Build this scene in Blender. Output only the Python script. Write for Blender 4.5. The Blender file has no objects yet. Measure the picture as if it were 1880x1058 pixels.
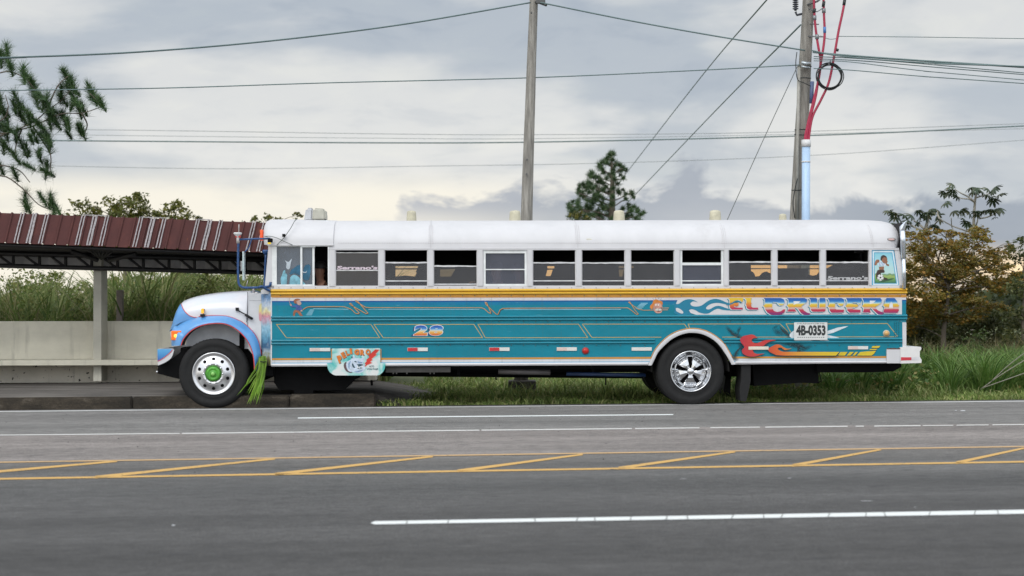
import bpy, bmesh, math, random
import numpy as np
from mathutils import Vector, Matrix
from mathutils.geometry import tessellate_polygon
PI = math.pi
R = math.radians
random.seed(7)
rng = np.random.default_rng(11)
scene = bpy.context.scene
C = scene.collection

# ------------------------------------------------------------------ camera, world, sun, exposure
F = 2872.0            # focal length in pixels of the 1880 px wide photograph
HZ = 553.0            # image row of the horizon
CH = 1.6              # camera height
cam_d = bpy.data.cameras.new('camera')
cam_d.lens = 55.0; cam_d.sensor_width = 36.0
cam_d.shift_y = (HZ - 529.0) / 1880.0
cam_d.clip_start = 0.1; cam_d.clip_end = 3000
cam_d.dof.use_dof = True
cam_d.dof.focus_distance = 23.75
cam_d.dof.aperture_fstop = 1.8
cam = bpy.data.objects.new('camera', cam_d); C.objects.link(cam)
cam.location = (0, 0, CH); cam.rotation_euler = (R(90), 0, 0)
scene.camera = cam
scene.view_settings.view_transform = 'Standard'
scene.view_settings.look = 'None'
scene.view_settings.exposure = 0.0
scene.view_settings.gamma = 1.0
scene.render.film_transparent = False

SUN_EL, SUN_AZ = 48, 205           # degrees; azimuth clockwise from +Y: behind the camera
w = bpy.data.worlds.new('World'); scene.world = w; w.use_nodes = True
def build_world():
    nt = w.node_tree; nt.nodes.clear()
    N = nt.nodes.new; L = nt.links.new
    out = N('ShaderNodeOutputWorld'); bg = N('ShaderNodeBackground')
    sky = N('ShaderNodeTexSky'); sky.sky_type = 'NISHITA'; sky.sun_disc = False
    sky.sun_elevation = R(SUN_EL); sky.sun_rotation = R(SUN_AZ)
    tc = N('ShaderNodeTexCoord')
    sep = N('ShaderNodeSeparateXYZ'); L(tc.outputs['Generated'], sep.inputs[0])
    X, Y, Z = sep.outputs
    def m(op, a, b=None, c=None, clamp=False):
        n = N('ShaderNodeMath'); n.operation = op; n.use_clamp = clamp
        for i, v in enumerate((a, b, c)):
            if v is None: continue
            if isinstance(v, (int, float)): n.inputs[i].default_value = v
            else: L(v, n.inputs[i])
        return n.outputs[0]
    az = m('ARCTAN2', X, Y); el = m('ARCSINE', Z)
    comb = N('ShaderNodeCombineXYZ'); L(az, comb.inputs[0]); L(el, comb.inputs[1])
    def noise(sx, sy, off, detail=5, rough=.55, dist=.0):
        mp = N('ShaderNodeMapping'); mp.inputs['Scale'].default_value = (sx, sy, 1); mp.inputs['Location'].default_value = off
        L(comb.outputs[0], mp.inputs[0])
        n = N('ShaderNodeTexNoise'); n.inputs['Scale'].default_value = 1; n.inputs['Detail'].default_value = detail
        n.inputs['Roughness'].default_value = rough; n.inputs['Distortion'].default_value = dist
        L(mp.outputs[0], n.inputs['Vector']); return n.outputs['Fac']
    def ramp(v, pts, interp='EASE'):
        r = N('ShaderNodeValToRGB'); r.color_ramp.interpolation = interp
        e = r.color_ramp.elements
        while len(e) < len(pts): e.new(.5)
        for i, (p, c) in enumerate(pts):
            e[i].position = p; e[i].color = (*c, 1) if len(c) == 3 else c
        L(v, r.inputs[0]); return r.outputs[0]
    def mix(f, a, b, bt='MIX'):
        n = N('ShaderNodeMix'); n.data_type = 'RGBA'; n.blend_type = bt
        if isinstance(f, (int, float)): n.inputs[0].default_value = f
        else: L(f, n.inputs[0])
        for s, v in ((n.inputs[6], a), (n.inputs[7], b)):
            if isinstance(v, tuple): s.default_value = (*v, 1)
            else: L(v, s)
        return n.outputs[2]
    LIGHT = (.83, .825, .80); BLUE = (.475, .525, .585); CREAM = (1.0, .945, .82)
    # soft broken layer: light gaps and grey-blue undersides, stretched along the horizon
    n1 = noise(5.0, 17.0, (3.1, 1.7, 0), 6, .5, .3)
    layer = ramp(n1, [(.42, (0, 0, 0)), (.585, (1, 1, 1))])
    upper = ramp(m('DIVIDE', el, .20), [(0, (.0, .0, .0)), (.42, (.10,) * 3), (.62, (.55,) * 3), (1, (.85,) * 3)], 'LINEAR')
    f1 = m('MULTIPLY', m('ADD', m('MULTIPLY', layer, .72), m('MULTIPLY', upper, .42)), .95, clamp=True)
    col = mix(f1, LIGHT, BLUE)
    # finer mottling of the cloud sheet
    nm = noise(13, 36, (8.2, 4.4, 0), 6, .6, .4)
    mott = ramp(nm, [(.34, (.90, .915, .94)), (.50, (1, 1, 1)), (.68, (1.05, 1.045, 1.02))])
    col = mix(1.0, col, mott, 'MULTIPLY')
    # cream glow low on the left
    lowf = ramp(m('DIVIDE', el, .13), [(0, (1,) * 3), (.50, (.95,) * 3), (.68, (.0,) * 3)])
    leftf = ramp(m('ADD', az, .5), [(.44, (1,) * 3), (.60, (0.0,) * 3)])
    nn = noise(11, 28, (0.3, 5, 0), 4)
    nnr = ramp(nn, [(.30, (.55,) * 3), (.55, (1,) * 3)])
    col = mix(m('MULTIPLY', m('MULTIPLY', lowf, leftf), nnr), col, CREAM)
    # slate cumulus bank on the right, its ragged top a little above the roof of the bus
    n2 = noise(17, 34, (2.2, 9.3, 0), 7, .6, .35)
    hh = ramp(m('ADD', az, .5), [(.395, (0,) * 3), (.43, (.60,) * 3), (.47, (.70,) * 3), (.53, (.74,) * 3), (.58, (.74,) * 3), (.608, (.90,) * 3), (.64, (.76,) * 3), (.70, (.64,) * 3), (.76, (.70,) * 3), (.82, (.72,) * 3)], 'LINEAR')
    h = m('ADD', m('MULTIPLY', hh, .1), m('MULTIPLY', m('SUBTRACT', n2, .5), .075))
    bank = m('MULTIPLY', m('SUBTRACT', h, el), 110.0, clamp=True)
    n3 = noise(10, 24, (7, 2, 0), 5)
    lefty = ramp(m('ADD', az, .5), [(.40, (1,) * 3), (.60, (.35,) * 3), (.75, (0,) * 3)])
    bankc = mix(lefty, mix(n3, (.25, .30, .375), (.44, .475, .54)), mix(n3, (.40, .43, .50), (.60, .61, .64)))
    low2 = ramp(m('DIVIDE', el, .13), [(.13, (1,) * 3), (.30, (0,) * 3)])
    front = ramp(m('ADD', az, .5), [(.40, (0,) * 3), (.55, (1,) * 3), (.86, (1,) * 3), (.95, (0,) * 3)])
    # the bank thins out at its foot on the left half
    thin = m('SUBTRACT', 1.0, m('MULTIPLY', lefty, ramp(m('DIVIDE', el, .13), [(.35, (.8,) * 3), (.5, (.0,) * 3)])))
    col = mix(m('MULTIPLY', m('MULTIPLY', bank, thin), .93), col, bankc)
    # pale gold strip right above the horizon, broken, on the side where the sun went down
    n4 = noise(16, 60, (1, 3, 0), 3)
    gold = m('MULTIPLY', m('MULTIPLY', low2, front), ramp(n4, [(.35, (.35,) * 3), (.55, (1,) * 3)]))
    col = mix(gold, col, (1.25, .95, .58))
    # the half of the sky behind the camera and overhead is brighter
    back = ramp(m('ADD', m('MULTIPLY', Y, -.5), .5), [(.10, (1,) * 3), (.55, (1.0,) * 3), (1, (1.0,) * 3)])
    bk = m('ADD', 1.0, m('MULTIPLY', m('SUBTRACT', .55, Y, clamp=True), BACK))
    zen = m('ADD', 1.0, m('MULTIPLY', m('SUBTRACT', Z, .25, clamp=True), .6))
    mul = m('MULTIPLY', bk, zen)
    vm = N('ShaderNodeVectorMath'); vm.operation = 'SCALE'; L(col, vm.inputs[0]); L(mul, vm.inputs[3])
    sk = N('ShaderNodeVectorMath'); sk.operation = 'SCALE'; L(sky.outputs[0], sk.inputs[0]); sk.inputs[3].default_value = 1.0
    cl = N('ShaderNodeVectorMath'); cl.operation = 'SCALE'; L(vm.outputs[0], cl.inputs[0]); cl.inputs[3].default_value = 1 / .1
    fin = mix(.95, sk.outputs[0], cl.outputs[0])
    bg.inputs['Strength'].default_value = .1
    L(fin, bg.inputs['Color']); L(bg.outputs[0], out.inputs[0])
BACK = 1.15
build_world()
sun_d = bpy.data.lights.new('sun', 'SUN'); sun_d.energy = 1.3; sun_d.angle = R(35); sun_d.color = (1, .97, .92)
sun = bpy.data.objects.new('sun', sun_d); C.objects.link(sun)
sdir = Vector((math.sin(R(SUN_AZ)) * math.cos(R(SUN_EL)), math.cos(R(SUN_AZ)) * math.cos(R(SUN_EL)), math.sin(R(SUN_EL))))
sun.rotation_euler = sdir.to_track_quat('Z', 'Y').to_euler(); sun.location = (0, -10, 30)

# ------------------------------------------------------------------ helpers: pixels of the photo to points at a chosen distance
SL = 0.004            # the road climbs gently to the right
def wp(px, py, Y):
    return Vector(((px - 940) * Y / F, Y, CH - (py - HZ) * Y / F))
def gp(px, py, dz=0.0):
    """point on the sloping ground under a pixel"""
    rx, rz = (px - 940) / F, -(py - HZ) / F
    Y = (CH - dz) / (SL * rx - rz)
    return Vector((rx * Y, Y, SL * rx * Y + dz))
BM = Matrix.Translation((0, 23.8, 0)) @ Matrix.Rotation(R(2.4), 4, 'Z') @ Matrix.Rotation(-.002, 4, 'Y')
BMi = BM.inverted()
O_l = BMi @ Vector((0, 0, CH))
def P(px, py, v=0.0):
    """point in the bus's own frame on the plane v metres behind its near side"""
    d = (BMi.to_3x3() @ Vector(((px - 940) / F, 1, -(py - HZ) / F)))
    t = (v - O_l.y) / d.y
    p = O_l + d * t
    return Vector((p.x, v, p.z))
def S(n): return n * 23.8 / F      # n pixels as metres on the bus's side

# ------------------------------------------------------------------ helpers: materials
def lin(c):
    return tuple((x / 255 / 12.92) if x / 255 <= .04045 else ((x / 255 + .055) / 1.055) ** 2.4 for x in c)
class NT:
    def __init__(s, name):
        s.m = bpy.data.materials.new(name); s.m.use_nodes = True
        s.nt = s.m.node_tree; s.b = s.nt.nodes['Principled BSDF']; s.out = s.nt.nodes['Material Output']
    def N(s, t, **k):
        n = s.nt.nodes.new(t)
        for a, v in k.items(): setattr(n, a, v)
        return n
    def L(s, a, b): s.nt.links.new(a, b)
    def coord(s, kind='Object', scale=(1, 1, 1), loc=(0, 0, 0), rot=(0, 0, 0)):
        tc = s.N('ShaderNodeTexCoord'); mp = s.N('ShaderNodeMapping')
        mp.inputs['Scale'].default_value = scale; mp.inputs['Location'].default_value = loc; mp.inputs['Rotation'].default_value = rot
        s.L(tc.outputs[kind], mp.inputs[0]); return mp.outputs[0]
    def noise(s, vec, scale=5, detail=4, rough=.6, dist=0):
        n = s.N('ShaderNodeTexNoise'); n.inputs['Scale'].default_value = scale; n.inputs['Detail'].default_value = detail
        n.inputs['Roughness'].default_value = rough; n.inputs['Distortion'].default_value = dist
        s.L(vec, n.inputs['Vector']); return n.outputs['Fac']
    def ramp(s, v, pts, interp='LINEAR'):
        r = s.N('ShaderNodeValToRGB'); r.color_ramp.interpolation = interp
        e = r.color_ramp.elements
        while len(e) < len(pts): e.new(.5)
        for i, (p, c) in enumerate(pts):
            if isinstance(c, (int, float)): c = (c, c, c)
            e[i].position = p; e[i].color = (*c, 1)
        s.L(v, r.inputs[0]); return r.outputs[0]
    def mix(s, f, a, b, bt='MIX'):
        n = s.N('ShaderNodeMix'); n.data_type = 'RGBA'; n.blend_type = bt
        if isinstance(f, (int, float)): n.inputs[0].default_value = f
        else: s.L(f, n.inputs[0])
        for q, v in ((n.inputs[6], a), (n.inputs[7], b)):
            if isinstance(v, tuple): q.default_value = (*v, 1)
            else: s.L(v, q)
        return n.outputs[2]
    def math(s, op, a, b=None, clamp=False):
        n = s.N('ShaderNodeMath'); n.operation = op; n.use_clamp = clamp
        for i, v in enumerate((a, b)):
            if v is None: continue
            if isinstance(v, (int, float)): n.inputs[i].default_value = v
            else: s.L(v, n.inputs[i])
        return n.outputs[0]
    def col(s, c): s.L(c, s.b.inputs['Base Color'])
    def bump(s, h, strength=.3, dist=.01):
        n = s.N('ShaderNodeBump'); n.inputs['Strength'].default_value = strength; n.inputs['Distance'].default_value = dist
        s.L(h, n.inputs['Height']); s.L(n.outputs[0], s.b.inputs['Normal'])
def mat(name, c, rough=.5, metal=0.0, var=.15, scale=6, bump=0, bscale=40, stretch=(1, 1, 1), coat=0, dirt=None):
    """painted / worn surface: base colour broken by noise, optional bump and dirt colour"""
    t = NT(name)
    v = t.coord('Object', stretch)
    n = t.noise(v, scale, 5)
    a = tuple(max(0, x * (1 - var)) for x in c); b = tuple(min(1, x * (1 + var)) for x in c)
    col = t.ramp(n, [(.3, a), (.7, b)])
    if dirt:
        n2 = t.noise(v, scale * .45, 6, .7)
        f = t.ramp(n2, [(dirt[1], 0.0), (dirt[1] + .16, 1.0)])
        col = t.mix(t.math('MULTIPLY', f, dirt[2]), col, dirt[0])
    t.col(col)
    t.b.inputs['Roughness'].default_value = rough; t.b.inputs['Metallic'].default_value = metal
    if coat: t.b.inputs['Coat Weight'].default_value = coat; t.b.inputs['Coat Roughness'].default_value = .08
    if bump: t.bump(t.noise(v, bscale, 4), bump)
    return t.m

# ------------------------------------------------------------------ helpers: geometry
def link(name, me, m, parent=None, smooth=False):
    o = bpy.data.objects.new(name, me); C.objects.link(o)
    ms = m if isinstance(m, (list, tuple)) else [m]
    for x in ms: me.materials.append(x)
    if smooth:
        me.polygons.foreach_set('use_smooth', [True] * len(me.polygons))
    if parent is not None: o.parent = parent
    return o
def obj(name, bm, m, parent=None, smooth=False, angle=None):
    me = bpy.data.meshes.new(name)
    bmesh.ops.recalc_face_normals(bm, faces=bm.faces)
    if angle is not None:
        for f in bm.faces: f.smooth = True
        for e in bm.edges:
            if len(e.link_faces) == 2:
                e.smooth = e.calc_face_angle(0) < R(angle)
    bm.to_mesh(me); bm.free()
    return link(name, me, m, parent, smooth and angle is None)
def empty(name, loc, parent=None, mtx=None):
    o = bpy.data.objects.new(name, None); C.objects.link(o); o.empty_display_size = .3
    if mtx is not None: o.matrix_world = mtx
    else: o.location = loc
    if parent is not None: o.parent = parent
    return o
def tag(o, label=None, cat=None, group=None, kind=None):
    if label: o['label'] = label
    if cat: o['category'] = cat
    if group: o['group'] = group
    if kind: o['kind'] = kind
    return o
def box(bm, lo, hi, bev=0, mi=0, mtx=None):
    vs = [bm.verts.new((x, y, z)) for x in (lo[0], hi[0]) for y in (lo[1], hi[1]) for z in (lo[2], hi[2])]
    fs = [bm.faces.new([vs[i] for i in q]) for q in ((0, 1, 3, 2), (4, 6, 7, 5), (0, 4, 5, 1), (2, 3, 7, 6), (0, 2, 6, 4), (1, 5, 7, 3))]
    for f in fs: f.material_index = mi
    if bev:
        es = list({e for f in fs for e in f.edges})
        r = bmesh.ops.bevel(bm, geom=es, offset=bev, segments=2, affect='EDGES', profile=.6)
        for f in r['faces']: f.material_index = mi
        vs = list({v for f in r['faces'] for v in f.verts} | {v for v in vs if v.is_valid})
    if mtx is not None: bmesh.ops.transform(bm, matrix=mtx, verts=[v for v in vs if v.is_valid])
def tube(bm, pts, r, n=8, mi=0, caps=True):
    """tube along points; r is one radius or one per point"""
    pts = [Vector(p) for p in pts]
    rs = r if isinstance(r, (list, tuple)) else [r] * len(pts)
    rings = []
    up = Vector((0, 0, 1))
    prev = None
    for i, p in enumerate(pts):
        d = (pts[min(i + 1, len(pts) - 1)] - pts[max(i - 1, 0)]).normalized()
        if prev is None:
            a = d.cross(up)
            if a.length < .05: a = d.cross(Vector((1, 0, 0)))
        else: a = prev - d * prev.dot(d)
        a.normalize(); prev = a; b = d.cross(a)
        rings.append([bm.verts.new(p + (a * math.cos(2 * PI * k / n) + b * math.sin(2 * PI * k / n)) * rs[i]) for k in range(n)])
    for i in range(len(rings) - 1):
        for k in range(n):
            f = bm.faces.new((rings[i][k], rings[i][(k + 1) % n], rings[i + 1][(k + 1) % n], rings[i + 1][k])); f.material_index = mi; f.smooth = True
    if caps:
        bm.faces.new(rings[0]).material_index = mi; bm.faces.new(rings[-1]).material_index = mi
def curve_pts(ctrl, per=8):
    """Catmull-Rom through control points"""
    c = [Vector(p) for p in ctrl]
    c = [c[0] * 2 - c[1]] + c + [c[-1] * 2 - c[-2]]
    out = []
    for i in range(1, len(c) - 2):
        for k in range(per):
            t = k / per
            out.append(.5 * ((2 * c[i]) + (c[i + 1] - c[i - 1]) * t + (2 * c[i - 1] - 5 * c[i] + 4 * c[i + 1] - c[i + 2]) * t * t + (3 * c[i] - c[i - 1] - 3 * c[i + 1] + c[i + 2]) * t ** 3))
    out.append(c[-2]); return out
def lathe(bm, prof, center, axis='y', n=48, mi=0, cap=False):
    """prof: list of (radius, offset along axis)"""
    rings = []
    for r, a in prof:
        ring = []
        for k in range(n):
            t = 2 * PI * k / n
            if axis == 'y': p = Vector((math.cos(t) * r, a, math.sin(t) * r))
            else: p = Vector((math.cos(t) * r, math.sin(t) * r, a))
            ring.append(bm.verts.new(p + Vector(center)))
        rings.append(ring)
    for i in range(len(rings) - 1):
        for k in range(n):
            f = bm.faces.new((rings[i][k], rings[i][(k + 1) % n], rings[i + 1][(k + 1) % n], rings[i + 1][k])); f.material_index = mi; f.smooth = True
    if cap:
        bm.faces.new(rings[0]).material_index = mi; bm.faces.new(rings[-1]).material_index = mi
def tess(bm, loops3, mi=0):
    """flat polygon with holes -> triangles"""
    flat = [Vector(p) for l in loops3 for p in l]
    vs = [bm.verts.new(p) for p in flat]
    for t in tessellate_polygon([[Vector(p) for p in l] for l in loops3]):
        try: bm.faces.new([vs[i] for i in t]).material_index = mi
        except ValueError: pass
def sheet(bm, loops_px, v, th=0.0, mi=0):
    """polygon (with holes) traced in photo pixels, laid on the bus plane v; th gives it thickness going inwards"""
    loops = [[P(x, y, 0) for x, y in l] for l in loops_px]
    fr = [[Vector((p.x, v, p.z)) for p in l] for l in loops]
    tess(bm, fr, mi)
    if th:
        bk = [[Vector((p.x, v + th, p.z)) for p in l] for l in loops]
        tess(bm, bk, mi)
        for a, b in zip(fr, bk):
            n = len(a)
            va = [bm.verts.new(p) for p in a]; vb = [bm.verts.new(p) for p in b]
            for i in range(n):
                bm.faces.new((va[i], va[(i + 1) % n], vb[(i + 1) % n], vb[i])).material_index = mi
        bmesh.ops.remove_doubles(bm, verts=bm.verts, dist=1e-5)
def ribbon(bm, pts_px, wpx, v, closed=False, mi=0):
    """painted line of constant width on the bus side"""
    q = [P(x, y, 0) for x, y in pts_px]
    n = len(q); L_, R_ = [], []
    for i in range(n):
        a = q[i - 1] if (i or closed) else q[i]; b = q[(i + 1) % n] if (i < n - 1 or closed) else q[i]
        d1 = (q[i] - a); d2 = (b - q[i])
        d = (d1.normalized() if d1.length > 1e-7 else Vector()) + (d2.normalized() if d2.length > 1e-7 else Vector())
        if d.length < 1e-6: d = d2 if d2.length else d1
        d.normalize(); nrm = Vector((-d.z, 0, d.x))
        k = S(wpx) / 2
        if d1.length > 1e-7 and d2.length > 1e-7: k /= max(.45, d.dot(d2.normalized()))
        L_.append(bm.verts.new((q[i].x + nrm.x * k, v, q[i].z + nrm.z * k)))
        R_.append(bm.verts.new((q[i].x - nrm.x * k, v, q[i].z - nrm.z * k)))
    for i in range(n if closed else n - 1):
        j = (i + 1) % n
        try: bm.faces.new((L_[i], L_[j], R_[j], R_[i])).material_index = mi
        except ValueError: pass
def smooth_px(pts, per=6):
    return [(p.x, p.y) for p in curve_pts([(x, y, 0) for x, y in pts], per)]
def text_tris(s, bold=.0):
    cu = bpy.data.curves.new('t', 'FONT'); cu.body = s; cu.offset = bold; cu.resolution_u = 4
    o = bpy.data.objects.new('t', cu); C.objects.link(o)
    dg = bpy.context.evaluated_depsgraph_get()
    me = bpy.data.meshes.new_from_object(o.evaluated_get(dg))
    vs = [v.co.copy() for v in me.vertices]; fs = [list(p.vertices) for p in me.polygons]
    bpy.data.objects.remove(o); bpy.data.curves.remove(cu); bpy.data.meshes.remove(me)
    return vs, fs
def text_px(bm, s, x0, y0, x1, y1, v, bold=.02, shear=0, ang=0, mi=0, mapf=None):
    """text fitted into a pixel box on the bus side; ang turns it about the box centre"""
    vs, fs = text_tris(s, bold)
    ax, bx_ = min(p.x for p in vs), max(p.x for p in vs); ay, by = min(p.y for p in vs), max(p.y for p in vs)
    cx, cy = (x0 + x1) / 2, (y0 + y1) / 2
    nv = []
    for p in vs:
        tx = (p.x - ax) / (bx_ - ax); ty = (p.y - ay) / (by - ay)
        X = x0 + tx * (x1 - x0) + shear * ty; Y = y1 - ty * (y1 - y0)
        dx, dy = X - cx, Y - cy
        X, Y = cx + dx * math.cos(ang) - dy * math.sin(ang), cy + dx * math.sin(ang) + dy * math.cos(ang)
        q = P(X, Y, 0); nv.append(bm.verts.new((q.x, v, q.z)))
    for f in fs:
        try: bm.faces.new([nv[i] for i in f]).material_index = mi
        except ValueError: pass

def tri_mesh(name, verts, tris, m, parent=None):
    """fast mesh from numpy arrays"""
    me = bpy.data.meshes.new(name)
    nv, nt_ = len(verts), len(tris)
    me.vertices.add(nv); me.vertices.foreach_set('co', np.ascontiguousarray(verts, dtype=np.float32).ravel())
    me.loops.add(nt_ * 3); me.loops.foreach_set('vertex_index', np.ascontiguousarray(tris, dtype=np.int32).ravel())
    me.polygons.add(nt_); me.polygons.foreach_set('loop_start', np.arange(0, nt_ * 3, 3, dtype=np.int32))
    me.polygons.foreach_set('loop_total', np.full(nt_, 3, dtype=np.int32))
    me.update(calc_edges=True); me.validate()
    return link(name, me, m, parent)
def blades(base, h, wd, bend, nseg=3, face=None):
    """grass blades: base (n,3), height (n), width (n), bend (n,2) horizontal offset of the tip"""
    n = len(base)
    th = rng.uniform(0, PI, n) if face is None else face
    side = np.stack([np.cos(th), np.sin(th), np.zeros(n)], 1) * (wd[:, None] / 2)
    V = []; 
    for k in range(nseg):
        t = k / nseg
        c = base + np.stack([bend[:, 0] * t ** 1.8, bend[:, 1] * t ** 1.8, h * (t - .28 * t ** 2.6)], 1)
        ww = (1 - t * .55)
        V += [c - side * ww, c + side * ww]
    V.append(base + np.stack([bend[:, 0], bend[:, 1], h * .72], 1))
    K = len(V); Vn = np.stack(V, 1).reshape(-1, 3)
    T = []
    for k in range(nseg - 1):
        a = 2 * k
        T += [[a, a + 1, a + 3], [a, a + 3, a + 2]]
    a = 2 * (nseg - 1); T.append([a, a + 1, a + 2])
    T = np.array(T)
    Tn = (np.arange(n)[:, None, None] * K + T[None]).reshape(-1, 3)
    return Vn, Tn
def leaves(c, size, tilt=.6, aspect=.5, updir=None):
    """leaf cards: folded rhombs at points c (n,3)"""
    n = len(c)
    th = rng.uniform(0, 2 * PI, n); ph = rng.normal(0, tilt, n)
    d = np.stack([np.cos(th) * np.cos(ph), np.sin(th) * np.cos(ph), np.sin(ph)], 1)
    r = rng.normal(size=(n, 3)); s = np.cross(d, r); s /= np.linalg.norm(s, axis=1)[:, None] + 1e-9
    nn = np.cross(d, s)
    sz = (size * rng.uniform(.65, 1.3, n))[:, None]
    V = np.stack([c - d * sz * .5, c + s * sz * aspect * .5 + nn * sz * .08, c + d * sz * .5, c - s * sz * aspect * .5 + nn * sz * .08], 1).reshape(-1, 3)
    T = np.array([[0, 1, 2], [0, 2, 3]])
    return V, (np.arange(n)[:, None, None] * 4 + T[None]).reshape(-1, 3)
def merge(parts):
    V = []; T = []; o = 0
    for v, t in parts: V.append(v); T.append(t + o); o += len(v)
    return np.concatenate(V), np.concatenate(T)
def leaf_mat(name, cols, rough=.55, trans=.35):
    t = NT(name)
    g = t.N('ShaderNodeNewGeometry')
    k = len(cols)
    c1 = t.ramp(g.outputs['Random Per Island'], [(i / max(1, k - 1), c) for i, c in enumerate(cols)])
    n = t.noise(t.coord('Object'), 1.1, 3)
    f = t.ramp(n, [(.32, .62), (.68, 1.3)])
    col = t.mix(1.0, c1, f, 'MULTIPLY')
    t.col(col); t.b.inputs['Roughness'].default_value = rough
    tr = t.N('ShaderNodeBsdfTranslucent'); t.L(col, tr.inputs['Color'])
    mx = t.N('ShaderNodeMixShader'); mx.inputs[0].default_value = trans
    t.L(t.b.outputs[0], mx.inputs[1]); t.L(tr.outputs[0], mx.inputs[2]); t.L(mx.outputs[0], t.out.inputs[0])
    return t.m

# ================================================================== ground and road
EDGE = (gp(0, 756), gp(1880, 737))
rd = (EDGE[1] - EDGE[0]).normalized(); rn = Vector((-rd.y, rd.x, 0)).normalized()    # along / away from camera
ROT = math.atan2(rd.y, rd.x)
def gz(x): return SL * x
def along(p, q, ext0, ext1):
    d = (q - p).normalized()
    return p - d * ext0, q + d * ext1
def flat_strip(bm, a0, a1, b0, b1, dz, seg=1, mi=0):
    """quad strip between line a0-a1 and line b0-b1 on the sloping ground"""
    va, vb = [], []
    for i in range(seg + 1):
        t = i / seg
        for src, dst in (((a0, a1), va), ((b0, b1), vb)):
            p = src[0].lerp(src[1], t); dst.append(bm.verts.new((p.x, p.y, gz(p.x) + dz)))
    for i in range(seg):
        bm.faces.new((va[i], va[i + 1], vb[i + 1], vb[i])).material_index = mi
def rpt(s, n):
    """s metres along the road, n metres beyond the edge line"""
    o = EDGE[0].lerp(EDGE[1], .5)
    p = Vector((o.x, o.y, 0)) + Vector((rd.x, rd.y, 0)).normalized() * s + rn * n
    p.z = gz(p.x); return p

def ground_material():
    t = NT('soil and turf')
    v = t.coord('Object')
    n = t.noise(v, .6, 6, .65); n2 = t.noise(v, 9, 4)
    c = t.ramp(n, [(.3, (.05, .065, .02)), (.5, (.075, .10, .03)), (.7, (.11, .11, .045))])
    c = t.mix(.35, c, t.ramp(n2, [(.3, (.05, .055, .025)), (.7, (.15, .15, .07))]))
    t.col(c); t.b.inputs['Roughness'].default_value = .95
    t.bump(n2, .6, .05); return t.m
bm = bmesh.new()
bmesh.ops.create_grid(bm, x_segments=60, y_segments=60, size=1)
for v_ in bm.verts:
    x, y = v_.co.x, v_.co.y
    X = math.copysign(abs(x) ** 2.2 * 900, x); Y = math.copysign(abs(y) ** 2.2 * 900, y) + 30
    v_.co = (X, Y, gz(max(-60, min(60, X))) - .03)
tag(obj('ground', bm, ground_material()), kind='structure')

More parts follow.
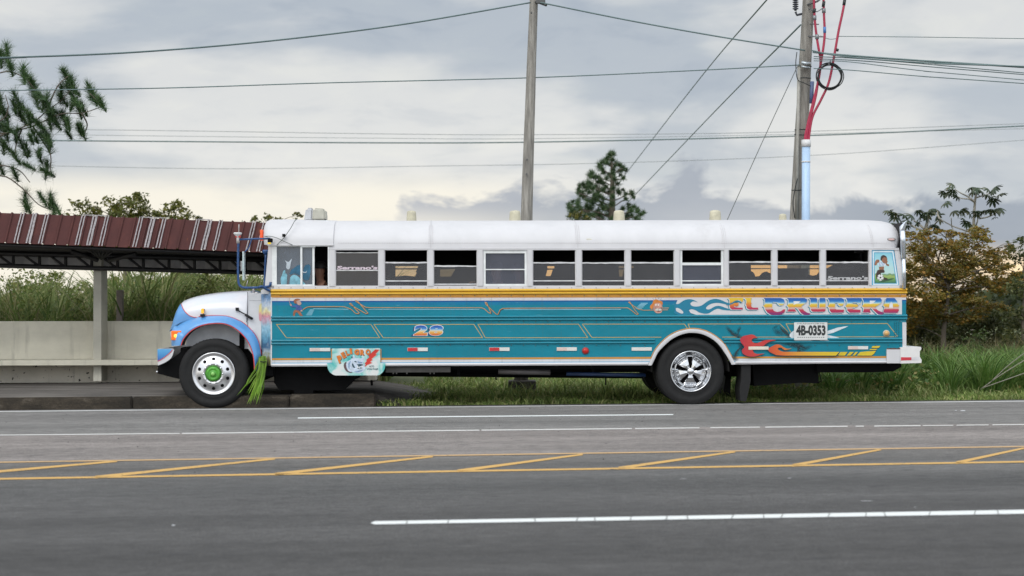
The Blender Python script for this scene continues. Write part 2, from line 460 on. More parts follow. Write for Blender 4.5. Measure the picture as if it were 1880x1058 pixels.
def asphalt():
    t = NT('asphalt')
    v = t.coord('Object')                                   # the road object is turned along the road: x along, y across (0 at edge line)
    sep = t.N('ShaderNodeSeparateXYZ'); t.L(v, sep.inputs[0])
    y = sep.outputs[1]
    k = t.math('DIVIDE', t.math('ADD', y, 24.0), 26.0)       # y -24 .. +2
    def pos(yy): return (yy + 24) / 26
    lane = t.ramp(k, [(pos(-23), (.058, .056, .055)), (pos(-14), (.062, .060, .059)), (pos(-12.2), (.072, .070, .069)), (pos(-11), (.084, .082, .081)), (pos(-10.1), (.075, .074, .073)), (pos(-9.6), (.095, .093, .091)),
                      (pos(-8.7), (.122, .119, .116)), (pos(-8.35), (.112, .107, .102)), (pos(-7.9), (.125, .119, .113)), (pos(-7.45), (.14, .132, .124)), (pos(-7.35), (.205, .185, .174)), (pos(-4.3), (.215, .192, .180)),
                      (pos(-4.1), (.168, .162, .155)), (pos(-.1), (.170, .162, .155)), (pos(.1), (.10, .094, .088)), (pos(.5), (.045, .042, .038))])
    vs = t.coord('Object', (.05, 1.1, 1))
    tr = t.noise(vs, 2.2, 4, .6)
    c = t.mix(1.0, lane, t.ramp(tr, [(.35, .84), (.65, 1.10)]), 'MULTIPLY')
    big = t.noise(t.coord('Object', (.22, .7, 1)), 1.2, 5, .6)
    c = t.mix(1.0, c, t.ramp(big, [(.3, .86), (.7, 1.12)]), 'MULTIPLY')
    wt = t.math('SINE', t.math('MULTIPLY', t.math('ADD', y, .9), 3.55))
    c = t.mix(1.0, c, t.ramp(t.math('ADD', t.math('MULTIPLY', wt, .25), t.math('ADD', .25, t.math('MULTIPLY', t.noise(vs, 1.4, 3), .5))), [(.15, .88), (.85, 1.09)]), 'MULTIPLY')
    oil = t.noise(t.coord('Object', (.35, 1.3, 1), (9, 4, 0)), 1.7, 5, .65)
    c = t.mix(t.ramp(oil, [(.62, 0.0), (.74, .38)]), c, (.045, .044, .043))
    g1 = t.noise(v, 75, 3, .7)
    c = t.mix(1.0, c, t.ramp(g1, [(.30, .50), (.5, 1.0), (.72, 1.7)]), 'MULTIPLY')
    g2 = t.noise(t.coord('Object', (.6, 1.6, 1)), 9, 5, .7)
    c = t.mix(1.0, c, t.ramp(g2, [(.34, .74), (.66, 1.22)]), 'MULTIPLY')
    sp = t.noise(t.coord('Object', (.55, 2.0, 1), (5, 3, 0)), 5.5, 2, .5)
    c = t.mix(t.ramp(sp, [(.64, 0.0), (.72, .6)]), c, (.03, .03, .032))
    # hairline cracks
    vo = t.N('ShaderNodeTexVoronoi', feature='DISTANCE_TO_EDGE'); vo.inputs['Scale'].default_value = .55
    wv = t.N('ShaderNodeVectorMath', operation='ADD'); t.L(v, wv.inputs[0])
    nz = t.N('ShaderNodeTexNoise'); nz.inputs['Scale'].default_value = 2.5; nz.inputs['Detail'].default_value = 5; t.L(v, nz.inputs['Vector'])
    sc = t.N('ShaderNodeVectorMath', operation='SCALE'); sc.inputs[3].default_value = .8; t.L(nz.outputs['Color'], sc.inputs[0]); t.L(sc.outputs[0], wv.inputs[1])
    t.L(wv.outputs[0], vo.inputs['Vector'])
    crk = t.ramp(vo.outputs['Distance'], [(.0, .45), (.006, 0.0)])
    c = t.mix(t.math('MULTIPLY', crk, t.ramp(big, [(.45, 0.0), (.6, 1.0)])), c, (.035, .034, .033))
    t.col(c); t.b.inputs['Roughness'].default_value = .82; t.b.inputs['Specular IOR Level'].default_value = .35
    t.bump(t.noise(v, 110, 3, .7), .5, .006); return t.m
bm = bmesh.new()
segs = [-140, -60, -30, -15, 0, 15, 30, 60, 140]
nn_ = [-40, -24, -16, -8, 0, .42]
grid = [[None] * len(nn_) for _ in segs]
RM = Matrix.Translation(rpt(0, 0)) @ Matrix.Rotation(ROT, 4, 'Z')
RMi = RM.inverted()
for i, s_ in enumerate(segs):
    for j, n_ in enumerate(nn_):
        p = rpt(s_, n_); grid[i][j] = bm.verts.new(RMi @ Vector((p.x, p.y, gz(p.x))))
for i in range(len(segs) - 1):
    for j in range(len(nn_) - 1):
        bm.faces.new((grid[i][j], grid[i + 1][j], grid[i + 1][j + 1], grid[i][j + 1]))
road = obj('road', bm, asphalt()); road.matrix_world = RM; tag(road, kind='structure')

def paint(name, c, wear=.5, scale=26):
    """road paint worn through to the asphalt"""
    t = NT(name); v = t.coord('Object')
    n = t.noise(v, scale, 5, .7); n2 = t.noise(v, 1.4, 4)
    f = t.ramp(t.math('ADD', t.math('MULTIPLY', n, .75), t.math('MULTIPLY', n2, .35)), [(wear - .05, 0.0), (wear + .03, 1.0)])
    t.col(t.mix(f, (.10, .098, .095), c)); t.b.inputs['Roughness'].default_value = .7
    return t.m
M_white = paint('white road paint', (.50, .50, .49), .40)
M_whitef = paint('fresh white road paint', (.68, .70, .69), .40, 40)
M_yel = paint('yellow road paint', (.56, .335, .095), .46)
M_tan = paint('faded yellow road paint', (.48, .31, .15), .45)
def px_line(bm, x0, y0, x1, y1, t0, t1, e0=0, e1=0, dz=.004, seg=6):
    a0, a1 = gp(x0, y0 - t0 / 2), gp(x1, y1 - t1 / 2); b0, b1 = gp(x0, y0 + t0 / 2), gp(x1, y1 + t1 / 2)
    if e0 or e1:
        a0, a1 = along(a0, a1, e0, e1); b0, b1 = along(b0, b1, e0, e1)
    flat_strip(bm, a0, a1, b0, b1, dz, seg)
def marking(name, specs, m):
    bm = bmesh.new()
    for sp in specs: px_line(bm, *sp[:6], *(sp[6] if len(sp) > 6 else (0, 0)))
    return tag(obj(name, bm, m), kind='structure')
marking('edge_line', [(0, 756.2, 1880, 737, 1.7, 1.7, (40, 60))], M_white)
marking('lane_line', [(547, 768.2, 1236, 761.8, 2.0, 1.8)], M_whitef)
# the worn lane line breaks up towards the right
sp = [(0, 799.6, 330, 796.6, 1.6, 1.6, (30, 0)), (334, 796.5, 880, 790.6, 2.0, 2.0), (884, 790.6, 1160, 787.6, 2, 2), (1166, 787.6, 1284, 786.2, 1.9, 1.9), (1304, 786, 1395, 785, 1.7, 1.7), (1405, 785, 1556, 783.4, 1.9, 1.9),
      (1571, 783.3, 1586, 783.1, 1.8, 1.8), (1605, 783, 1690, 782.2, 1.9, 1.9), (1694, 782.1, 1750, 781.6, 1.4, 1.4), (1756, 781.4, 1815, 780.8, 1.5, 1.5), (1822, 780.7, 1880, 780.2, 1.6, 1.6, (0, 30))]
marking('worn_lane_line', sp, paint('worn white road paint', (.55, .54, .52), .44))
marking('median_line_far', [(0, 849.5, 1880, 820.5, 2.2, 2.2, (30, 40))], M_tan)
marking('median_line_near', [(0, 880, 1880, 848.5, 3.2, 3.0, (20, 40))], M_yel)
hs = [(-330, 884, -80, 854), (-140, 878.5, 215, 847.5), (175, 877, 505, 843), (505, 871.5, 795, 838.8), (840, 865.5, 1070, 835), (1135, 860.5, 1350, 830), (1455, 855.5, 1618, 826), (1755, 850.5, 1885, 822.5), (2050, 846, 2160, 818)]
marking('median_hatching', [(*h_, 5.0, 3.0) for h_ in hs], M_yel)
bm = bmesh.new()
px_line(bm, 688, 961, 1880, 940.6, 5.8, 7.4, 0, 30, .004, 40)
a = gp(688, 958.1); b = gp(688, 963.9); c_ = gp(680, 961.3)
vs_ = [bm.verts.new((p.x, p.y, gz(p.x) + .004)) for p in (a, b, c_)]; bm.faces.new(vs_)
near = obj('lane_line', bm, M_whitef); tag(near, kind='structure')
bm = bmesh.new()                                             # hairline cracks across the near line
for x in (747, 823, 982, 1060, 1092, 1158, 1224, 1262, 1345, 1402, 1436, 1522, 1590, 1624, 1707, 1790, 1832):
    y = 961 - (x - 688) * 20.4 / 1192; j = random.uniform(-3, 3)
    p = [gp(x - 1.0 - j, y - 4.6), gp(x + .3 - j, y - 4.6), gp(x + 1.0 + j, y + 4.8), gp(x - .3 + j, y + 4.8)]
    bm.faces.new([bm.verts.new((q.x, q.y, gz(q.x) + .008)) for q in p])
tag(obj('road_cracks', bm, mat('crack filler', (.06, .058, .056), .9)), kind='structure')
# white scuffs
bm = bmesh.new()
for x, y, w_, h_ in ((318, 966, 7, 2.2), (1768, 755, 12, 2), (1755, 754.5, 5, 1.2), (1255, 880.5, 14, .6), (1450, 879, 9, .7), (1590, 921, 26, .7), (1680, 933, 5, .8)):
    pts = [gp(x + math.cos(a_) * w_ / 2 * random.uniform(.7, 1.1), y + math.sin(a_) * h_ / 2 * random.uniform(.7, 1.1)) for a_ in [k * PI / 4 for k in range(8)]]
    bm.faces.new([bm.verts.new((q.x, q.y, gz(q.x) + .006)) for q in pts])
tag(obj('road_scuffs', bm, mat('paint scuff', (.5, .51, .52), .8)), kind='structure')
# grit on the road (uncountable)
n = 260
ss = rng.uniform(-11, 11, n); ds = rng.uniform(-9, 0.2, n)
P0 = np.array([list(rpt(a_, b_)) for a_, b_ in zip(ss, ds)]); 
sz = rng.uniform(.004, .012, n) 
V = np.concatenate([np.stack([P0 + np.array([math.cos(k * 2.1) * 1.0, math.sin(k * 2.1), 0]) * sz[:, None] for k in range(3)] + [P0 + np.array([0, 0, 1.0]) * sz[:, None]], 1).reshape(-1, 3)])
T = (np.arange(n)[:, None, None] * 4 + np.array([[0, 1, 3], [1, 2, 3], [2, 0, 3]])[None]).reshape(-1, 3)
tag(tri_mesh('road_grit', V, T, mat('grit', (.05, .045, .04), .9)), 'dark grit and crumbs of asphalt lying scattered over the lanes', 'grit', kind='stuff')

# ================================================================== kerb and pavement of the bus stop
M_conc = mat('weathered concrete', (.16, .145, .125), .9, var=.3, scale=2.2, bump=.4, bscale=30, dirt=((.045, .038, .03), .50, .75))
def kerb_mat():
    t = NT('stained kerb concrete'); v = t.coord('Object')
    n = t.noise(t.coord('Object', (1, 1, 3)), 2.0, 6, .7); g = t.noise(v, 30, 4)
    c = t.ramp(n, [(.38, (.022, .018, .013)), (.55, (.048, .038, .027)), (.68, (.13, .11, .088))])
    c = t.mix(1.0, c, t.ramp(g, [(.3, .75), (.7, 1.2)]), 'MULTIPLY')
    t.col(c); t.b.inputs['Roughness'].default_value = .95; t.bump(g, .6, .02); return t.m
def s_of(px, py):
    q = gp(px, py); o = rpt(0, 0); return (Vector((q.x, q.y, 0)) - Vector((o.x, o.y, 0))).dot(Vector((rd.x, rd.y, 0)).normalized())
KS = s_of(690, 748)
bm = bmesh.new()
KH = .185
def rbox(bm, s0, s1, n0, n1, z0, z1, bev=0):
    vs = []
    for s_ in (s0, s1):
        for n_ in (n0, n1):
            for z_ in (z0, z1):
                p = rpt(s_, n_); vs.append(bm.verts.new((p.x, p.y, p.z + z_)))
    fs = [bm.faces.new([vs[i] for i in q]) for q in ((0, 1, 3, 2), (4, 6, 7, 5), (0, 4, 5, 1), (2, 3, 7, 6), (0, 2, 6, 4), (1, 5, 7, 3))]
    if bev: bmesh.ops.bevel(bm, geom=list({e for f in fs for e in f.edges}), offset=bev, segments=2, affect='EDGES')
s_ = -60.0
while s_ < KS - .2:
    e_ = min(s_ + 2.35, KS); rbox(bm, s_ + .006, e_ - .006, .34, .56, -.1, KH + random.uniform(-.006, .006), .02); s_ = e_
tag(obj('kerb', bm, kerb_mat()), kind='structure')
bm = bmesh.new()
def pz(s_, n_, z): p = rpt(s_, n_); return (p.x, p.y, p.z + z)
q = [pz(-60, .562, KH - .012), pz(KS, .562, KH - .012), pz(KS, 4.9, KH - .012), pz(-60, 4.9, KH - .012)]
lo_ = [pz(-60, .562, -.1), pz(KS + .55, .562, -.05), pz(KS + 1.4, 4.9, -.05), pz(-60, 4.9, -.1)]
a = [bm.verts.new(x) for x in q]; b = [bm.verts.new(x) for x in lo_]
bm.faces.new(a)
for i in range(4): bm.faces.new((a[i], a[(i + 1) % 4], b[(i + 1) % 4], b[i]))
def pave_mat():
    t = NT('worn pavement concrete'); v = t.coord('Object')
    n = t.noise(t.coord('Object', (.5, 1.6, 1)), 1.3, 6, .65); g = t.noise(v, 22, 4)
    c = t.ramp(n, [(.34, (.05, .043, .037)), (.5, (.085, .075, .066)), (.68, (.15, .135, .12))])
    c = t.mix(1.0, c, t.ramp(g, [(.3, .82), (.7, 1.12)]), 'MULTIPLY')
    t.col(c); t.b.inputs['Roughness'].default_value = .92; t.bump(g, .4, .01); return t.m
tag(obj('pavement', bm, pave_mat()), kind='structure')

# ================================================================== concrete wall with its ledge
WY = 27.9; WYAW = R(4.5)
WM = Matrix.Translation((-9.15, WY, KH - .01 + gz(-9))) @ Matrix.Rotation(WYAW, 4, 'Z')
wroot = empty('concrete_wall', (0, 0, 0), mtx=WM)
tag(wroot, 'low pale concrete wall with a bench ledge behind the bus stop pavement', 'wall')
def wall_mat(name, c, spots):
    t = NT(name); v = t.coord('Object')
    n = t.noise(t.coord('Object', (.7, 1, 1.2)), 1.6, 6, .6); g = t.noise(v, 26, 4)
    a = tuple(x * .82 for x in c); b = tuple(x * 1.1 for x in c)
    col = t.ramp(n, [(.3, a), (.65, b)])
    # grime running down and a few dark scars
    st = t.noise(t.coord('Object', (5.5, 1, .6)), 1.2, 4, .6)
    col = t.mix(t.ramp(st, [(.56, 0.0), (.75, .35)]), col, (.16, .145, .12))
    vo = t.noise(v, spots[0], 3, .6)
    col = t.mix(t.ramp(vo, [(spots[1], 0.0), (spots[1] + .03, 1.0)]), col, (.035, .03, .025))
    t.col(col); t.b.inputs['Roughness'].default_value = .9; t.bump(g, .3, .01); return t.m
M_wall = wall_mat('painted concrete wall', (.68, .645, .54), (7, .74))
M_wallr = wall_mat('pitted concrete footing', (.64, .60, .52), (15, .645))
bm = bmesh.new(); box(bm, (-22, 0, .42), (6.62, .16, 1.10), .008); obj('wall_panel', bm, M_wall, wroot)
bm = bmesh.new(); box(bm, (-22, .05, 0), (6.6, .2, .418)); obj('footing', bm, M_wallr, wroot)
bm = bmesh.new(); box(bm, (-22, -.66, .335), (6.66, .04, .425), .01); obj('bench_ledge', bm, wall_mat('ledge concrete', (.60, .57, .47), (9, .75)), wroot)

# ================================================================== bus shelter: column, truss, red ribbed roof
sroot = empty('bus_shelter', (-7.1, 27.3, KH))
tag(sroot, 'bus shelter with a rust red ribbed metal roof on a concrete column', 'bus shelter')
def spx(px, py, Y): return wp(px, py, Y) - Vector((-7.1, 27.3, KH))
EA, EB = wp(0, 446, 25.9), wp(480, 463.5, 26.6)              # front eave
TA, TB = wp(13, 391.5, 26.5), wp(493, 409.5, 27.2)            # ridge of the steep front sheet
so = Vector((-7.1, 27.3, KH))
def lerp_line(A, B, t): return A + (B - A) * t
def M_sheet_():
    t = NT('rust red roof sheet'); v = t.coord('Object')
    n = t.noise(t.coord('Object', (2.2, 1, .5)), 2.2, 5, .6)
    c = t.ramp(n, [(.3, (.050, .016, .015)), (.55, (.064, .020, .018)), (.75, (.088, .028, .022))])
    r_ = t.noise(t.coord('Object', (5, 1, .7), (3, 0, 0)), 1.6, 4, .6)
    c = t.mix(t.ramp(r_, [(.68, 0.0), (.76, .8)]), c, (.22, .065, .02))
    t.col(c); t.b.inputs['Roughness'].default_value = .8; t.b.inputs['Specular IOR Level'].default_value = .25; return t.m
M_sheet = M_sheet_()
T0, T1 = -1.1, 1.42
bm = bmesh.new()
Lr = (EB - EA).length; pitch = .197
ribs = []
t = T0
nrm = Vector((0, -.75, .6)).normalized()
row = []
k = 0
Ltot = (T1 - T0) * Lr; npan = int(Ltot / pitch)
for i in range(npan + 1):
    t0 = T0 + (T1 - T0) * i / npan
    for dt, h in ((-.022, 0), (-.010, .028), (.010, .028), (.022, 0)):
        row.append((t0 + dt / Lr, h))
lo2 = [bm.verts.new(lerp_line(EA, EB, t) + nrm * h - so) for t, h in row]
hi2 = [bm.verts.new(lerp_line(TA, TB, t) + nrm * h - so) for t, h in row]
bk2 = [bm.verts.new(lerp_line(TA, TB, t) + Vector((0, 1.9, -.42 + h)) - so) for t, h in row]
for i in range(len(row) - 1):
    bm.faces.new((lo2[i], lo2[i + 1], hi2[i + 1], hi2[i])); bm.faces.new((hi2[i], hi2[i + 1], bk2[i + 1], bk2[i]))
o = obj('roof_sheet', bm, M_sheet, sroot)
sm_ = o.modifiers.new('thickness', 'SOLIDIFY'); sm_.thickness = .006
# pale sealant along three ribs in every seven or so
bm = bmesh.new(); bmt = bmesh.new()
caulk_px = [33, 55, 77, 143, 164, 186, 248, 270, 291, 353, 375, 396, 458, 478]
seam = [14, 100, 122, 206, 227, 312, 333, 417, 438]
def rib_strip(bm, px, wd, dt, h=.036, f0=-.02, f1=1.0, wob=0):
    t0 = (px - 4) / 480 
    A = []; 
    for k in range(7):
        f = f0 + (f1 - f0) * k / 6
        p = lerp_line(lerp_line(EA, EB, t0), lerp_line(TA, TB, t0), f) + nrm * h - so
        d = (EB - EA).normalized(); j = random.uniform(-wob, wob)
        A.append((bm.verts.new(p + d * (dt - wd / 2 + j)), bm.verts.new(p + d * (dt + wd / 2 + j))))
    for k in range(6): bm.faces.new((A[k][0], A[k][1], A[k + 1][1], A[k + 1][0]))
for px in caulk_px:
    hvy = px in (55, 164, 270, 375)
    rib_strip(bm, px, .026 if hvy else .020, -.022, wob=.003); rib_strip(bm, px, .034 if hvy else .020, .024, wob=.004)
for p0, p1 in ((143, 186), (248, 291), (353, 375)):
    for q0, q1 in ((p0, p1),):
        t0, t1 = (q0 - 4) / 480, (q1 - 4) / 480
        for k in range(6):
            a_, b_ = t0 + (t1 - t0) * k / 6, t0 + (t1 - t0) * (k + 1) / 6
            pa, pb = lerp_line(TA, TB, a_) + nrm * .04 - so, lerp_line(TA, TB, b_) + nrm * .04 - so
            dn = (EA - TA).normalized() * .022
            bm.faces.new([bm.verts.new(x) for x in (pa, pb, pb + dn, pa + dn)])
obj('sealant_stripes', bm, mat('pale roof sealant', (.24, .22, .225), .8, var=.3, scale=20), sroot)
# underside lining
bm = bmesh.new()
def qd(bm, pts, mi=0): bm.faces.new([bm.verts.new(p - so) for p in pts]).material_index = mi
UA, UB = wp(0, 461, 27.25), wp(480, 472, 27.9)
for tt in ((T0, T1),):
    a0, a1 = lerp_line(EA, EB, tt[0]), lerp_line(EA, EB, tt[1]); b0, b1 = lerp_line(UA, UB, tt[0]), lerp_line(UA, UB, tt[1])
    qd(bm, [a0 + Vector((0, .05, -.01)), a1 + Vector((0, .05, -.01)), b1, b0])
obj('ceiling', bm, mat('dark roof lining', (.05, .048, .045), .8), sroot)
# back sheet behind the truss
bm = bmesh.new()
BA, BB = wp(0, 489.5, 27.45), wp(480, 503, 28.1); BA2, BB2 = wp(0, 455, 27.45), wp(480, 466, 28.1)
cnt = 110
lo3, hi3 = [], []
for i in range(cnt + 1):
    t = T0 + (T1 - T0) * i / cnt; h = Vector((0, -.02 if i % 2 else .0, 0))
    lo3.append(bm.verts.new(lerp_line(BA, BB, t) + h - so)); hi3.append(bm.verts.new(lerp_line(BA2, BB2, t) + h - so))
for i in range(cnt): bm.faces.new((lo3[i], lo3[i + 1], hi3[i + 1], hi3[i]))
obj('back_sheet', bm, mat('grey corrugated sheet', (.38, .37, .37), .6, var=.2, scale=4), sroot)
M_steel = mat('dark painted steel', (.018, .017, .017), .6)
bm = bmesh.new()
FA, FB = wp(0, 465.5, 27.2), wp(480, 477, 27.85); GA, GB = wp(0, 488, 27.2), wp(480, 501, 27.85)
def bar(bm, a, b, th):
    tube(bm, [a - so, b - so], th, 4)
bar(bm, lerp_line(FA, FB, T0), lerp_line(FA, FB, T1), .045); bar(bm, lerp_line(GA, GB, T0), lerp_line(GA, GB, T1), .04)
xs = [24 + 47.3 * i for i in range(-10, 15)]
for x in xs:
    t = x / 480; t2 = (x - 31) / 480
    bar(bm, lerp_line(FA, FB, t), lerp_line(GA, GB, t), .028); bar(bm, lerp_line(FA, FB, t2), lerp_line(GA, GB, t), .022)
obj('truss', bm, M_steel, sroot)
bm = bmesh.new()                                              # eave beam and knee braces over the column
bar(bm, lerp_line(EA, EB, T0) + Vector((0, .12, -.03)), lerp_line(EA, EB, T1) + Vector((0, .12, -.03)), .035)
for x in (150, 160, 172, 184, 196, 206):
    t = x / 480; top = lerp_line(EA, EB, t) + Vector((0, .15, -.03)); bar(bm, top, wp(186, 476, 27.3), .02)
bar(bm, wp(130, 461, 26.9), wp(180, 478, 27.2), .04); bar(bm, wp(250, 466, 26.9), wp(200, 478, 27.2), .04)
obj('knee_brace', bm, M_steel, sroot)
bm = bmesh.new()
box(bm, (-.072, -.21, 0), (.072, .21, wp(0, 474, 27.3).z - KH), .012)
o = obj('column', bm, wall_mat('grey concrete column', (.50, .48, .41), (16, .73)), sroot); o.location = (-.20, .45, 0)
# second column, mostly out of sight behind the bus
o2 = o.copy(); C.objects.link(o2); o2.parent = sroot; o2.location = (4.6, .75, 0)

# ================================================================== the bus
bus = empty('painted_bus', (0, 0, 0), mtx=BM)
tag(bus, 'long teal and white painted bus with yellow stripe and airbrushed lettering', 'bus')
WHITE = (.57, .565, .58)
M_bwhite = mat('chalky white bus paint', WHITE, .42, var=.05, scale=3, dirt=((.45, .43, .41), .60, .35), coat=.15)
M_roofw = mat('white roof paint', (.54, .535, .55), .5, var=.05, scale=2.5, stretch=(1, 1, .5), dirt=((.40, .385, .385), .55, .45))
M_black = mat('black underbody', (.0045, .0045, .005), .85)
M_black.node_tree.nodes['Principled BSDF'].inputs['Specular IOR Level'].default_value = .15
M_rub = mat('black rubber', (.006, .006, .0065), .8, var=.3, scale=25)
M_chrome = mat('chrome', (.62, .63, .65), .2, 1.0, var=.03)
M_alu = mat('polished aluminium', (.66, .66, .68), .28, 1.0, var=.05)
M_blue = mat('sky blue fender paint', (.085, .27, .56), .30, var=.14, scale=2.2, coat=.3)
M_redline = mat('red pinstripe paint', (.55, .05, .05), .4)
M_orange = mat('orange pinstripe paint', (.62, .26, .035), .45)
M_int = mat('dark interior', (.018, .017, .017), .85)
def side_paint():
    """the side in its painted bands: teal, blue edge, white band, orange line, white and blue skirt"""
    t = NT('banded bus side paint'); v = t.coord('Object')
    sep = t.N('ShaderNodeSeparateXYZ'); t.L(v, sep.inputs[0])
    z0, z1 = P(1080, 680).z, P(1080, 530).z
    k = t.math('DIVIDE', t.math('SUBTRACT', sep.outputs[2], z0), z1 - z0)
    def pos(y): return (P(1080, y).z - z0) / (z1 - z0)
    teal = (.0018, .185, .258)
    c = t.ramp(k, [(0, WHITE), (pos(665.5), (.10, .38, .60)), (pos(664.2), WHITE), (pos(660.6), (.17, .40, .50)), (pos(659.7), (.50, .23, .04)), (pos(656.3), teal), (pos(560), (.003, .16, .30)), (pos(554.5), (.005, .08, .27)), (pos(552), WHITE)], 'CONSTANT')
    # smooth sky-ish mottling of the airbrushed teal
    n = t.noise(t.coord('Object', (.8, 1, 2.2)), 1.5, 5, .6)
    c = t.mix(1.0, c, t.ramp(n, [(.3, .86), (.7, 1.12)]), 'MULTIPLY')
    d = t.noise(t.coord('Object', (1.2, 1, 4)), 2.2, 6, .7)
    c = t.mix(t.ramp(d, [(.64, 0.0), (.85, .16)]), c, (.16, .32, .36))
    # grime streaks washed down from the windows and rails, chalky scuffs along the panels
    stv = t.noise(t.coord('Object', (9, 1, .55)), 2.0, 4, .6)
    c = t.mix(t.ramp(stv, [(.55, 0.0), (.74, .30)]), c, (.045, .12, .13))
    sc_ = t.noise(t.coord('Object', (.9, 1, 14), (4, 0, 2)), 2.6, 5, .7)
    c = t.mix(t.ramp(sc_, [(.655, 0.0), (.70, .45)]), c, (.28, .46, .50))
    t.col(c); t.b.inputs['Roughness'].default_value = .45; t.b.inputs['Specular IOR Level'].default_value = .3
    t.bump(t.noise(t.coord('Object', (.7, 1, 1)), 2.6, 4), .35, .03)
    return t.m
M_side = side_paint()
M_teal = mat('teal rail paint', (.0018, .180, .25), .30, var=.12, scale=3, coat=.2, dirt=((.25, .42, .46), .64, .5), stretch=(1.5, 1, 1))
M_yellow = mat('golden yellow rail paint', (.62, .36, .018), .38, var=.08, scale=4, coat=.3, dirt=((.45, .25, .03), .6, .4))
M_glass = None
def glass(name, tint, haze, hazecol=(.30, .31, .34)):
    t = NT(name)
    tr = t.N('ShaderNodeBsdfTransparent'); tr.inputs[0].default_value = (*tint, 1)
    gl = t.N('ShaderNodeBsdfGlossy'); gl.inputs['Roughness'].default_value = .03
    fr = t.N('ShaderNodeFresnel'); fr.inputs[0].default_value = 1.5
    df = t.N('ShaderNodeBsdfDiffuse'); t.L(t.ramp(t.noise(t.coord('Object'), 2.5, 4), [(.3, tuple(x * .75 for x in hazecol)), (.7, tuple(x * 1.15 for x in hazecol))]), df.inputs[0])
    m1 = t.N('ShaderNodeMixShader'); m1.inputs[0].default_value = haze; t.L(tr.outputs[0], m1.inputs[1]); t.L(df.outputs[0], m1.inputs[2])
    m2 = t.N('ShaderNodeMixShader'); t.L(fr.outputs[0], m2.inputs[0]); t.L(m1.outputs[0], m2.inputs[1]); t.L(gl.outputs[0], m2.inputs[2])
    t.L(m2.outputs[0], t.out.inputs[0]); return t.m

XL, XR = 497.5, 1663.5          # side body from the door pillar to the tail
V_ = .0
# ---- wheel arch path
arch_out = [(1190, 671), (1195, 660), (1202, 645), (1212, 632), (1226, 619), (1242, 610), (1258, 605.5), (1268, 604.3), (1282, 605), (1298, 609.5), (1314, 618.5), (1328, 631), (1337, 645), (1344, 658), (1350, 669)]
arch_in = [(1196, 671), (1201, 661), (1208, 647), (1218, 636), (1231, 624.5), (1245, 616.5), (1259, 612.2), (1268, 611.2), (1281, 612), (1295, 616), (1310, 624.5), (1322, 636), (1331, 649), (1338, 660), (1343, 669.5)]
arch_s = smooth_px(arch_in, 3)
# ---- side panel (one sheet with the arch cut out)
bm = bmesh.new()
outer = [(XL, 531), (XR, 529.5), (XR, 637), (1652, 638), (1652, 666.8), (1343, 669)] + arch_s[::-1] + [(1196, 670.5), (XL, 671.5)]
sheet(bm, [outer], 0.0, .02)
body = obj('side_panel', bm, M_side, bus)
# ---- far side shell, floor, tail and underskirt
def pzb(y, v=0): return P(1080, y, v).z
uL, uR = P(XL, 600).x, P(XR, 600).x
BW = 2.42
zF = pzb(655)
bm = bmesh.new()
box(bm, (uL + .01, .022, zF - .08), (P(1196, 600).x, BW - .03, zF)); box(bm, (P(1345, 600).x, .022, zF - .08), (uR - .03, BW - .03, zF))
box(bm, (P(1196, 600).x, .34, pzb(608) - .03), (P(1345, 600).x, BW - .34, pzb(608)))
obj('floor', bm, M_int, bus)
M_arch = mat('dirty wheel well', (.02, .019, .018), .9)
bm = bmesh.new()
ac = P(1268.8, 683.4); wr = P(1340, 683).x - ac.x
prev = None
for k in range(17):
    a_ = PI * k / 16
    p = (ac.x + math.cos(a_) * wr, ac.z + math.sin(a_) * wr * .97)
    cur = [bm.verts.new((p[0], .022, p[1])), bm.verts.new((p[0], .80, p[1]))]
    if prev: bm.faces.new((prev[0], cur[0], cur[1], prev[1]))
    prev = cur
obj('wheel_well', bm, M_arch, bus)
# tail wall
bm = bmesh.new()
box(bm, (uR - .03, .022, pzb(668)), (uR, BW - .02, pzb(527)), .01)
obj('tail_panel', bm, M_side, bus)
# near-corner white strip beside the tail
bm = bmesh.new(); sheet(bm, [[(1656.5, 592), (1663.8, 592), (1663.8, 638), (1656.8, 638)]], -.004); obj('corner_trim', bm, M_bwhite, bus); bm = bmesh.new(); sheet(bm, [[(XL - .5, 546), (XL + 1.8, 546), (XL + 1.8, 671), (XL - .5, 671)]], -.004)
obj('corner_trim', bm, M_bwhite, bus)

# ---- rub rails: corrugated profiles standing proud of the side
def rail(name, m, y0, y1, x0, x1, crowns, depth=.022, slope=0.0):
    """profile of rounded crowns between rows y0..y1"""
    bm = bmesh.new()
    prof = []
    nC = crowns; 
    for c in range(nC):
        for k in range(7):
            t = (c + k / 6 * .86 + .07) / nC
            prof.append((t, depth * (math.sin(PI * k / 6) ** .6)))
    prof = [(0, 0)] + prof + [(1, 0)]
    L0, L1 = [], []
    for t, d in prof:
        z = (pzb(y0) * (1 - t) + pzb(y1) * t)
        L0.append(bm.verts.new((P(x0, 600).x, -.001 - d, z))); L1.append(bm.verts.new((P(x1, 600).x, -.001 - d, z)))
    for i in range(len(prof) - 1):
        bm.faces.new((L0[i], L1[i], L1[i + 1], L0[i + 1]))
    bm.faces.new(L0); bm.faces.new(L1)
    # rivet heads under the rail
    return obj(name, bm, m, bus, angle=50)
rail('yellow_rail', M_yellow, 530.3, 541.3, XL, 1665, 2, .030)
bm = bmesh.new(); sheet(bm, [[(XL, 541.4), (1664, 541.0), (1664, 545.0), (XL, 545.4)]], -.006, .004); obj('lower_flange', bm, mat('amber flange paint', (.50, .23, .03), .45), bus)
bm = bmesh.new(); sheet(bm, [[(XL, 545.5), (1664, 545.1), (1664, 546.2), (XL, 546.6)]], -.003); obj('thin_orange_line', bm, M_orange, bus)
rail('rub_rail', M_teal, 578.6, 589.2, XL + .5, 1665, 2, .026)
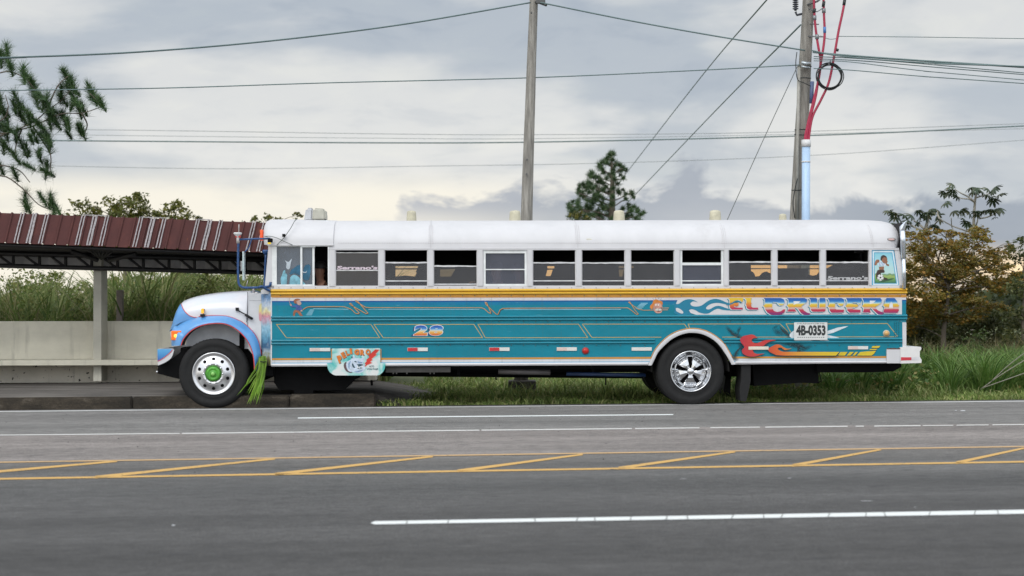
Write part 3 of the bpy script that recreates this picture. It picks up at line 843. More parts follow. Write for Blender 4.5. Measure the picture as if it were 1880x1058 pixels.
rail('rub_rail', M_teal, 621.5, 632, XL + .5, 1202, 2, .024)
rail('rub_rail', M_teal, 621.5, 632, 1328, 1656, 2, .024)
rail('skirt_rail', M_bwhite, 665.6, 671, XL + .5, 1190, 1, .014)
rail('skirt_rail', M_bwhite, 664.4, 669.2, 1350, 1627, 1, .014)
bm = bmesh.new()
for yy in (543.2, 590.4, 634):
    x = 515
    while x < 1655:
        if not (yy > 620 and 1200 < x < 1340):
            c = P(x, yy); 
            lathe(bm, [(0.0005, -.013), (.007, -.010), (.010, -.002)], (c.x, 0, c.z), 'y', 6)
        x += 22.3
obj('rivets', bm, mat('dull rivet paint', (.05, .13, .15), .6), bus)

# ---- window band: header, sill, pillars
WIN = [(617, 694), (707, 784), (797, 875), (888, 967), (979, 1056), (1069, 1146.5), (1159, 1237), (1249, 1328), (1338.5, 1416), (1428, 1505), (1517, 1595)]
bm = bmesh.new()
sheet(bm, [[(603.5, 456.5), (1650, 455.8), (1650, 459.2), (603.5, 459.6)]], -.012, .05)
sheet(bm, [[(XL, 524.8), (1662, 524.0), (1662.5, 530.2), (XL, 530.8)]], 0, .05)
edges = [(603.5, 617)] + [(WIN[i][1], WIN[i + 1][0]) for i in range(10)] + [(1595, 1601)]
for a_, b_ in edges:
    x0, x1 = P(a_, 500).x, P(b_, 500).x; z0, z1 = pzb(524.9), pzb(459.4)
    m_ = (x0 + x1) / 2; hw = (x1 - x0) / 2
    pill = bmesh.new()
    # pillar: raised centre with a rolled edge on each side
    prof = [(-hw, .05), (-hw, .004), (-hw * .80, -.004), (-hw * .7, -.012), (0, -.014), (hw * .7, -.012), (hw * .80, -.004), (hw, .004), (hw, .05)]
    A = [pill.verts.new((m_ + dx, v, z0)) for dx, v in prof]; B = [pill.verts.new((m_ + dx, v, z1)) for dx, v in prof]
    for i in range(len(prof) - 1): pill.faces.new((A[i], A[i + 1], B[i + 1], B[i]))
    for yy in (462, 478, 497, 521):
        c = P(a_ + 3, yy)
        for dx in (hw * .4, hw * 1.5): lathe(pill, [(.0005, -.020), (.005, -.018), (.007, -.010)], (x0 + dx, 0, pzb(yy)), 'y', 6)
    obj('window_pillar', pill, M_bwhite, bus, angle=35)
obj('window_sill', bm, M_bwhite, bus)
bm = bmesh.new()                                              # rivets of the sill strip
x = 512
while x < 1655:
    c = P(x, 528.4); lathe(bm, [(.0005, -.010), (.006, -.008), (.008, -.0)], (c.x, 0, c.z), 'y', 6); x += 22.4
obj('sill_rivets', bm, mat('grey rivet', (.30, .29, .29), .6), bus)

# ---- windows
M_frame = mat('window frame paint', (.60, .60, .61), .4, var=.2, scale=14, dirt=((.30, .30, .30), .6, .6))
M_framew = mat('white aluminium frame', (.70, .72, .72), .35)
G_dark = glass('tinted window glass', (.92, .89, .85), .19, (.155, .15, .155))
G_mid = glass('lighter window glass', (.72, .72, .78), .20, (.27, .28, .34))
G_blue = glass('blue tinted window glass', (.30, .30, .36), .14, (.14, .155, .21))
spec = [(464.5, 496.5, 1, G_blue), (482.5, 516, 0, G_dark), (489, 522, 0, G_dark), (462.5, 495, 2, G_mid), (483, 515.8, 0, G_dark), (483, 515.8, 0, G_dark), (483, 515.5, 0, G_dark), (484.5, 515.8, 2, G_mid), (481.5, 515.5, 0, G_dark), (482, 515.5, 0, G_dark), (482, 515.5, 0, G_dark)]
def bar_px(bm, x0, y0, x1, y1, v0, v1, bev=0):
    a_, b_ = P(x0, y1), P(x1, y0)
    box(bm, (a_.x, v0, a_.z), (b_.x, v1, b_.z), bev)
for (x0, x1), (top, mid_, kind, G) in zip(WIN, spec):
    bm = bmesh.new()
    if kind == 2:
        bar_px(bm, x0 + .2, 459.5, x0 + 3.6, 525, .004, .05, .002); bar_px(bm, x1 - 3.6, 459.5, x1 - .2, 525, .004, .05, .002)
        bar_px(bm, x0 + 3.7, 521.5, x1 - 3.7, 525, .006, .048)
        if top < 470: bar_px(bm, x0 + 3.7, 459.7, x1 - 3.7, 465.2, .006, .048)
        else: bar_px(bm, x0 + 3.7, 482.2, x1 - 3.7, 487.2, .006, .048)
        bar_px(bm, x0 + 3.7, mid_ - 1, x1 - 3.7, mid_ + 1, .010, .044)
        gy = top
    else:
        # sash bar worn and uneven along its top edge
        pts_t = []; nseg = 9
        for k in range(nseg + 1): pts_t.append((x0 + (x1 - x0) * k / nseg, top - random.uniform(1.0, 2.0) * (1 if kind == 0 else .7)))
        pts_b = [(x1 - (x1 - x0) * k / nseg, top + random.uniform(.6, 1.6) * (1 if kind == 0 else .4)) for k in range(nseg + 1)]
        sheet(bm, [pts_t + pts_b], .020, .02)
        bar_px(bm, x0, mid_ - 1.0, x1, mid_ + 1.0, .020, .045)
        gy = top
    fo = obj('window', bm, M_framew if kind == 2 else M_frame, bus)
    bm = bmesh.new(); sheet(bm, [[(x0 + .3, gy), (x1 - .3, gy), (x1 - .3, 525), (x0 + .3, 525)]], .033, .004)
    obj('pane', bm, G, fo)
M_decal = mat('faded pink window lettering', (.55, .46, .52), .6)
M_decal2 = mat('silver window lettering', (.42, .42, .43), .6)
bm = bmesh.new(); text_px(bm, "Serrano's", 618.5, 488.2, 692.5, 495.2, .014, .045, 1); obj('window_lettering', bm, M_decal, bus)
bm = bmesh.new(); text_px(bm, "Serrano's", 1519.5, 506.8, 1593.5, 514, .014, .045, 1); obj('window_lettering', bm, M_decal2, bus)

# ---- driver's window
bm = bmesh.new()
bar_px(bm, 499.5, 449.5, 603.5, 452.8, -.006, .05, .002)
bar_px(bm, 499.5, 452.9, 508, 524.8, -.002, .05, .003); bar_px(bm, 602, 452.9, 604.6, 524.8, -.002, .05)
bar_px(bm, 551.5, 452.9, 555, 524.8, .0, .045, .002); bar_px(bm, 573.5, 452.9, 577.2, 524.8, .012, .05, .002)
bar_px(bm, 508, 522.4, 573.5, 524.9, .004, .045); bar_px(bm, 553, 450.4, 579, 454.2, -.008, -.0)
dw = obj('driver_window', bm, M_framew, bus)
G_drv = glass('pale driver window glass', (.36, .41, .50), .30, (.25, .32, .42))
bm = bmesh.new(); sheet(bm, [[(508, 453), (551.5, 453), (551.5, 523), (508, 523)]], .022, .004); sheet(bm, [[(555, 454), (573.5, 454), (573.5, 523), (555, 523)]], .03, .004)
obj('pane', bm, G_drv, dw)
bm = bmesh.new()                                              # etched bird and leaf stickers on the pane
sheet(bm, [smooth_px([(523, 478), (526, 480), (528.5, 481), (531, 480), (535.5, 475), (534, 482), (533, 488), (532, 493), (528.5, 495), (525, 491), (526, 484), (523, 478)], 2)], .018)
sheet(bm, [smooth_px([(540, 499), (543, 498), (547, 494), (549.5, 487), (549.5, 492), (546, 500), (541.5, 501)], 2)], .018)
sheet(bm, [smooth_px([(554, 497), (560, 500), (563, 497), (562, 501), (556, 501)], 2)], .018)
obj('bird_sticker', bm, mat('frosted sticker', (.42, .47, .52), .7), bus)
bm = bmesh.new()
sheet(bm, [smooth_px([(516, 523), (515, 512), (518, 504), (520, 498), (523, 496), (524, 502), (527, 505), (526, 523)], 2)], .0175)
sheet(bm, [smooth_px([(531, 523), (533, 509), (538, 505), (545, 506), (552, 513), (559, 520), (561, 523)], 2)], .0175)
obj('aqua_sticker', bm, mat('pale aqua sticker', (.16, .36, .44), .7, var=.5, scale=14), bus)
bm = bmesh.new()
sheet(bm, [smooth_px([(531, 505), (534, 497), (540, 492), (551, 486), (551, 505), (540, 502)], 2)], .0172)
sheet(bm, [smooth_px([(555, 512), (557, 494), (561, 487), (567, 486), (570, 492), (569, 505), (566, 514), (560, 515)], 2)], .026)
obj('blue_sticker', bm, mat('deep blue sticker', (.02, .11, .19), .6, var=.4, scale=10), bus)

# ---- rear quarter picture: footballer, green field, blue border
def grad_mat(name, axis, a, b, stops, rough=.45, interp='LINEAR', var=.0):
    """paint that changes along one axis of the bus between pixel rows/columns a and b"""
    t = NT(name); sep = t.N('ShaderNodeSeparateXYZ'); t.L(t.coord('Object'), sep.inputs[0])
    if axis == 'z': lo, hi = pzb(a), pzb(b); s = sep.outputs[2]
    else: lo, hi = P(a, 600).x, P(b, 600).x; s = sep.outputs[0]
    k = t.math('DIVIDE', t.math('SUBTRACT', s, lo), hi - lo)
    if var: k = t.math('ADD', k, t.math('MULTIPLY', t.math('SUBTRACT', t.noise(t.coord('Object'), 14, 3), .5), var))
    t.col(t.ramp(k, stops, interp)); t.b.inputs['Roughness'].default_value = rough; return t.m
bm = bmesh.new(); sheet(bm, [[(1600.5, 458.5), (1641, 458.5), (1651, 525.3), (1600.5, 525.3)]], .001, .03); pic = obj('quarter_panel', bm, mat('azure border paint', (.07, .36, .58), .4, var=.15), bus)
bm = bmesh.new()
sheet(bm, [[(1602.0, 461), (1640, 461), (1649.5, 523.5), (1603, 523.5)], [(1604.3, 463.6), (1604.8, 521.2), (1646.8, 521.2), (1638, 463.6)]], -.0015)
obj('picture_border', bm, mat('white border line', (.62, .72, .76), .4), pic)
bm = bmesh.new(); sheet(bm, [[(1605.6, 465), (1636.8, 465), (1645.2, 519.8), (1606, 519.8)]], -.0015)
obj('picture_field', bm, grad_mat('painted sky and pitch', 'z', 520, 465, [(0, (.04, .16, .09)), (.10, (.13, .30, .08)), (.22, (.30, .40, .12)), (.27, (.12, .25, .12)), (.31, (.45, .62, .58)), (.7, (.36, .62, .68)), (1, (.22, .52, .62))], var=.16), pic)
bm = bmesh.new(); sheet(bm, [smooth_px([(1615, 517), (1626, 513), (1642, 511), (1634, 515), (1622, 518)], 2)], -.0022); obj('painted_shadow', bm, mat('dark green paint', (.03, .09, .04), .5), pic)
M_skin = mat('painted brown skin', (.27, .12, .07), .5, var=.25, scale=20); M_dk = mat('painted dark brown', (.045, .025, .018), .5, var=.3, scale=20)
bm = bmesh.new()
sheet(bm, [smooth_px([(1617, 476), (1620, 471), (1625, 470), (1628.5, 474), (1628.5, 480), (1625, 484), (1620.5, 482), (1617, 476)], 3)], -.003)
sheet(bm, [smooth_px([(1614, 477), (1609, 477), (1606, 482), (1605.5, 487), (1609, 487), (1611, 483), (1615, 482)], 3)], -.003)
sheet(bm, [smooth_px([(1627, 480), (1630, 480), (1628, 484), (1632, 486), (1631, 489), (1627, 487), (1625, 484)], 3)], -.003)
sheet(bm, [[(1613.5, 490), (1623, 489.5), (1622.5, 496), (1614, 496)]], -.003)
obj('player_skin', bm, M_skin, pic)
bm = bmesh.new()
sheet(bm, [smooth_px([(1616.5, 478), (1617, 472), (1621, 468.6), (1626, 470), (1628, 473.5), (1623, 472.5), (1620, 475), (1618.5, 479)], 3)], -.0036)
sheet(bm, [smooth_px([(1611, 496), (1622.5, 495.5), (1623.5, 501), (1617, 501.5), (1619, 508), (1629, 511), (1628, 514), (1618, 513), (1609, 512), (1608.5, 502)], 2)], -.0034)
obj('player_shorts', bm, M_dk, pic)
bm = bmesh.new(); sheet(bm, [smooth_px([(1614.5, 480), (1617, 479), (1620, 483), (1625, 484), (1626, 487), (1623.5, 490), (1618, 488), (1612, 488.5)], 2)], -.004); obj('player_shirt', bm, mat('painted white shirt', (.66, .70, .74), .5), pic)
bm = bmesh.new()
for k in range(4): ribbon(bm, [(1615.8 + k * 2.6, 480.5 + k * .9), (1613.8 + k * 2.6, 488.5)], .8, -.0048)
obj('shirt_stripes', bm, mat('painted blue stripes', (.03, .20, .45), .5), pic)
bm = bmesh.new(); c = P(1616.2, 509.8)
bm.faces.new([bm.verts.new((c.x + math.cos(2 * PI * k / 20) * S(6.0), -.0045, c.z + math.sin(2 * PI * k / 20) * S(6.0))) for k in range(20)])
obj('painted_ball', bm, mat('painted ball white', (.66, .67, .66), .5), pic)
bm = bmesh.new()
for k in range(6):
    r_ = 0 if k == 5 else 5.0; a_ = PI / 2 + k * 2 * PI / 5; q = Vector((c.x + math.cos(a_) * S(r_), 0, c.z + math.sin(a_) * S(r_)))
    bm.faces.new([bm.verts.new((q.x + math.cos(a_ + 2 * PI * j / 5) * S(1.9 if k == 5 else 1.1), -.0052, q.z + math.sin(a_ + 2 * PI * j / 5) * S(1.9 if k == 5 else 1.1))) for j in range(5)])
obj('ball_patches', bm, mat('painted ball black', (.02, .02, .022), .5), pic)
# rear pillar beside the picture
bm = bmesh.new(); sheet(bm, [[(1641.5, 456.5), (1650.5, 456.5), (1662.5, 524), (1662.5, 530), (1651.5, 530), (1651.2, 525)]], 0, .06); obj('rear_pillar', bm, M_bwhite, bus)

# ---- roof: swept section, front cap a little prouder than the rest
def roof_sweep(name, stations, m, v_in=0.0, seams=None):
    """stations: (x_px, top_px, bottom_px, inset, v of near edge)"""
    bm = bmesh.new(); rings = []
    NV = 22
    for x, yt, yb, v0 in stations:
        u = P(x, 500).x
        zb = P(x, yb).z; zt = CROWN(x, yt)
        ring = []
        hw = BW / 2 - v0
        for k in range(NV + 1):
            a_ = PI * k / NV
            cx = math.cos(a_); sz = math.sin(a_)
            vv = BW / 2 - math.copysign(abs(cx) ** .70, cx) * hw
            zz = zb + (zt - zb) * abs(sz) ** .86
            bow = .19 * abs(sz) ** 1.2 * (min(1, max(0, (x - 1560) / 60)) - .30 * min(1, max(0, (560 - x) / 60)))
            ring.append(bm.verts.new((u + bow, vv, zz)))
        rings.append(ring)
    for a_, b_ in zip(rings[:-1], rings[1:]):
        for k in range(NV): bm.faces.new((a_[k], b_[k], b_[k + 1], a_[k + 1]))
    bm.faces.new(rings[0]); bm.faces.new(rings[-1])
    return obj(name, bm, m, bus, angle=40)
def CROWN(x, yt):
    """height of the roof's middle line whose silhouette shows at row yt"""
    return P(x, yt, .80).z
st = [(604, 404.6, 456.8, 0), (615, 404.5, 456.7, 0), (900, 404.2, 456.6, 0), (1300, 403.2, 456.2, 0), (1560, 402.6, 455.9, 0), (1590, 403.0, 455.9, .0), (1606, 403.6, 455.9, .0), (1620, 404.9, 455.9, .004), (1632, 407.6, 455.9, .012), (1640, 411.4, 455.9, .03), (1645.5, 416, 455.9, .06), (1649, 422, 455.9, .10), (1650.6, 430, 455.9, .13), (1651, 440, 455.9, .15), (1651.2, 452, 456, .16)]
roof = roof_sweep('roof', st, M_roofw)
st = [(483, 420, 449, .16), (484.5, 411, 449.3, .10), (488, 404.5, 449.6, .05), (495, 402.2, 449.8, .01), (520, 401.8, 450, -.012), (560, 402.4, 450, -.014), (612, 404.2, 450, -.014), (612.5, 404.5, 450, .01)]
cap = roof_sweep('roof_cap', st, M_roofw)
bm = bmesh.new()                                              # rolled gutter, seams and rivets of the roof
bar_px(bm, 603.5, 455.4, 1650, 457.6, -.016, .0, .003)
bar_px(bm, 491, 449.0, 612.5, 451.4, -.024, -.012, .003)
obj('gutter', bm, M_bwhite, bus)
def roof_pt(x, k, off=.004, NV=22):
    """point on the roof skin at parameter k of the section"""
    a_ = PI * k / NV; cx = math.cos(a_); u = P(x, 500).x; yb = 456.3; zt = CROWN(x, 403.8); zb = P(x, yb).z
    v = BW / 2 - (abs(cx) ** .70) * (BW / 2); z = zb + (zt - zb) * abs(math.sin(a_)) ** .86
    return Vector((u, v - off, z + off * .5))
bm = bmesh.new()
for x in (791, 1061, 1330, 1603):
    A = [(bm.verts.new(roof_pt(x - .45, k / 2, .005)), bm.verts.new(roof_pt(x + .45, k / 2, .005))) for k in range(0, 20)]
    for k in range(19): bm.faces.new((A[k][0], A[k][1], A[k + 1][1], A[k + 1][0]))
obj('roof_seams', bm, mat('roof seam grey', (.46, .45, .46), .6), bus)
bm = bmesh.new()
x = 622
while x < 1640:
    c = roof_pt(x, .9); bmesh.ops.create_icosphere(bm, subdivisions=1, radius=.0055, matrix=Matrix.Translation(c)); x += 4.45
for xs_ in (788, 794.5, 1058, 1064.5, 1327, 1333.5, 1600):
    for k in range(2, 14): bmesh.ops.create_icosphere(bm, subdivisions=1, radius=.005, matrix=Matrix.Translation(roof_pt(xs_, k * .42)))
obj('roof_rivets', bm, mat('grey-pink rivets', (.42, .37, .38), .6), bus)

# ---- inside: far wall, amber panes, seats, steering wheel
zt_ = P(1080, 457, BW).z + .02
def FP(x, y): return P(x, y, BW - .04)
amber = [[(726, 488.8), (768, 488.8), (766, 492.6), (726, 492.8)], [(726, 495), (766, 495), (763, 499), (765, 501), (762, 508), (745, 506), (726, 508)],
         [(1005, 488.8), (1018, 488.8), (1018, 493), (1005, 493)], [(1005, 495.5), (1015, 495.5), (1011, 507), (1002, 507)],
         [(1136, 489), (1164, 489), (1163, 492), (1136, 492)], [(1136, 495), (1146, 495), (1143, 508), (1137, 508)],
         [(1378.5, 487), (1505, 487), (1530, 486.6), (1523, 490.5), (1518, 492.8), (1378.5, 492.6)],
         [(1378.5, 494.6), (1415, 494), (1418, 504), (1407, 498.5), (1400, 501), (1395, 507), (1387, 508), (1384, 501), (1379, 498)],
         [(1484, 494.5), (1506, 494.5), (1505, 499), (1500, 505), (1492, 506.5), (1484, 504)],
         [(808, 495), (836, 494), (828, 508), (808, 508)]]
bm = bmesh.new()
def fl(pts): return [Vector((FP(x, y).x, BW - .04, FP(x, y).z)) for x, y in pts]
rect = [Vector((uL, BW - .04, zF)), Vector((uR - .03, BW - .04, zF)), Vector((uR - .03, BW - .04, zt_ + .06)), Vector((uL, BW - .04, zt_ + .06))]
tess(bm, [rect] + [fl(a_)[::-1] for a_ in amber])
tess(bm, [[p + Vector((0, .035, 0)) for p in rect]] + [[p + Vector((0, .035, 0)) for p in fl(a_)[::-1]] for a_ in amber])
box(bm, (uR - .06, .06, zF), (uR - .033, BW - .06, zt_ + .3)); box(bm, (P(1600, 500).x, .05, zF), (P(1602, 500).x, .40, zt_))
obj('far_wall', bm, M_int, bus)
G_amb = glass('amber film glass', (1.0, .80, .50), .01, (.5, .3, .1)); G_olive = glass('dusty olive glass', (.30, .26, .15), .3, (.10, .09, .05))
for i, a_ in enumerate(amber):
    bm = bmesh.new(); tess(bm, [[p + Vector((0, .015, 0)) for p in fl(a_)]]); obj('far_window', bm, G_olive if i in (4, 5, 9) else G_amb, bus)
M_seat = mat('dark brown seat vinyl', (.035, .026, .026), .6)
for i in range(11):
    u0 = P(640 + i * 90, 560).x
    for v0 in (.12, 1.36):
        bm = bmesh.new()
        box(bm, (u0, v0, zF + .38), (u0 + .42, v0 + .92, zF + .50), .03); box(bm, (u0 + .38, v0, zF + .45), (u0 + .48, v0 + .92, zF + .92), .04)
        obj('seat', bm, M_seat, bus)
bm = bmesh.new()
box(bm, (P(572, 560).x, .2, zF + .1), (P(572, 560).x + .45, .72, zF + .42), .04); box(bm, (P(572, 560).x + .40, .2, zF + .40), (P(572, 560).x + .52, .72, zF + 1.0), .05)
obj('driver_seat', bm, M_seat, bus)
bm = bmesh.new()
cc = Vector((P(530, 545).x, .45, pzb(548)))
ring = [cc + Matrix.Rotation(R(35), 3, 'Y') @ Vector((math.cos(2 * PI * k / 24) * .22, math.sin(2 * PI * k / 24) * .22, 0)) for k in range(25)]
tube(bm, ring, .014, 6); tube(bm, [cc, cc + Vector((-.25, 0, -.35))], .02, 6)
obj('steering_wheel', bm, M_black, bus)
# rolled curtain hung behind the driver's glass
bm = bmesh.new()
tube(bm, curve_pts([P(528, 453, .09), P(528.5, 480, .09), P(528, 505, .09), P(528, 523, .09)], 3), .022, 8); obj('grab_pole', bm, mat('pale pole', (.45, .47, .5), .5), bus)

# ---- front wall: windscreen, pillars, cowl
bm = bmesh.new()
def prism_u(bm, quad, v0, v1, mi=0):
    """outline in pixels extruded across the bus from v0 to v1"""
    q0 = [P(x, y, max(0, v0)) for x, y in quad]; q0 = [Vector((p.x, v0, p.z)) for p in q0]; q1 = [Vector((p.x, v1, p.z)) for p in q0]
    a_ = [bm.verts.new(p) for p in q0]; b_ = [bm.verts.new(p) for p in q1]
    bm.faces.new(a_).material_index = mi; bm.faces.new(b_[::-1]).material_index = mi
    for i in range(len(a_)): bm.faces.new((a_[i], a_[(i + 1) % len(a_)], b_[(i + 1) % len(a_)], b_[i])).material_index = mi
prism_u(bm, [(494, 449.5), (503, 449.5), (503, 530), (486.5, 530), (486.8, 520)], .0, .09)
prism_u(bm, [(493, 449.5), (497, 449.5), (490, 530), (486, 530)], BW / 2 - .04, BW / 2 + .04)
prism_u(bm, [(494, 449.5), (503, 449.5), (503, 530), (486.5, 530)], BW - .09, BW)
bmesh.ops.recalc_face_normals(bm, faces=bm.faces)
obj('windscreen_pillars', bm, M_bwhite, bus)
bm = bmesh.new(); prism_u(bm, [(494.2, 450), (495, 450), (488.2, 530), (487.4, 530)], .09, BW - .09); obj('windscreen', bm, G_mid, bus)
bm = bmesh.new()
prism_u(bm, [(486.2, 529.5), (503, 529.5), (503, 540), (479, 540), (479, 533)], .03, BW - .03)
prism_u(bm, [(455.5, 537.2), (468, 538), (479.5, 540), (479.5, 672), (455.5, 640)], .16, BW - .16)
obj('cowl', bm, mat('cowl paint', (.62, .63, .66), .35, var=.06, coat=.3), bus, angle=30)
bm = bmesh.new()
ribbon(bm, [(478.3, 552), (455.6, 552)], .8, .157); obj('cowl_seam', bm, mat('seam grey', (.38, .39, .42), .6), bus)
# slanted mural strip between bonnet and side: from v=.16 forward to v=0
bm = bmesh.new()
fr_, bk_ = [], []
for k in range(13):
    y = 537 + (672 - 537) * k / 12
    a_ = P(477.5, y); b_ = P(497.2, y)
    fr_.append(bm.verts.new((a_.x, .155, a_.z))); bk_.append(bm.verts.new((b_.x, .001, b_.z)))
for k in range(12): bm.faces.new((fr_[k], bk_[k], bk_[k + 1], fr_[k + 1]))
def mural():
    t = NT('airbrushed mural'); v = t.coord('Object', (1, .3, .6))
    sep = t.N('ShaderNodeSeparateXYZ'); t.L(t.coord('Object'), sep.inputs[0])
    k = t.math('DIVIDE', t.math('SUBTRACT', sep.outputs[2], pzb(670)), pzb(537) - pzb(670))
    n = t.noise(v, 9, 4, .6, 1.2)
    kk = t.math('ADD', k, t.math('MULTIPLY', t.math('SUBTRACT', n, .5), .30))
    c = t.ramp(kk, [(0, (.05, .05, .03)), (.10, (.22, .20, .06)), (.17, (.35, .42, .46)), (.28, (.05, .12, .22)), (.42, (.12, .30, .42)), (.55, (.30, .48, .58)), (.66, (.55, .22, .28)), (.74, (.60, .55, .28)), (.84, (.45, .52, .62)), (.93, (.12, .25, .45)), (1, (.25, .38, .55))])
    n2 = t.noise(v, 26, 3); c = t.mix(1.0, c, t.ramp(n2, [(.3, .75), (.7, 1.25)]), 'MULTIPLY')
    t.col(c); t.b.inputs['Roughness'].default_value = .4; return t.m
M_mural = mural()
obj('mural_panel', bm, M_mural, bus)
bm = bmesh.new(); sheet(bm, [smooth_px([(473.5, 561), (479, 557), (480, 575), (479, 588), (474, 589), (472.8, 575)], 2)], .150); obj('mural_edge', bm, grad_mat('yellow pink airbrush', 'z', 590, 557, [(0, (.55, .25, .32)), (.4, (.62, .30, .32)), (.6, (.70, .60, .25)), (1, (.70, .62, .30))], var=.2), bus)

def proj(p):
    w_ = BM @ Vector(p); return 940 + F * w_.x / w_.y, HZ - F * (w_.z - CH) / w_.y
from mathutils.bvhtree import BVHTree
def on_skin(trees, px, py, off=.005):
    '''where a pencil held at a pixel would touch the painted skin'''
    d = (BMi.to_3x3() @ Vector(((px - 940) / F, 1, -(py - HZ) / F))).normalized(); best = None
    for t in trees:
        h_ = t.ray_cast(O_l, d)
        if h_[0] is not None and (best is None or h_[3] < best[1]): best = (h_[0], h_[3])
    return best[0] - d * off if best else None
# ---- bonnet: lofted sections
hood_top = [(311, 606), (314, 592), (317, 578), (320, 566), (324.5, 556.5), (331, 550.8), (340, 547.2), (352, 543.8), (370, 540.2), (392, 537.2), (415, 535.2), (440, 533.9), (454.5, 533.6)]
def top_at(x):
    for (a_, b_), (c_, d_) in zip(hood_top[:-1], hood_top[1:]):
        if x <= c_: return b_ + (d_ - b_) * (x - a_) / (c_ - a_)
    return hood_top[-1][1]
fend_out = [(310.5, 636), (310.3, 620), (311, 606), (318, 598), (330, 591), (344, 585.5), (360, 581.5), (380, 579.2), (400, 578.6), (418, 580), (434, 585.5), (448, 594), (460, 605), (469, 617), (475, 632), (478, 648), (477, 656), (474, 668), (470, 682)]
fend_in = [(332, 634.5), (333.2, 631), (335, 626), (339, 619.5), (345, 612.5), (353, 606), (364, 600), (378, 595.8), (393, 594), (408, 594.2), (422, 598), (434, 605), (445, 614.5), (454, 626), (460.5, 639), (464.5, 652), (466, 662), (466.7, 672), (467, 681)]
def low_at(x):
    pts = fend_out[2:]
    for (a_, b_), (c_, d_) in zip(pts[:-1], pts[1:]):
        if a_ <= x <= c_: return b_ + (d_ - b_) * (x - a_) / (c_ - a_)
    return 606
bm = bmesh.new(); rings = []; xs_ = list(np.concatenate([np.linspace(311, 332, 22), np.linspace(333, 364, 30), np.linspace(367, 454.5, 24)]))
NS = 120
HC = BW / 2
for x in xs_:
    tt = (x - 311) / (454.5 - 311)
    hw = (HC - .33) + .17 * tt ** .6 - .06 * max(0, 1 - (x - 311) / 14) ** 1.5
    zt = P(x, top_at(x), .8).z; zb = P(x, min(low_at(x) + 2.5, 640), HC - hw).z
    ring = []
    for k in range(NS + 1):
        a_ = PI * k / NS; cx, sz = math.cos(a_), math.sin(a_)
        vv = HC - math.copysign(abs(cx) ** .42, cx) * hw
        ring.append(bm.verts.new((P(x, 550, HC - hw).x, vv, zb + (zt - zb) * abs(sz) ** .80)))
    rings.append(ring)
bnd = smooth_px([(331, 549), (333.5, 560), (338, 570), (345, 577.5), (352, 581.5), (362, 583.5)], 4)
def is_nose(x, y):
    if x < 331: return True
    if y >= 583: return x < 366
    for (a_, b_), (c_, d_) in zip(bnd[:-1], bnd[1:]):
        if b_ <= y <= d_: return x < a_ + (c_ - a_) * (y - b_) / max(1e-6, d_ - b_)
    return False
ipx = {}
for i in range(len(rings) - 1):
    for k in range(NS):
        f = bm.faces.new((rings[i][k], rings[i + 1][k], rings[i + 1][k + 1], rings[i][k + 1])); f.smooth = True
        cz = f.calc_center_median(); x, y = proj((cz.x, min(cz.y, BW - cz.y), cz.z))
        f.material_index = 1 if is_nose(x, y) else 0
for f_ in (rings[0], rings[-1]): bm.faces.new(f_).material_index = 1
def hood_paint():
    t = NT('white bonnet paint'); v = t.coord('Object', (1, .5, 1.6))
    n = t.noise(v, 1.6, 3)
    c = t.ramp(n, [(.35, (.54, .58, .64)), (.55, (.60, .60, .63)), (.75, (.62, .53, .57))])
    t.col(c); t.b.inputs['Roughness'].default_value = .28; t.b.inputs['Coat Weight'].default_value = .4; t.b.inputs['Coat Roughness'].default_value = .1; return t.m
bvh_hood = BVHTree.FromBMesh(bm)
hood = obj('bonnet', bm, [hood_paint(), M_blue], bus)
# fender: flared shell between its seam with the bonnet and the lip
def resample(pts, n):
    q = smooth_px(pts, 8); d = [0]
    for a_, b_ in zip(q[:-1], q[1:]): d.append(d[-1] + math.dist(a_, b_))
    out = []
    j = 0
    for i in range(n):
        t = d[-1] * i / (n - 1)
        while j < len(d) - 2 and d[j + 1] < t: j += 1
        f = (t - d[j]) / max(1e-9, d[j + 1] - d[j]); out.append((q[j][0] + (q[j + 1][0] - q[j][0]) * f, q[j][1] + (q[j + 1][1] - q[j][1]) * f))
    return out
NF = 60
fo, fi = smooth_px(fend_out, 4), smooth_px(fend_in, 4)
def hood_v(x, y):
    """how far in the bonnet's skin lies at a column"""
    tt = min(1, max(0, (x - 311) / 143.5)); return .33 - .17 * tt ** .6
def fender(mirror):
    bm = bmesh.new(); rows = []
    def M_(v): return (BW - v) if mirror else v
    for i in range(len(fo)):
        (xo, yo), (xi, yi) = fo[i], fi[i]
        vo = hood_v(xo, yo) + .03
        if xo < 318: vo = .20
        if xo > 462: vo = .13
        row = []
        for k in range(9):
            t = k / 8
            x, y = xo + (xi - xo) * t, yo + (yi - yo) * t
            v = vo + (.012 - vo) * math.sin(t * PI / 2) ** .8
            q = P(x, y); row.append(bm.verts.new((q.x, M_(v), q.z)))
        q = P(xi, yi); row.append(bm.verts.new((q.x, M_(.03), q.z - .0))); row.append(bm.verts.new((q.x, M_(.34), q.z)))
        rows.append(row)
    for a_, b_ in zip(rows[:-1], rows[1:]):
        for k in range(10):
            f = bm.faces.new((a_[k], b_[k], b_[k + 1], a_[k + 1])); f.smooth = k < 8; f.material_index = 1 if k >= 9 else 0
    return bm, rows
for mir in (False, True):
    bm, _ = fender(mir)
    if not mir: bvh_f = BVHTree.FromBMesh(bm)
    obj('fender', bm, [M_blue, M_arch], bus)
bm = bmesh.new()
ribbon(bm, fi, 1.5, .006); 
for i in range(len(fo) - 1): pass
obj('fender_pinstripe', bm, M_redline, bus)
bm = bmesh.new()
st1 = [on_skin([bvh_hood, bvh_f], x, y) for x, y in bnd]; tube(bm, [p for p in st1 if p is not None], .0055, 5)
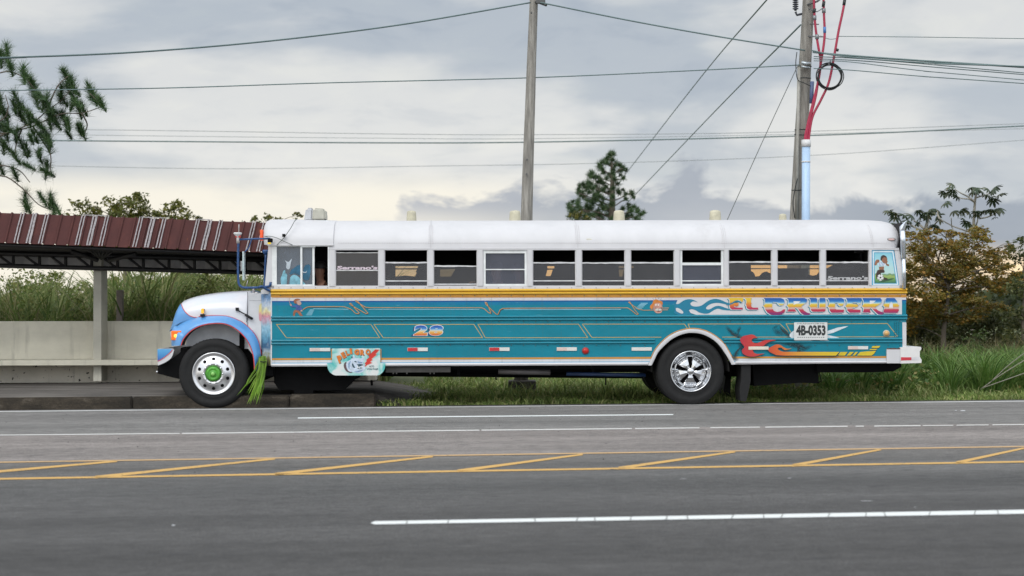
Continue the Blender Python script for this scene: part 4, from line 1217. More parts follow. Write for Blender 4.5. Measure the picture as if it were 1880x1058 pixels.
st2 = [on_skin([bvh_hood, bvh_f], x + (1.5 if x > 440 else 0), y + .8) for x, y in fo if x > 360 and y < 652]; tube(bm, [p for p in st2 if p is not None], .0055, 5)
obj('bonnet_pinstripe', bm, M_redline, bus)
# cab-side seam of the bonnet, splash panels, engine and front frame
bm = bmesh.new(); sheet(bm, [[(334, 637), (336, 612), (352, 598), (380, 590), (415, 590), (440, 600), (458, 618), (464, 642), (440, 642), (440, 636)]], .36, .02)
obj('splash_panel', bm, mat('grey splash panel', (.58, .59, .62), .6, var=.2, scale=3), bus)
bm = bmesh.new()
box(bm, (P(434, 600).x, .33, pzb(640)), (P(443, 600).x, .36, pzb(600)), .01)
box(bm, (P(322, 600).x, .42, pzb(700)), (P(480, 600).x, BW - .42, pzb(637)), .03)
box(bm, (P(470, 600).x, .14, pzb(690)), (P(500, 600).x, BW - .14, pzb(640)), .02)
obj('engine_bay', bm, M_black, bus)
# latch, marker lamp, turn signal, headlamp
bm = bmesh.new()
lp = lambda x, y, v: P(x, y, v)
tube(bm, [lp(433, 568, .155), lp(446, 575, .14), lp(462, 584, .125)], .009, 6)
box(bm, (lp(430, 570, 0).x, .14, lp(430, 571, 0).z), (lp(436, 566, 0).x, .18, lp(430, 565, 0).z), .006)
tube(bm, [lp(450, 578, .12), lp(464, 586, .12)], .021, 6); tube(bm, [lp(445, 600, .15), lp(437, 603, .12), lp(433, 604, .10)], .006, 5)
obj('bonnet_latch', bm, M_rub, bus)
bm = bmesh.new(); tube(bm, [lp(454.6, 536, .14), lp(454.6, 570, .135), lp(452.5, 592, .13)], .004, 4); obj('bonnet_gap', bm, M_rub, bus)
M_amb = None
def lamp_mat(name, c, e):
    t = NT(name); t.b.inputs['Base Color'].default_value = (*c, 1); t.b.inputs['Roughness'].default_value = .15; t.b.inputs['Emission Color'].default_value = (*c, 1); t.b.inputs['Emission Strength'].default_value = e
    n = t.noise(t.coord('Object', (1, 1, 1)), 60, 2); t.L(t.ramp(n, [(.3, tuple(x * .8 for x in c)), (.7, c)]), t.b.inputs['Base Color']); return t.m
bm = bmesh.new(); box(bm, (lp(365, 0, 0).x, .15, lp(0, 577, 0).z), (lp(370, 0, 0).x, .20, lp(0, 567.5, 0).z), .012); mk = obj('marker_lamp', bm, lamp_mat('lit amber lens', (.95, .42, .03), .55), bus)
bm = bmesh.new(); box(bm, (lp(363.5, 0, 0).x, .14, lp(0, 582, 0).z), (lp(371.5, 0, 0).x, .21, lp(0, 578, 0).z), .005); tube(bm, [lp(373, 578, .2), lp(375.5, 567.5, .2)], .007, 5); obj('lamp_base', bm, M_rub, mk)
bm = bmesh.new(); box(bm, (lp(311.5, 0, 0).x, .06, lp(0, 626, 0).z), (lp(330.5, 0, 0).x, .15, lp(0, 608.5, 0).z), .012); ts = obj('turn_signal', bm, lamp_mat('orange lens', (.85, .17, .02), .22), bus)
bm = bmesh.new(); c = lp(322.5, 617, .056); lathe(bm, [(.0005, -.006), (.017, -.003), (.028, .004)], c, 'y', 14); obj('glowing_bulb', bm, lamp_mat('glowing bulb', (1, .55, .08), 1.4), ts)
bm = bmesh.new(); box(bm, (lp(306, 0, 0).x, .25, lp(0, 622, 0).z), (lp(312, 0, 0).x, .62, lp(0, 610, 0).z), .02); box(bm, (lp(306, 0, 0).x, BW - .62, lp(0, 622, 0).z), (lp(312, 0, 0).x, BW - .25, lp(0, 610, 0).z), .02); obj('headlamp', bm, mat('clear lens', (.6, .62, .65), .1), bus)
bm = bmesh.new(); box(bm, (lp(308.5, 0, 0).x, .64, lp(0, 632, 0).z), (lp(311.5, 0, 0).x, BW - .64, lp(0, 572, 0).z), .01); obj('grille', bm, M_alu, bus)
# front bumper
bm = bmesh.new()
outl = smooth_px([(289, 641), (300, 640.5), (318, 641), (317.5, 650), (313.5, 658), (306, 664), (298, 668), (290, 671.5)], 3)
q = [Vector((P(x, y).x, 0, P(x, y).z)) for x, y in outl]
secs = [(.02, .86, .03), (.0, 1, 0), (BW, 1, 0), (BW - .02, .86, .03)]
cen = Vector((sum(p.x for p in q) / len(q), 0, sum(p.z for p in q) / len(q)))
def slab(pts, v0, v1):
    a_ = [bm.verts.new((p.x, v0, p.z)) for p in pts]; b_ = [bm.verts.new((p.x, v1, p.z)) for p in pts]
    for i in range(len(pts)): bm.faces.new((a_[i], a_[(i + 1) % len(pts)], b_[(i + 1) % len(pts)], b_[i]))
    bm.faces.new(a_); bm.faces.new(b_)
slab(q, 0.0, .05); slab(q, BW - .05, BW)
slab([Vector((P(x, y).x, 0, P(x, y).z)) for x, y in ((288.8, 641), (293, 640.8), (293.5, 670), (289.8, 671.3))], .051, BW - .051)
bump_ = obj('front_bumper', bm, M_bwhite, bus)
bm = bmesh.new(); sheet(bm, [smooth_px([(289.2, 641.2), (300, 640.8), (316.5, 641.4), (312, 647.5), (303, 655), (295, 660.5), (289.5, 663)], 3)], -.004); obj('bumper_paint', bm, grad_mat('blue airbrushed bumper paint', 'z', 663, 640, [(0, (.30, .06, .12)), (.2, (.04, .12, .38)), (.6, (.05, .24, .52)), (1, (.10, .34, .62))], var=.3), bump_)
bm = bmesh.new(); ribbon(bm, smooth_px([(317, 642), (312, 648), (303, 655.6), (295, 661), (289.6, 663.6)], 3), 1.3, -.006); obj('bumper_pinstripe', bm, M_redline, bump_)
bm = bmesh.new(); prism_u(bm, [(290, 671), (300, 668), (314, 660), (330, 648), (334, 640), (345, 640), (345, 668), (338, 698), (320, 694), (289, 686)], .16, BW - .16); obj('front_frame', bm, M_black, bus)
bm = bmesh.new(); tube(bm, [lp(289.5, 684, .14), lp(287.5, 682, .14)], .018, 8); obj('tow_hook', bm, M_alu, bus)

# ---- wheels
def wheel_at(cx, cy, v, r_px, Y0):
    p = P(cx, cy, v); return p
GZ = lambda u, v: None
def tyre_bm(r, wd, rim_r):
    bm = bmesh.new()
    prof = [(rim_r - .01, .02), (rim_r + .012, .004), (rim_r + .05, -.004), (rim_r + .055, -.001), (r * .80, -.008), (r * .80 + .012, -.014), (r * .90, -.010), (r * .955, .004), (r * .985, .020), (r, .045)]
    n = 5
    for k in range(n):
        a_ = .045 + (wd - .09) * (k + .78) / n; b_ = .045 + (wd - .09) * (k + 1) / n
        if k < n - 1: prof += [(r, a_), (r - .014, a_ + .003), (r - .014, b_ - .003), (r, b_)]
    prof += [(r, wd - .045), (r * .985, wd - .02), (r * .955, wd - .004), (r * .80, wd + .006), (rim_r, wd)]
    lathe(bm, prof, (0, 0, 0), 'y', 96)
    # shoulder blocks
    for k in range(60):
        t = 2 * PI * k / 60; d = Vector((math.cos(t), 0, math.sin(t))); s = Vector((-math.sin(t), 0, math.cos(t)))
        c_ = d * (r * .985); 
        vs = [bm.verts.new(c_ + s * a_ + d * b_ + Vector((0, y, 0))) for a_, b_, y in ((-.009, -.02, .004), (.009, -.02, .004), (.009, .012, .05), (-.009, .012, .05))]
        bm.faces.new(vs)
    # raised lettering band as fine ribs on the sidewall
    for k in range(140):
        if (k // 20) % 2: continue
        t = 2 * PI * k / 140; d = Vector((math.cos(t), 0, math.sin(t))); s = Vector((-math.sin(t), 0, math.cos(t)))
        vs = [bm.verts.new(d * rr + s * a_ + Vector((0, -.0125, 0))) for a_, rr in ((-.004, r * .845), (.004, r * .845), (.004, r * .885), (-.004, r * .885))]
        bm.faces.new(vs)
    return bm
M_tyre = mat('tyre rubber', (.0055, .0055, .006), .82, var=.35, scale=9, dirt=((.018, .017, .016), .55, .5))
def road_z(local):
    w_ = BM @ local; return SL * w_.x
def make_tyre(parent, r, wd, rim, loc):
    o = obj('tyre', tyre_bm(r, wd, rim), M_tyre, parent); return o
RT = .533
def seat_on_road(c, r):
    """lift or lower a wheel centre so that its tyre rests on the asphalt"""
    w_ = BM @ c; need = SL * w_.x + r - .006; c = c.copy(); c.z += need - w_.z; return c
fc = seat_on_road(P(392.3, 692.3, .04), .527); rc = seat_on_road(P(1268.2, 683.2, .03), .520)
def front_wheel(loc, flip):
    wroot_ = empty('wheel', loc, bus)
    if flip: wroot_.rotation_euler = (0, 0, PI)
    obj('tyre', tyre_bm(.527, .27, .318), M_tyre, wroot_)
    bm = bmesh.new()
    R0 = .318
    lathe(bm, [(R0 + .004, .030), (R0 + .006, -.004), (R0 - .006, -.010), (R0 - .020, .002), (.262, .010), (.250, .004), (.195, -.020), (.178, -.034), (.165, -.040), (.115, -.044), (.112, -.020), (.10, .0)], (0, 0, 0), 'y', 64)
    obj('rim', bm, M_alu, wroot_)
    bm = bmesh.new()                                           # ten hand holes and the lug nuts
    for k in range(10):
        t = 2 * PI * (k + .5) / 10; c_ = Vector((math.cos(t) * .226, -.0125, math.sin(t) * .226))
        s_t = Vector((-math.sin(t), 0, math.cos(t))); d_t = Vector((math.cos(t), 0, math.sin(t)))
        vs = []
        for j in range(14):
            a_ = 2 * PI * j / 14; rr_ = .224 + math.cos(a_) * .024
            vs.append(bm.verts.new(d_t * rr_ + s_t * math.sin(a_) * .027 + Vector((0, .004 - (.250 - rr_) / .055 * .024 - .004, 0))))
        bm.faces.new(vs)
    obj('hand_holes', bm, M_black, wroot_)
    bm = bmesh.new()
    for k in range(10):
        t = 2 * PI * k / 10; lathe(bm, [(.0005, -.062), (.013, -.060), (.017, -.052), (.018, -.040)], (math.cos(t) * .142, 0, math.sin(t) * .142), 'y', 6)
    obj('lug_nuts', bm, M_chrome, wroot_)
    bm = bmesh.new(); lathe(bm, [(.0005, -.080), (.040, -.080), (.043, -.070), (.070, -.069), (.074, -.074), (.094, -.074), (.099, -.060), (.110, -.056), (.110, -.030)], (0, 0, 0), 'y', 36)
    obj('hub', bm, mat('green hub paint', (.07, .30, .03), .45, var=.3, scale=20), wroot_)
    bm = bmesh.new(); lathe(bm, [(.0005, -.105), (.022, -.103), (.028, -.094), (.030, -.085)], (0, 0, 0), 'y', 20); obj('hub_cap', bm, mat('light green cap', (.22, .48, .12), .3), wroot_)
    return wroot_
front_wheel(fc, False); front_wheel(Vector((fc.x, BW - .04, fc.z)), True)
def rear_wheel(loc, flip):
    wroot_ = empty('wheel', loc, bus)
    if flip: wroot_.rotation_euler = (0, 0, PI)
    obj('tyre', tyre_bm(.520, .26, .305), M_tyre, wroot_)
    o2_ = obj('tyre', tyre_bm(.520, .26, .305), M_tyre, wroot_); o2_.location = (0, .31, 0)
    bm = bmesh.new()
    R0 = .312
    lathe(bm, [(R0 + .004, .02), (R0 + .005, -.012), (R0 - .006, -.020), (R0 - .016, -.012), (.290, .004), (.280, .020), (.262, .035), (.252, .060), (.246, .085), (.232, .088), (.226, .080), (.218, .100)], (0, 0, 0), 'y', 72)
    obj('rim', bm, M_chrome, wroot_)
    bm = bmesh.new()
    lathe(bm, [(.228, .11), (.001, .115)], (0, 0, 0), 'y', 40); obj('dark_recess', bm, M_black, wroot_)
    bm = bmesh.new()                                           # five broad spokes and a domed centre
    for k in range(5):
        t = R(90 + 36) + 2 * PI * k / 5
        d = Vector((math.cos(t), 0, math.sin(t))); s = Vector((-math.sin(t), 0, math.cos(t)))
        pts = [(.05, .026, .030), (.10, .050, .024), (.17, .088, .042), (.222, .108, .080)]
        A = []
        for rr, hw_, yy in pts:
            A.append([bm.verts.new(d * rr + s * a_ + Vector((0, yy + b_, 0))) for a_, b_ in ((-hw_, .022), (-hw_ * .82, .0), (0, -.010), (hw_ * .82, .0), (hw_, .022))])
        for a_, b_ in zip(A[:-1], A[1:]):
            for j in range(4): bm.faces.new((a_[j], a_[j + 1], b_[j + 1], b_[j]))
        for a_ in (-.35, 0, .35):
            c_ = d * .205 + s * a_ * .17; lathe(bm, [(.0005, .030), (.010, .034), (.012, .05)], (c_.x, 0, c_.z), 'y', 6)
    obj('spokes', bm, M_chrome, wroot_)
    bm = bmesh.new(); lathe(bm, [(.0005, -.030), (.02, -.028), (.045, -.016), (.060, .0), (.062, .03)], (0, 0, 0), 'y', 30); obj('centre_cap', bm, M_chrome, wroot_)
rear_wheel(rc, False); rear_wheel(Vector((rc.x, BW - .03, rc.z)), True)
# arch trim: white band with orange pinstripe
bm = bmesh.new()
ao, ai = smooth_px(arch_out, 4), smooth_px(arch_in, 4)
va = [[bm.verts.new((P(x, y).x, v, P(x, y).z)) for (x, y), v in ((o_, -.003), (o_, -.022), (((o_[0] * .4 + i_[0] * .6), (o_[1] * .4 + i_[1] * .6)), -.030), (i_, -.020), (i_, .03))] for o_, i_ in zip(ao, ai)]
for a_, b_ in zip(va[:-1], va[1:]):
    for k in range(4): bm.faces.new((a_[k], a_[k + 1], b_[k + 1], b_[k]))
obj('arch_trim', bm, M_bwhite, bus, angle=50)
bm = bmesh.new()
cx_, cy_ = 1269, 676
pp = [(cx_ + (x - cx_) * 1.015, cy_ + (y - cy_) * 1.018) for x, y in ao if y < 657.5]
ribbon(bm, pp, 1.3, -.006); obj('arch_pinstripe', bm, M_orange, bus)

# ---- underbody
bm = bmesh.new()
prism_u(bm, [(503, 672), (668, 672), (660, 693), (646, 700), (632, 716.5), (575, 717), (575, 722.5), (540, 722.5), (540, 716), (512, 716), (503, 702)], .30, BW - .30)
obj('battery_and_step_box', bm, M_black, bus)
bm = bmesh.new()
for v0 in (.72, 1.58): box(bm, (P(480, 600).x, v0, pzb(688)), (P(1650, 600).x, v0 + .09, pzb(672)))
box(bm, (P(660, 600).x, .2, pzb(679)), (P(1196, 600).x, BW - .2, pzb(669)))
for x in (840, 940, 1090): box(bm, (P(x, 600).x, .3, pzb(690)), (P(x + 5, 600).x, BW - .3, pzb(676)))
tube(bm, [P(700, 686, .9), P(1180, 690, .9)], .045, 8)
tube(bm, [lp(910, 690, .4), lp(911, 698, .4)], .012, 5); tube(bm, [lp(1112, 690, .4), lp(1112, 707, .4)], .012, 5); tube(bm, [lp(682, 698, .4), lp(683, 708, .4)], .02, 5)
obj('chassis_frame', bm, M_black, bus)
bm = bmesh.new(); box(bm, (lp(706, 0, 0).x, .12, pzb(683.5)), (lp(826, 0, 0).x, .19, pzb(673.5)), .01)
for x in (722, 728, 747, 790, 797): tube(bm, [lp(x, 684, .11), lp(x, 687, .11)], .012, 6)
obj('grey_channel', bm, mat('dusty grey steel', (.10, .095, .09), .7, var=.3), bus)
bm = bmesh.new(); tube(bm, [lp(915, 682, .25), lp(1010, 684, .25)], .045, 10); obj('exhaust_pipe', bm, mat('dull pipe metal', (.12, .11, .11), .5, .4), bus)
bm = bmesh.new(); tube(bm, [lp(1040, 686.5, .3), lp(1185, 689, .3)], .03, 8); obj('brake_line', bm, mat('navy pipe paint', (.01, .03, .09), .5), bus)
bm = bmesh.new(); box(bm, (ac.x - .12, .5, rc.z - .14), (ac.x + .12, BW - .5, rc.z + .14), .05); lathe(bm, [(.001, .95), (.2, 1.0), (.22, 1.2), (.2, 1.4), (.001, 1.45)], (rc.x, 0, rc.z), 'y', 20)
box(bm, (fc.x - .06, .3, fc.z - .07), (fc.x + .06, BW - .3, fc.z + .05), .02)
obj('axle', bm, M_black, bus)
# mud flaps
def flap(pts, v0, wd):
    bm = bmesh.new(); prism_u(bm, pts, v0, v0 + wd); obj('mud_flap', bm, M_rub, bus, angle=30)
flap([(1361, 668), (1378, 668), (1378, 700), (1374, 720), (1370, 737.5), (1360, 736.5), (1358, 715), (1361, 695)], .05, .42)
flap([(1330, 668), (1343, 668), (1342, 700), (1341, 720), (1341, 737), (1330, 736), (1329, 715), (1332, 695)], BW - .65, .5)
bm = bmesh.new()
prism_u(bm, [(1382, 669), (1505, 669), (1503, 683), (1503, 704), (1470, 703), (1384, 709)], .35, 1.5)
prism_u(bm, [(1500, 668), (1655, 667), (1655, 674), (1640, 682), (1600, 684), (1500, 684)], .25, BW - .3)
prism_u(bm, [(1340, 668), (1385, 668), (1385, 690), (1340, 692)], .6, BW - .6)
tube(bm, [lp(1504, 684, .35), lp(1508, 700, .35), lp(1500, 703, .35)], .01, 5)
obj('rear_frame', bm, M_black, bus)
bm = bmesh.new(); tube(bm, [lp(1575, 676, .3), lp(1646, 673, .3)], .045, 10); obj('tail_pipe', bm, mat('greased metal', (.05, .05, .05), .3, .6), bus)

# ---- rear bumper, box, stack
bm = bmesh.new()
prism_u(bm, [(1651.5, 637.5), (1690, 637), (1690.5, 641), (1687.5, 645), (1687.5, 655), (1691, 661), (1690.5, 666.5), (1652, 667.5)], -.03, BW + .03)
bmesh.ops.recalc_face_normals(bm, faces=bm.faces)
rb = obj('rear_bumper', bm, mat('scuffed white bumper paint', (.66, .65, .64), .5, var=.05, dirt=((.25, .20, .17), .60, .6), scale=9), bus, angle=30)
bm = bmesh.new(); sheet(bm, [[(1653, 656), (1672, 656), (1672, 661.3), (1653, 662)]], -.034); obj('reflector', bm, mat('red tape', (.50, .03, .045), .4), rb)
bm = bmesh.new(); sheet(bm, [[(1672.2, 656), (1686, 655.8), (1686, 661), (1672.2, 661.3)]], -.034); obj('reflector', bm, mat('faded white tape', (.58, .58, .60), .4), rb)
bm = bmesh.new(); bar_px(bm, 1627, 641, 1651.3, 667.3, -.035, .02, .006)
obj('rear_box', bm, M_bwhite, bus)
bm = bmesh.new(); 
pts = [(1627, 640.8)]
for k in range(9): pts.append((1628 + k * 2.9, 640.4 - random.uniform(.2, 2.0)))
pts += [(1651.5, 638.6), (1651.5, 641.4), (1627, 641.4)]
sheet(bm, [pts], -.037); obj('chipped_edge', bm, mat('chipped rusty paint', (.10, .05, .035), .8, var=.5, scale=40), bus)
bm = bmesh.new()
tube(bm, [lp(1660, 530, -.03), lp(1659.5, 500, -.03), lp(1658.5, 470, -.03)], .030, 14); tube(bm, [lp(1658.4, 474, -.03), lp(1657.5, 440, -.03), lp(1656.5, 424, -.03)], .040, 14)
# flared, slash cut tip
n = 16; rgs = []
for tz, (x, y), r_, sl in ((0, (1656.5, 424), .040, 0), (1, (1657, 417), .050, .0), (2, (1660, 409), .050, .35)):
    c = lp(x, y, -.03); rgs.append([bm.verts.new((c.x + math.cos(2 * PI * k / n) * r_, c.y + math.sin(2 * PI * k / n) * r_ * .8, c.z + math.cos(2 * PI * k / n) * r_ * sl * 2.2)) for k in range(n)])
for a_, b_ in zip(rgs[:-1], rgs[1:]):
    for k in range(n): bm.faces.new((a_[k], a_[(k + 1) % n], b_[(k + 1) % n], b_[k])).smooth = True
obj('chrome_stack', bm, mat('brushed chrome', (.75, .80, .88), .22, .9), bus)
bm = bmesh.new(); box(bm, (lp(1655.5, 0, 0).x, -.05, lp(0, 473, 0).z), (lp(1661, 0, 0).x, .0, lp(0, 471.5, 0).z), .002); obj('stack_clamp', bm, M_rub, bus)
bm = bmesh.new(); box(bm, (P(1651.6, 440, .3).x, .28, P(1650, 451, .3).z), (P(1654.4, 440, .3).x, .42, P(1650, 428, .3).z), .01); obj('tail_marker', bm, lamp_mat('red lens', (.45, .03, .02), .12), bus)
# roof side lamps and vents
def oval_lamp(x, y, wpx, hpx, v, m, off=.03):
    bm = bmesh.new(); c = lp(x, y, v)
    N_ = 20
    for r_, d, in ((1.0, 0), (1.0, .018)): pass
    A = [bm.verts.new((c.x + math.copysign(abs(math.cos(t)) ** .6, math.cos(t)) * S(wpx), v, c.z + math.copysign(abs(math.sin(t)) ** .8, math.sin(t)) * S(hpx))) for t in [2 * PI * k / N_ for k in range(N_)]]
    B = [bm.verts.new((c.x + (p.co.x - c.x) * .82, v - off, c.z + (p.co.z - c.z) * .75)) for p in A]
    for k in range(N_): bm.faces.new((A[k], A[(k + 1) % N_], B[(k + 1) % N_], B[k]))
    bm.faces.new(B); return bm
M_lens = mat('milky lens', (.62, .60, .52), .2); M_pink = mat('faded pink lens', (.62, .42, .40), .2); M_rim = mat('grey lamp rim', (.25, .25, .24), .4)
for x, m_ in ((1081.5, M_lens), (1636.5, M_pink)):
    c = roof_pt(x, 2.4, 0); vv = c.y + (.0 if x < 1500 else -.01)
    l_ = obj('side_marker_lamp', oval_lamp(x, 439.8, 8.8 if x < 1500 else 8.6, 3.0, vv, M_rim, .012), M_rim, bus)
    obj('lens', oval_lamp(x, 439.8, 6.0, 2.0, vv - .010, m_, .016), m_, l_)
M_vent = mat('yellowed vent plastic', (.46, .43, .32), .45, var=.15, scale=10); M_vent2 = mat('aged cream vent plastic', (.42, .41, .35), .5, var=.12, scale=10)
def vent(x, ytop, ybot, hw):
    bm = bmesh.new(); v = BW / 2; c = P(x, ybot, v)
    k = (23.8 + v) / F; h = (ybot - ytop) * k + .12; r_ = hw * k
    prof = [(r_ * 1.14, -.12), (r_ * 1.14, h * .22 - .12), (r_ * 1.02, h * .26 - .12)]
    for j in range(5): a_ = h * (.3 + .11 * j) - .12; prof += [(r_ * (1.0 - j * .018), a_), (r_ * (.96 - j * .018), a_ + h * .05)]
    prof += [(r_ * .90, h * .86 - .12), (r_ * .80, h * .96 - .12), (r_ * .5, h - .12), (.001, h - .115)]
    lathe(bm, prof, (c.x, v, c.z), 'z', 28)
    return obj('roof_vent', bm, M_vent if x != 755 else M_vent2, bus)
vent(755.5, 387.3, 403.5, 9.4); vent(945.5, 387, 403.5, 11); vent(1136.5, 386.5, 403.5, 11); vent(1313, 386.2, 403, 11.2); vent(1437, 393, 403, 7.5)
bm = bmesh.new()                                              # big air scoop over the driver
def scoop(bm, outline, v0, v1, inset=.03):
    q0 = [lp(x, y, v0) for x, y in outline]; 
    a_ = [bm.verts.new((p.x, v0 + .05, p.z)) for p in q0]; b_ = [bm.verts.new((p.x, v1 - .05, p.z)) for p in q0]
    bm.faces.new(a_); bm.faces.new(b_)
    for i in range(len(a_)): bm.faces.new((a_[i], a_[(i + 1) % len(a_)], b_[(i + 1) % len(a_)], b_[i]))
    bmesh.ops.bevel(bm, geom=[e for e in bm.edges], offset=.03, segments=3, affect='EDGES')
scoop(bm, [(574, 381.5), (596, 383), (597.5, 391), (597.5, 405), (572, 405)], .65, 1.15); sc_ = obj('roof_scoop', bm, M_vent2, bus, angle=50)
bm = bmesh.new(); scoop(bm, [(561, 381.5), (574.5, 381), (573.5, 406), (557, 406)], .67, 1.13); obj('scoop_front', bm, mat('dull silver plastic', (.50, .51, .54), .3, .3), sc_)
bm = bmesh.new(); bar_px(bm, 571, 401.5, 598.5, 407, .55, 1.2, .015); obj('scoop_base', bm, mat('teal-white flange', (.55, .60, .62), .4), sc_)

# ---- front corner: orange clearance lamps, wires, mirrors
bm = bmesh.new(); box(bm, (P(477.6, 430, .25).x, .22, P(480, 442, .25).z), (P(483, 430, .25).x, .34, P(480, 422, .25).z), .012); obj('clearance_lamp', bm, lamp_mat('red-orange lens', (.75, .09, .02), .3), bus)
M_cable = mat('grey cable', (.10, .12, .11), .6)
bm = bmesh.new()
tube(bm, curve_pts([P(546, 402, .35), lp(541, 406, .10), lp(535, 417, .02), lp(529, 426, -.03), lp(521, 437, -.035), lp(508, 450.5, -.035)], 4), .006, 6)
tube(bm, curve_pts([lp(486, 434.5, .1), lp(496, 434, -.02), lp(508, 437, -.04), lp(521, 443, -.04), lp(537, 450, -.03)], 4), .005, 6)
obj('roof_cable', bm, M_cable, bus)
bm = bmesh.new(); box(bm, (lp(518, 0, 0).x, -.06, lp(0, 435.5, 0).z), (lp(523.5, 0, 0).x, -.02, lp(0, 430, 0).z), .005); obj('camera_box', bm, M_black, bus)
bm = bmesh.new(); box(bm, (lp(492, 0, 0).x, -.13, lp(0, 446, 0).z), (lp(501, 0, 0).x, -.05, lp(0, 438.5, 0).z), .015); sp_ = obj('spot_lamp', bm, M_black, bus)
bm = bmesh.new(); box(bm, (lp(492, 0, 0).x, -.135, lp(0, 449, 0).z), (lp(498, 0, 0).x, -.06, lp(0, 446.2, 0).z), .008); obj('lens', bm, lamp_mat('yellow lens', (.80, .55, .02), .35), sp_)
M_arm = mat('navy mirror arm paint', (.015, .06, .18), .35, var=.4, scale=30, dirt=((.25, .08, .03), .68, .8))
mz = -.16
def mirror_set(sign):
    V = lambda v: v if sign > 0 else BW - v
    bm = bmesh.new()
    L_ = lambda x, y, v: lp(x, y, V(v))
    tube(bm, [L_(440, 440, mz), L_(470, 438.8, mz), L_(496, 438.3, -.02)], .014, 8)
    tube(bm, curve_pts([L_(438, 438, mz), L_(437.3, 460, mz), L_(437, 490, mz), L_(437.5, 512, mz), L_(439, 522, mz), L_(444, 527, mz), L_(452, 528.5, mz), L_(475, 528, mz * .6), L_(496, 526, .0)], 4), .018, 8)
    tube(bm, [L_(496, 526, 0), L_(497, 518, 0)], .02, 6); tube(bm, curve_pts([L_(449, 463, mz), L_(453, 459, mz), L_(457, 454, mz), L_(460, 446, mz), L_(462, 440, mz)], 3), .010, 6)
    tube(bm, curve_pts([L_(475, 528, -.1), L_(480, 526, -.1), L_(487, 530, -.05), L_(497, 535, 0)], 3), .02, 6)
    m0 = obj('mirror', bm, M_arm, bus)
    bm = bmesh.new(); a_, b_ = L_(445, 515, mz - .02), L_(450.5, 462.5, mz + .18 * sign)
    box(bm, (min(a_.x, b_.x), min(a_.y, b_.y), a_.z), (max(a_.x, b_.x), max(a_.y, b_.y), b_.z), .012); obj('mirror_glass', bm, mat('pale mirror housing', (.62, .74, .76), .25, .3), m0)
    bm = bmesh.new(); a_, b_ = L_(442, 498, mz - .01), L_(445.2, 480, mz + .1 * sign)
    box(bm, (min(a_.x, b_.x), min(a_.y, b_.y), a_.z), (max(a_.x, b_.x), max(a_.y, b_.y), b_.z), .01); obj('mirror_back', bm, M_bwhite, m0)
    bm = bmesh.new(); c = L_(436.5, 427, mz); lathe(bm, [(.001, 0), (.055, -.002), (.066, -.012), (.05, -.035), (.022, -.06), (.018, -.10)], c, 'z', 20); obj('convex_mirror', bm, mat('pale plastic', (.66, .68, .68), .3), m0)
    bm = bmesh.new(); box(bm, tuple(L_(435, 436.5, mz) - Vector((.02, .02, 0))), tuple(L_(440.5, 432, mz) + Vector((.01, .02, 0))), .006); obj('amber_reflector', bm, mat('red plastic', (.55, .05, .04), .3), m0)
    bm = bmesh.new(); tube(bm, [L_(438.5, 427, mz), L_(438.7, 412, mz)], .008, 5); tube(bm, [L_(437, 447, mz), L_(437, 436, mz)], .025, 8); obj('antenna_stub', bm, mat('grey plastic', (.40, .38, .37), .5), m0)
    return m0
mirror_set(1)
bm = bmesh.new()                                              # small horn-shaped mirror and bracket at the pillar foot
tube(bm, [lp(465, 544, .3), lp(465.5, 532, .3), lp(466, 526, .3)], .018, 8); box(bm, (lp(462, 0, 0).x, .26, lp(0, 545, 0).z), (lp(468.5, 0, 0).x, .34, lp(0, 537, 0).z), .015)
tube(bm, [lp(452, 526, -.05), lp(455, 515, -.05)], .008, 5)
obj('bonnet_mirror', bm, mat('mirror grey', (.45, .42, .43), .25, .5), bus)
bm = bmesh.new()
tube(bm, curve_pts([lp(488, 466, 2.55), lp(487, 490, 2.55), lp(486, 512, 2.55), lp(485, 526, 2.5)], 3), .018, 8); c = lp(488, 462, 2.55); lathe(bm, [(.001, .03), (.05, .028), (.06, .0), (.045, -.03), (.02, -.05)], c, 'z', 18)
obj('mirror', bm, M_arm, bus)

# ================================================================== airbrushed artwork and lettering on the side
def art(name, loops_list, v, m, parent=bus):
    bm = bmesh.new()
    for loops in loops_list: sheet(bm, loops if isinstance(loops[0][0], (tuple, list)) else [loops], v)
    return obj(name, bm, m, parent)
def lines(name, specs, wpx, v, m, closed=False):
    bm = bmesh.new()
    for s in specs: ribbon(bm, s, wpx, v, closed)
    return obj(name, bm, m, bus)
M_gold = mat('gold pinstripe paint', (.50, .34, .10), .45)
M_wave = mat('ocean teal wave paint', (.004, .175, .285), .36, var=.12, scale=4, coat=.25)
M_navy = mat('navy outline paint', (.015, .045, .14), .45)
# white name field with the teal flame licks on it
art('name_field', [[[(1244, 551), (1250, 546.4), (1655.8, 545.8), (1655.8, 577.4), (1278, 578.2), (1268, 575), (1262, 566), (1240, 560)]]], -.0025, M_bwhite)
wave1 = smooth_px([(1238, 551.5), (1240.5, 557.5), (1246, 558), (1254, 552.5), (1263, 549.6), (1272, 550.4), (1281, 555.3), (1273, 553.4), (1267.5, 557), (1270, 561.5), (1278, 563), (1288, 561), (1297, 554.5), (1306, 550), (1316, 549), (1326, 552), (1335, 556), (1345, 557), (1354, 552.4), (1362, 554.4), (1355, 555), (1348, 559.5), (1338, 560), (1328, 558), (1318, 556.4), (1308, 557.4), (1300, 561), (1296, 566), (1299, 568.3), (1305, 567), (1313, 562.5), (1322, 562), (1332, 565.5), (1342, 569), (1338, 570.3), (1326, 569), (1318, 567), (1310, 570), (1302, 575), (1294, 576.2), (1284, 574), (1276, 569.5), (1268, 568), (1264.5, 572), (1270, 578), (1262, 580), (1246, 579), (1238, 575)], 3)
art('wave_flames', [wave1], -.0045, M_wave)
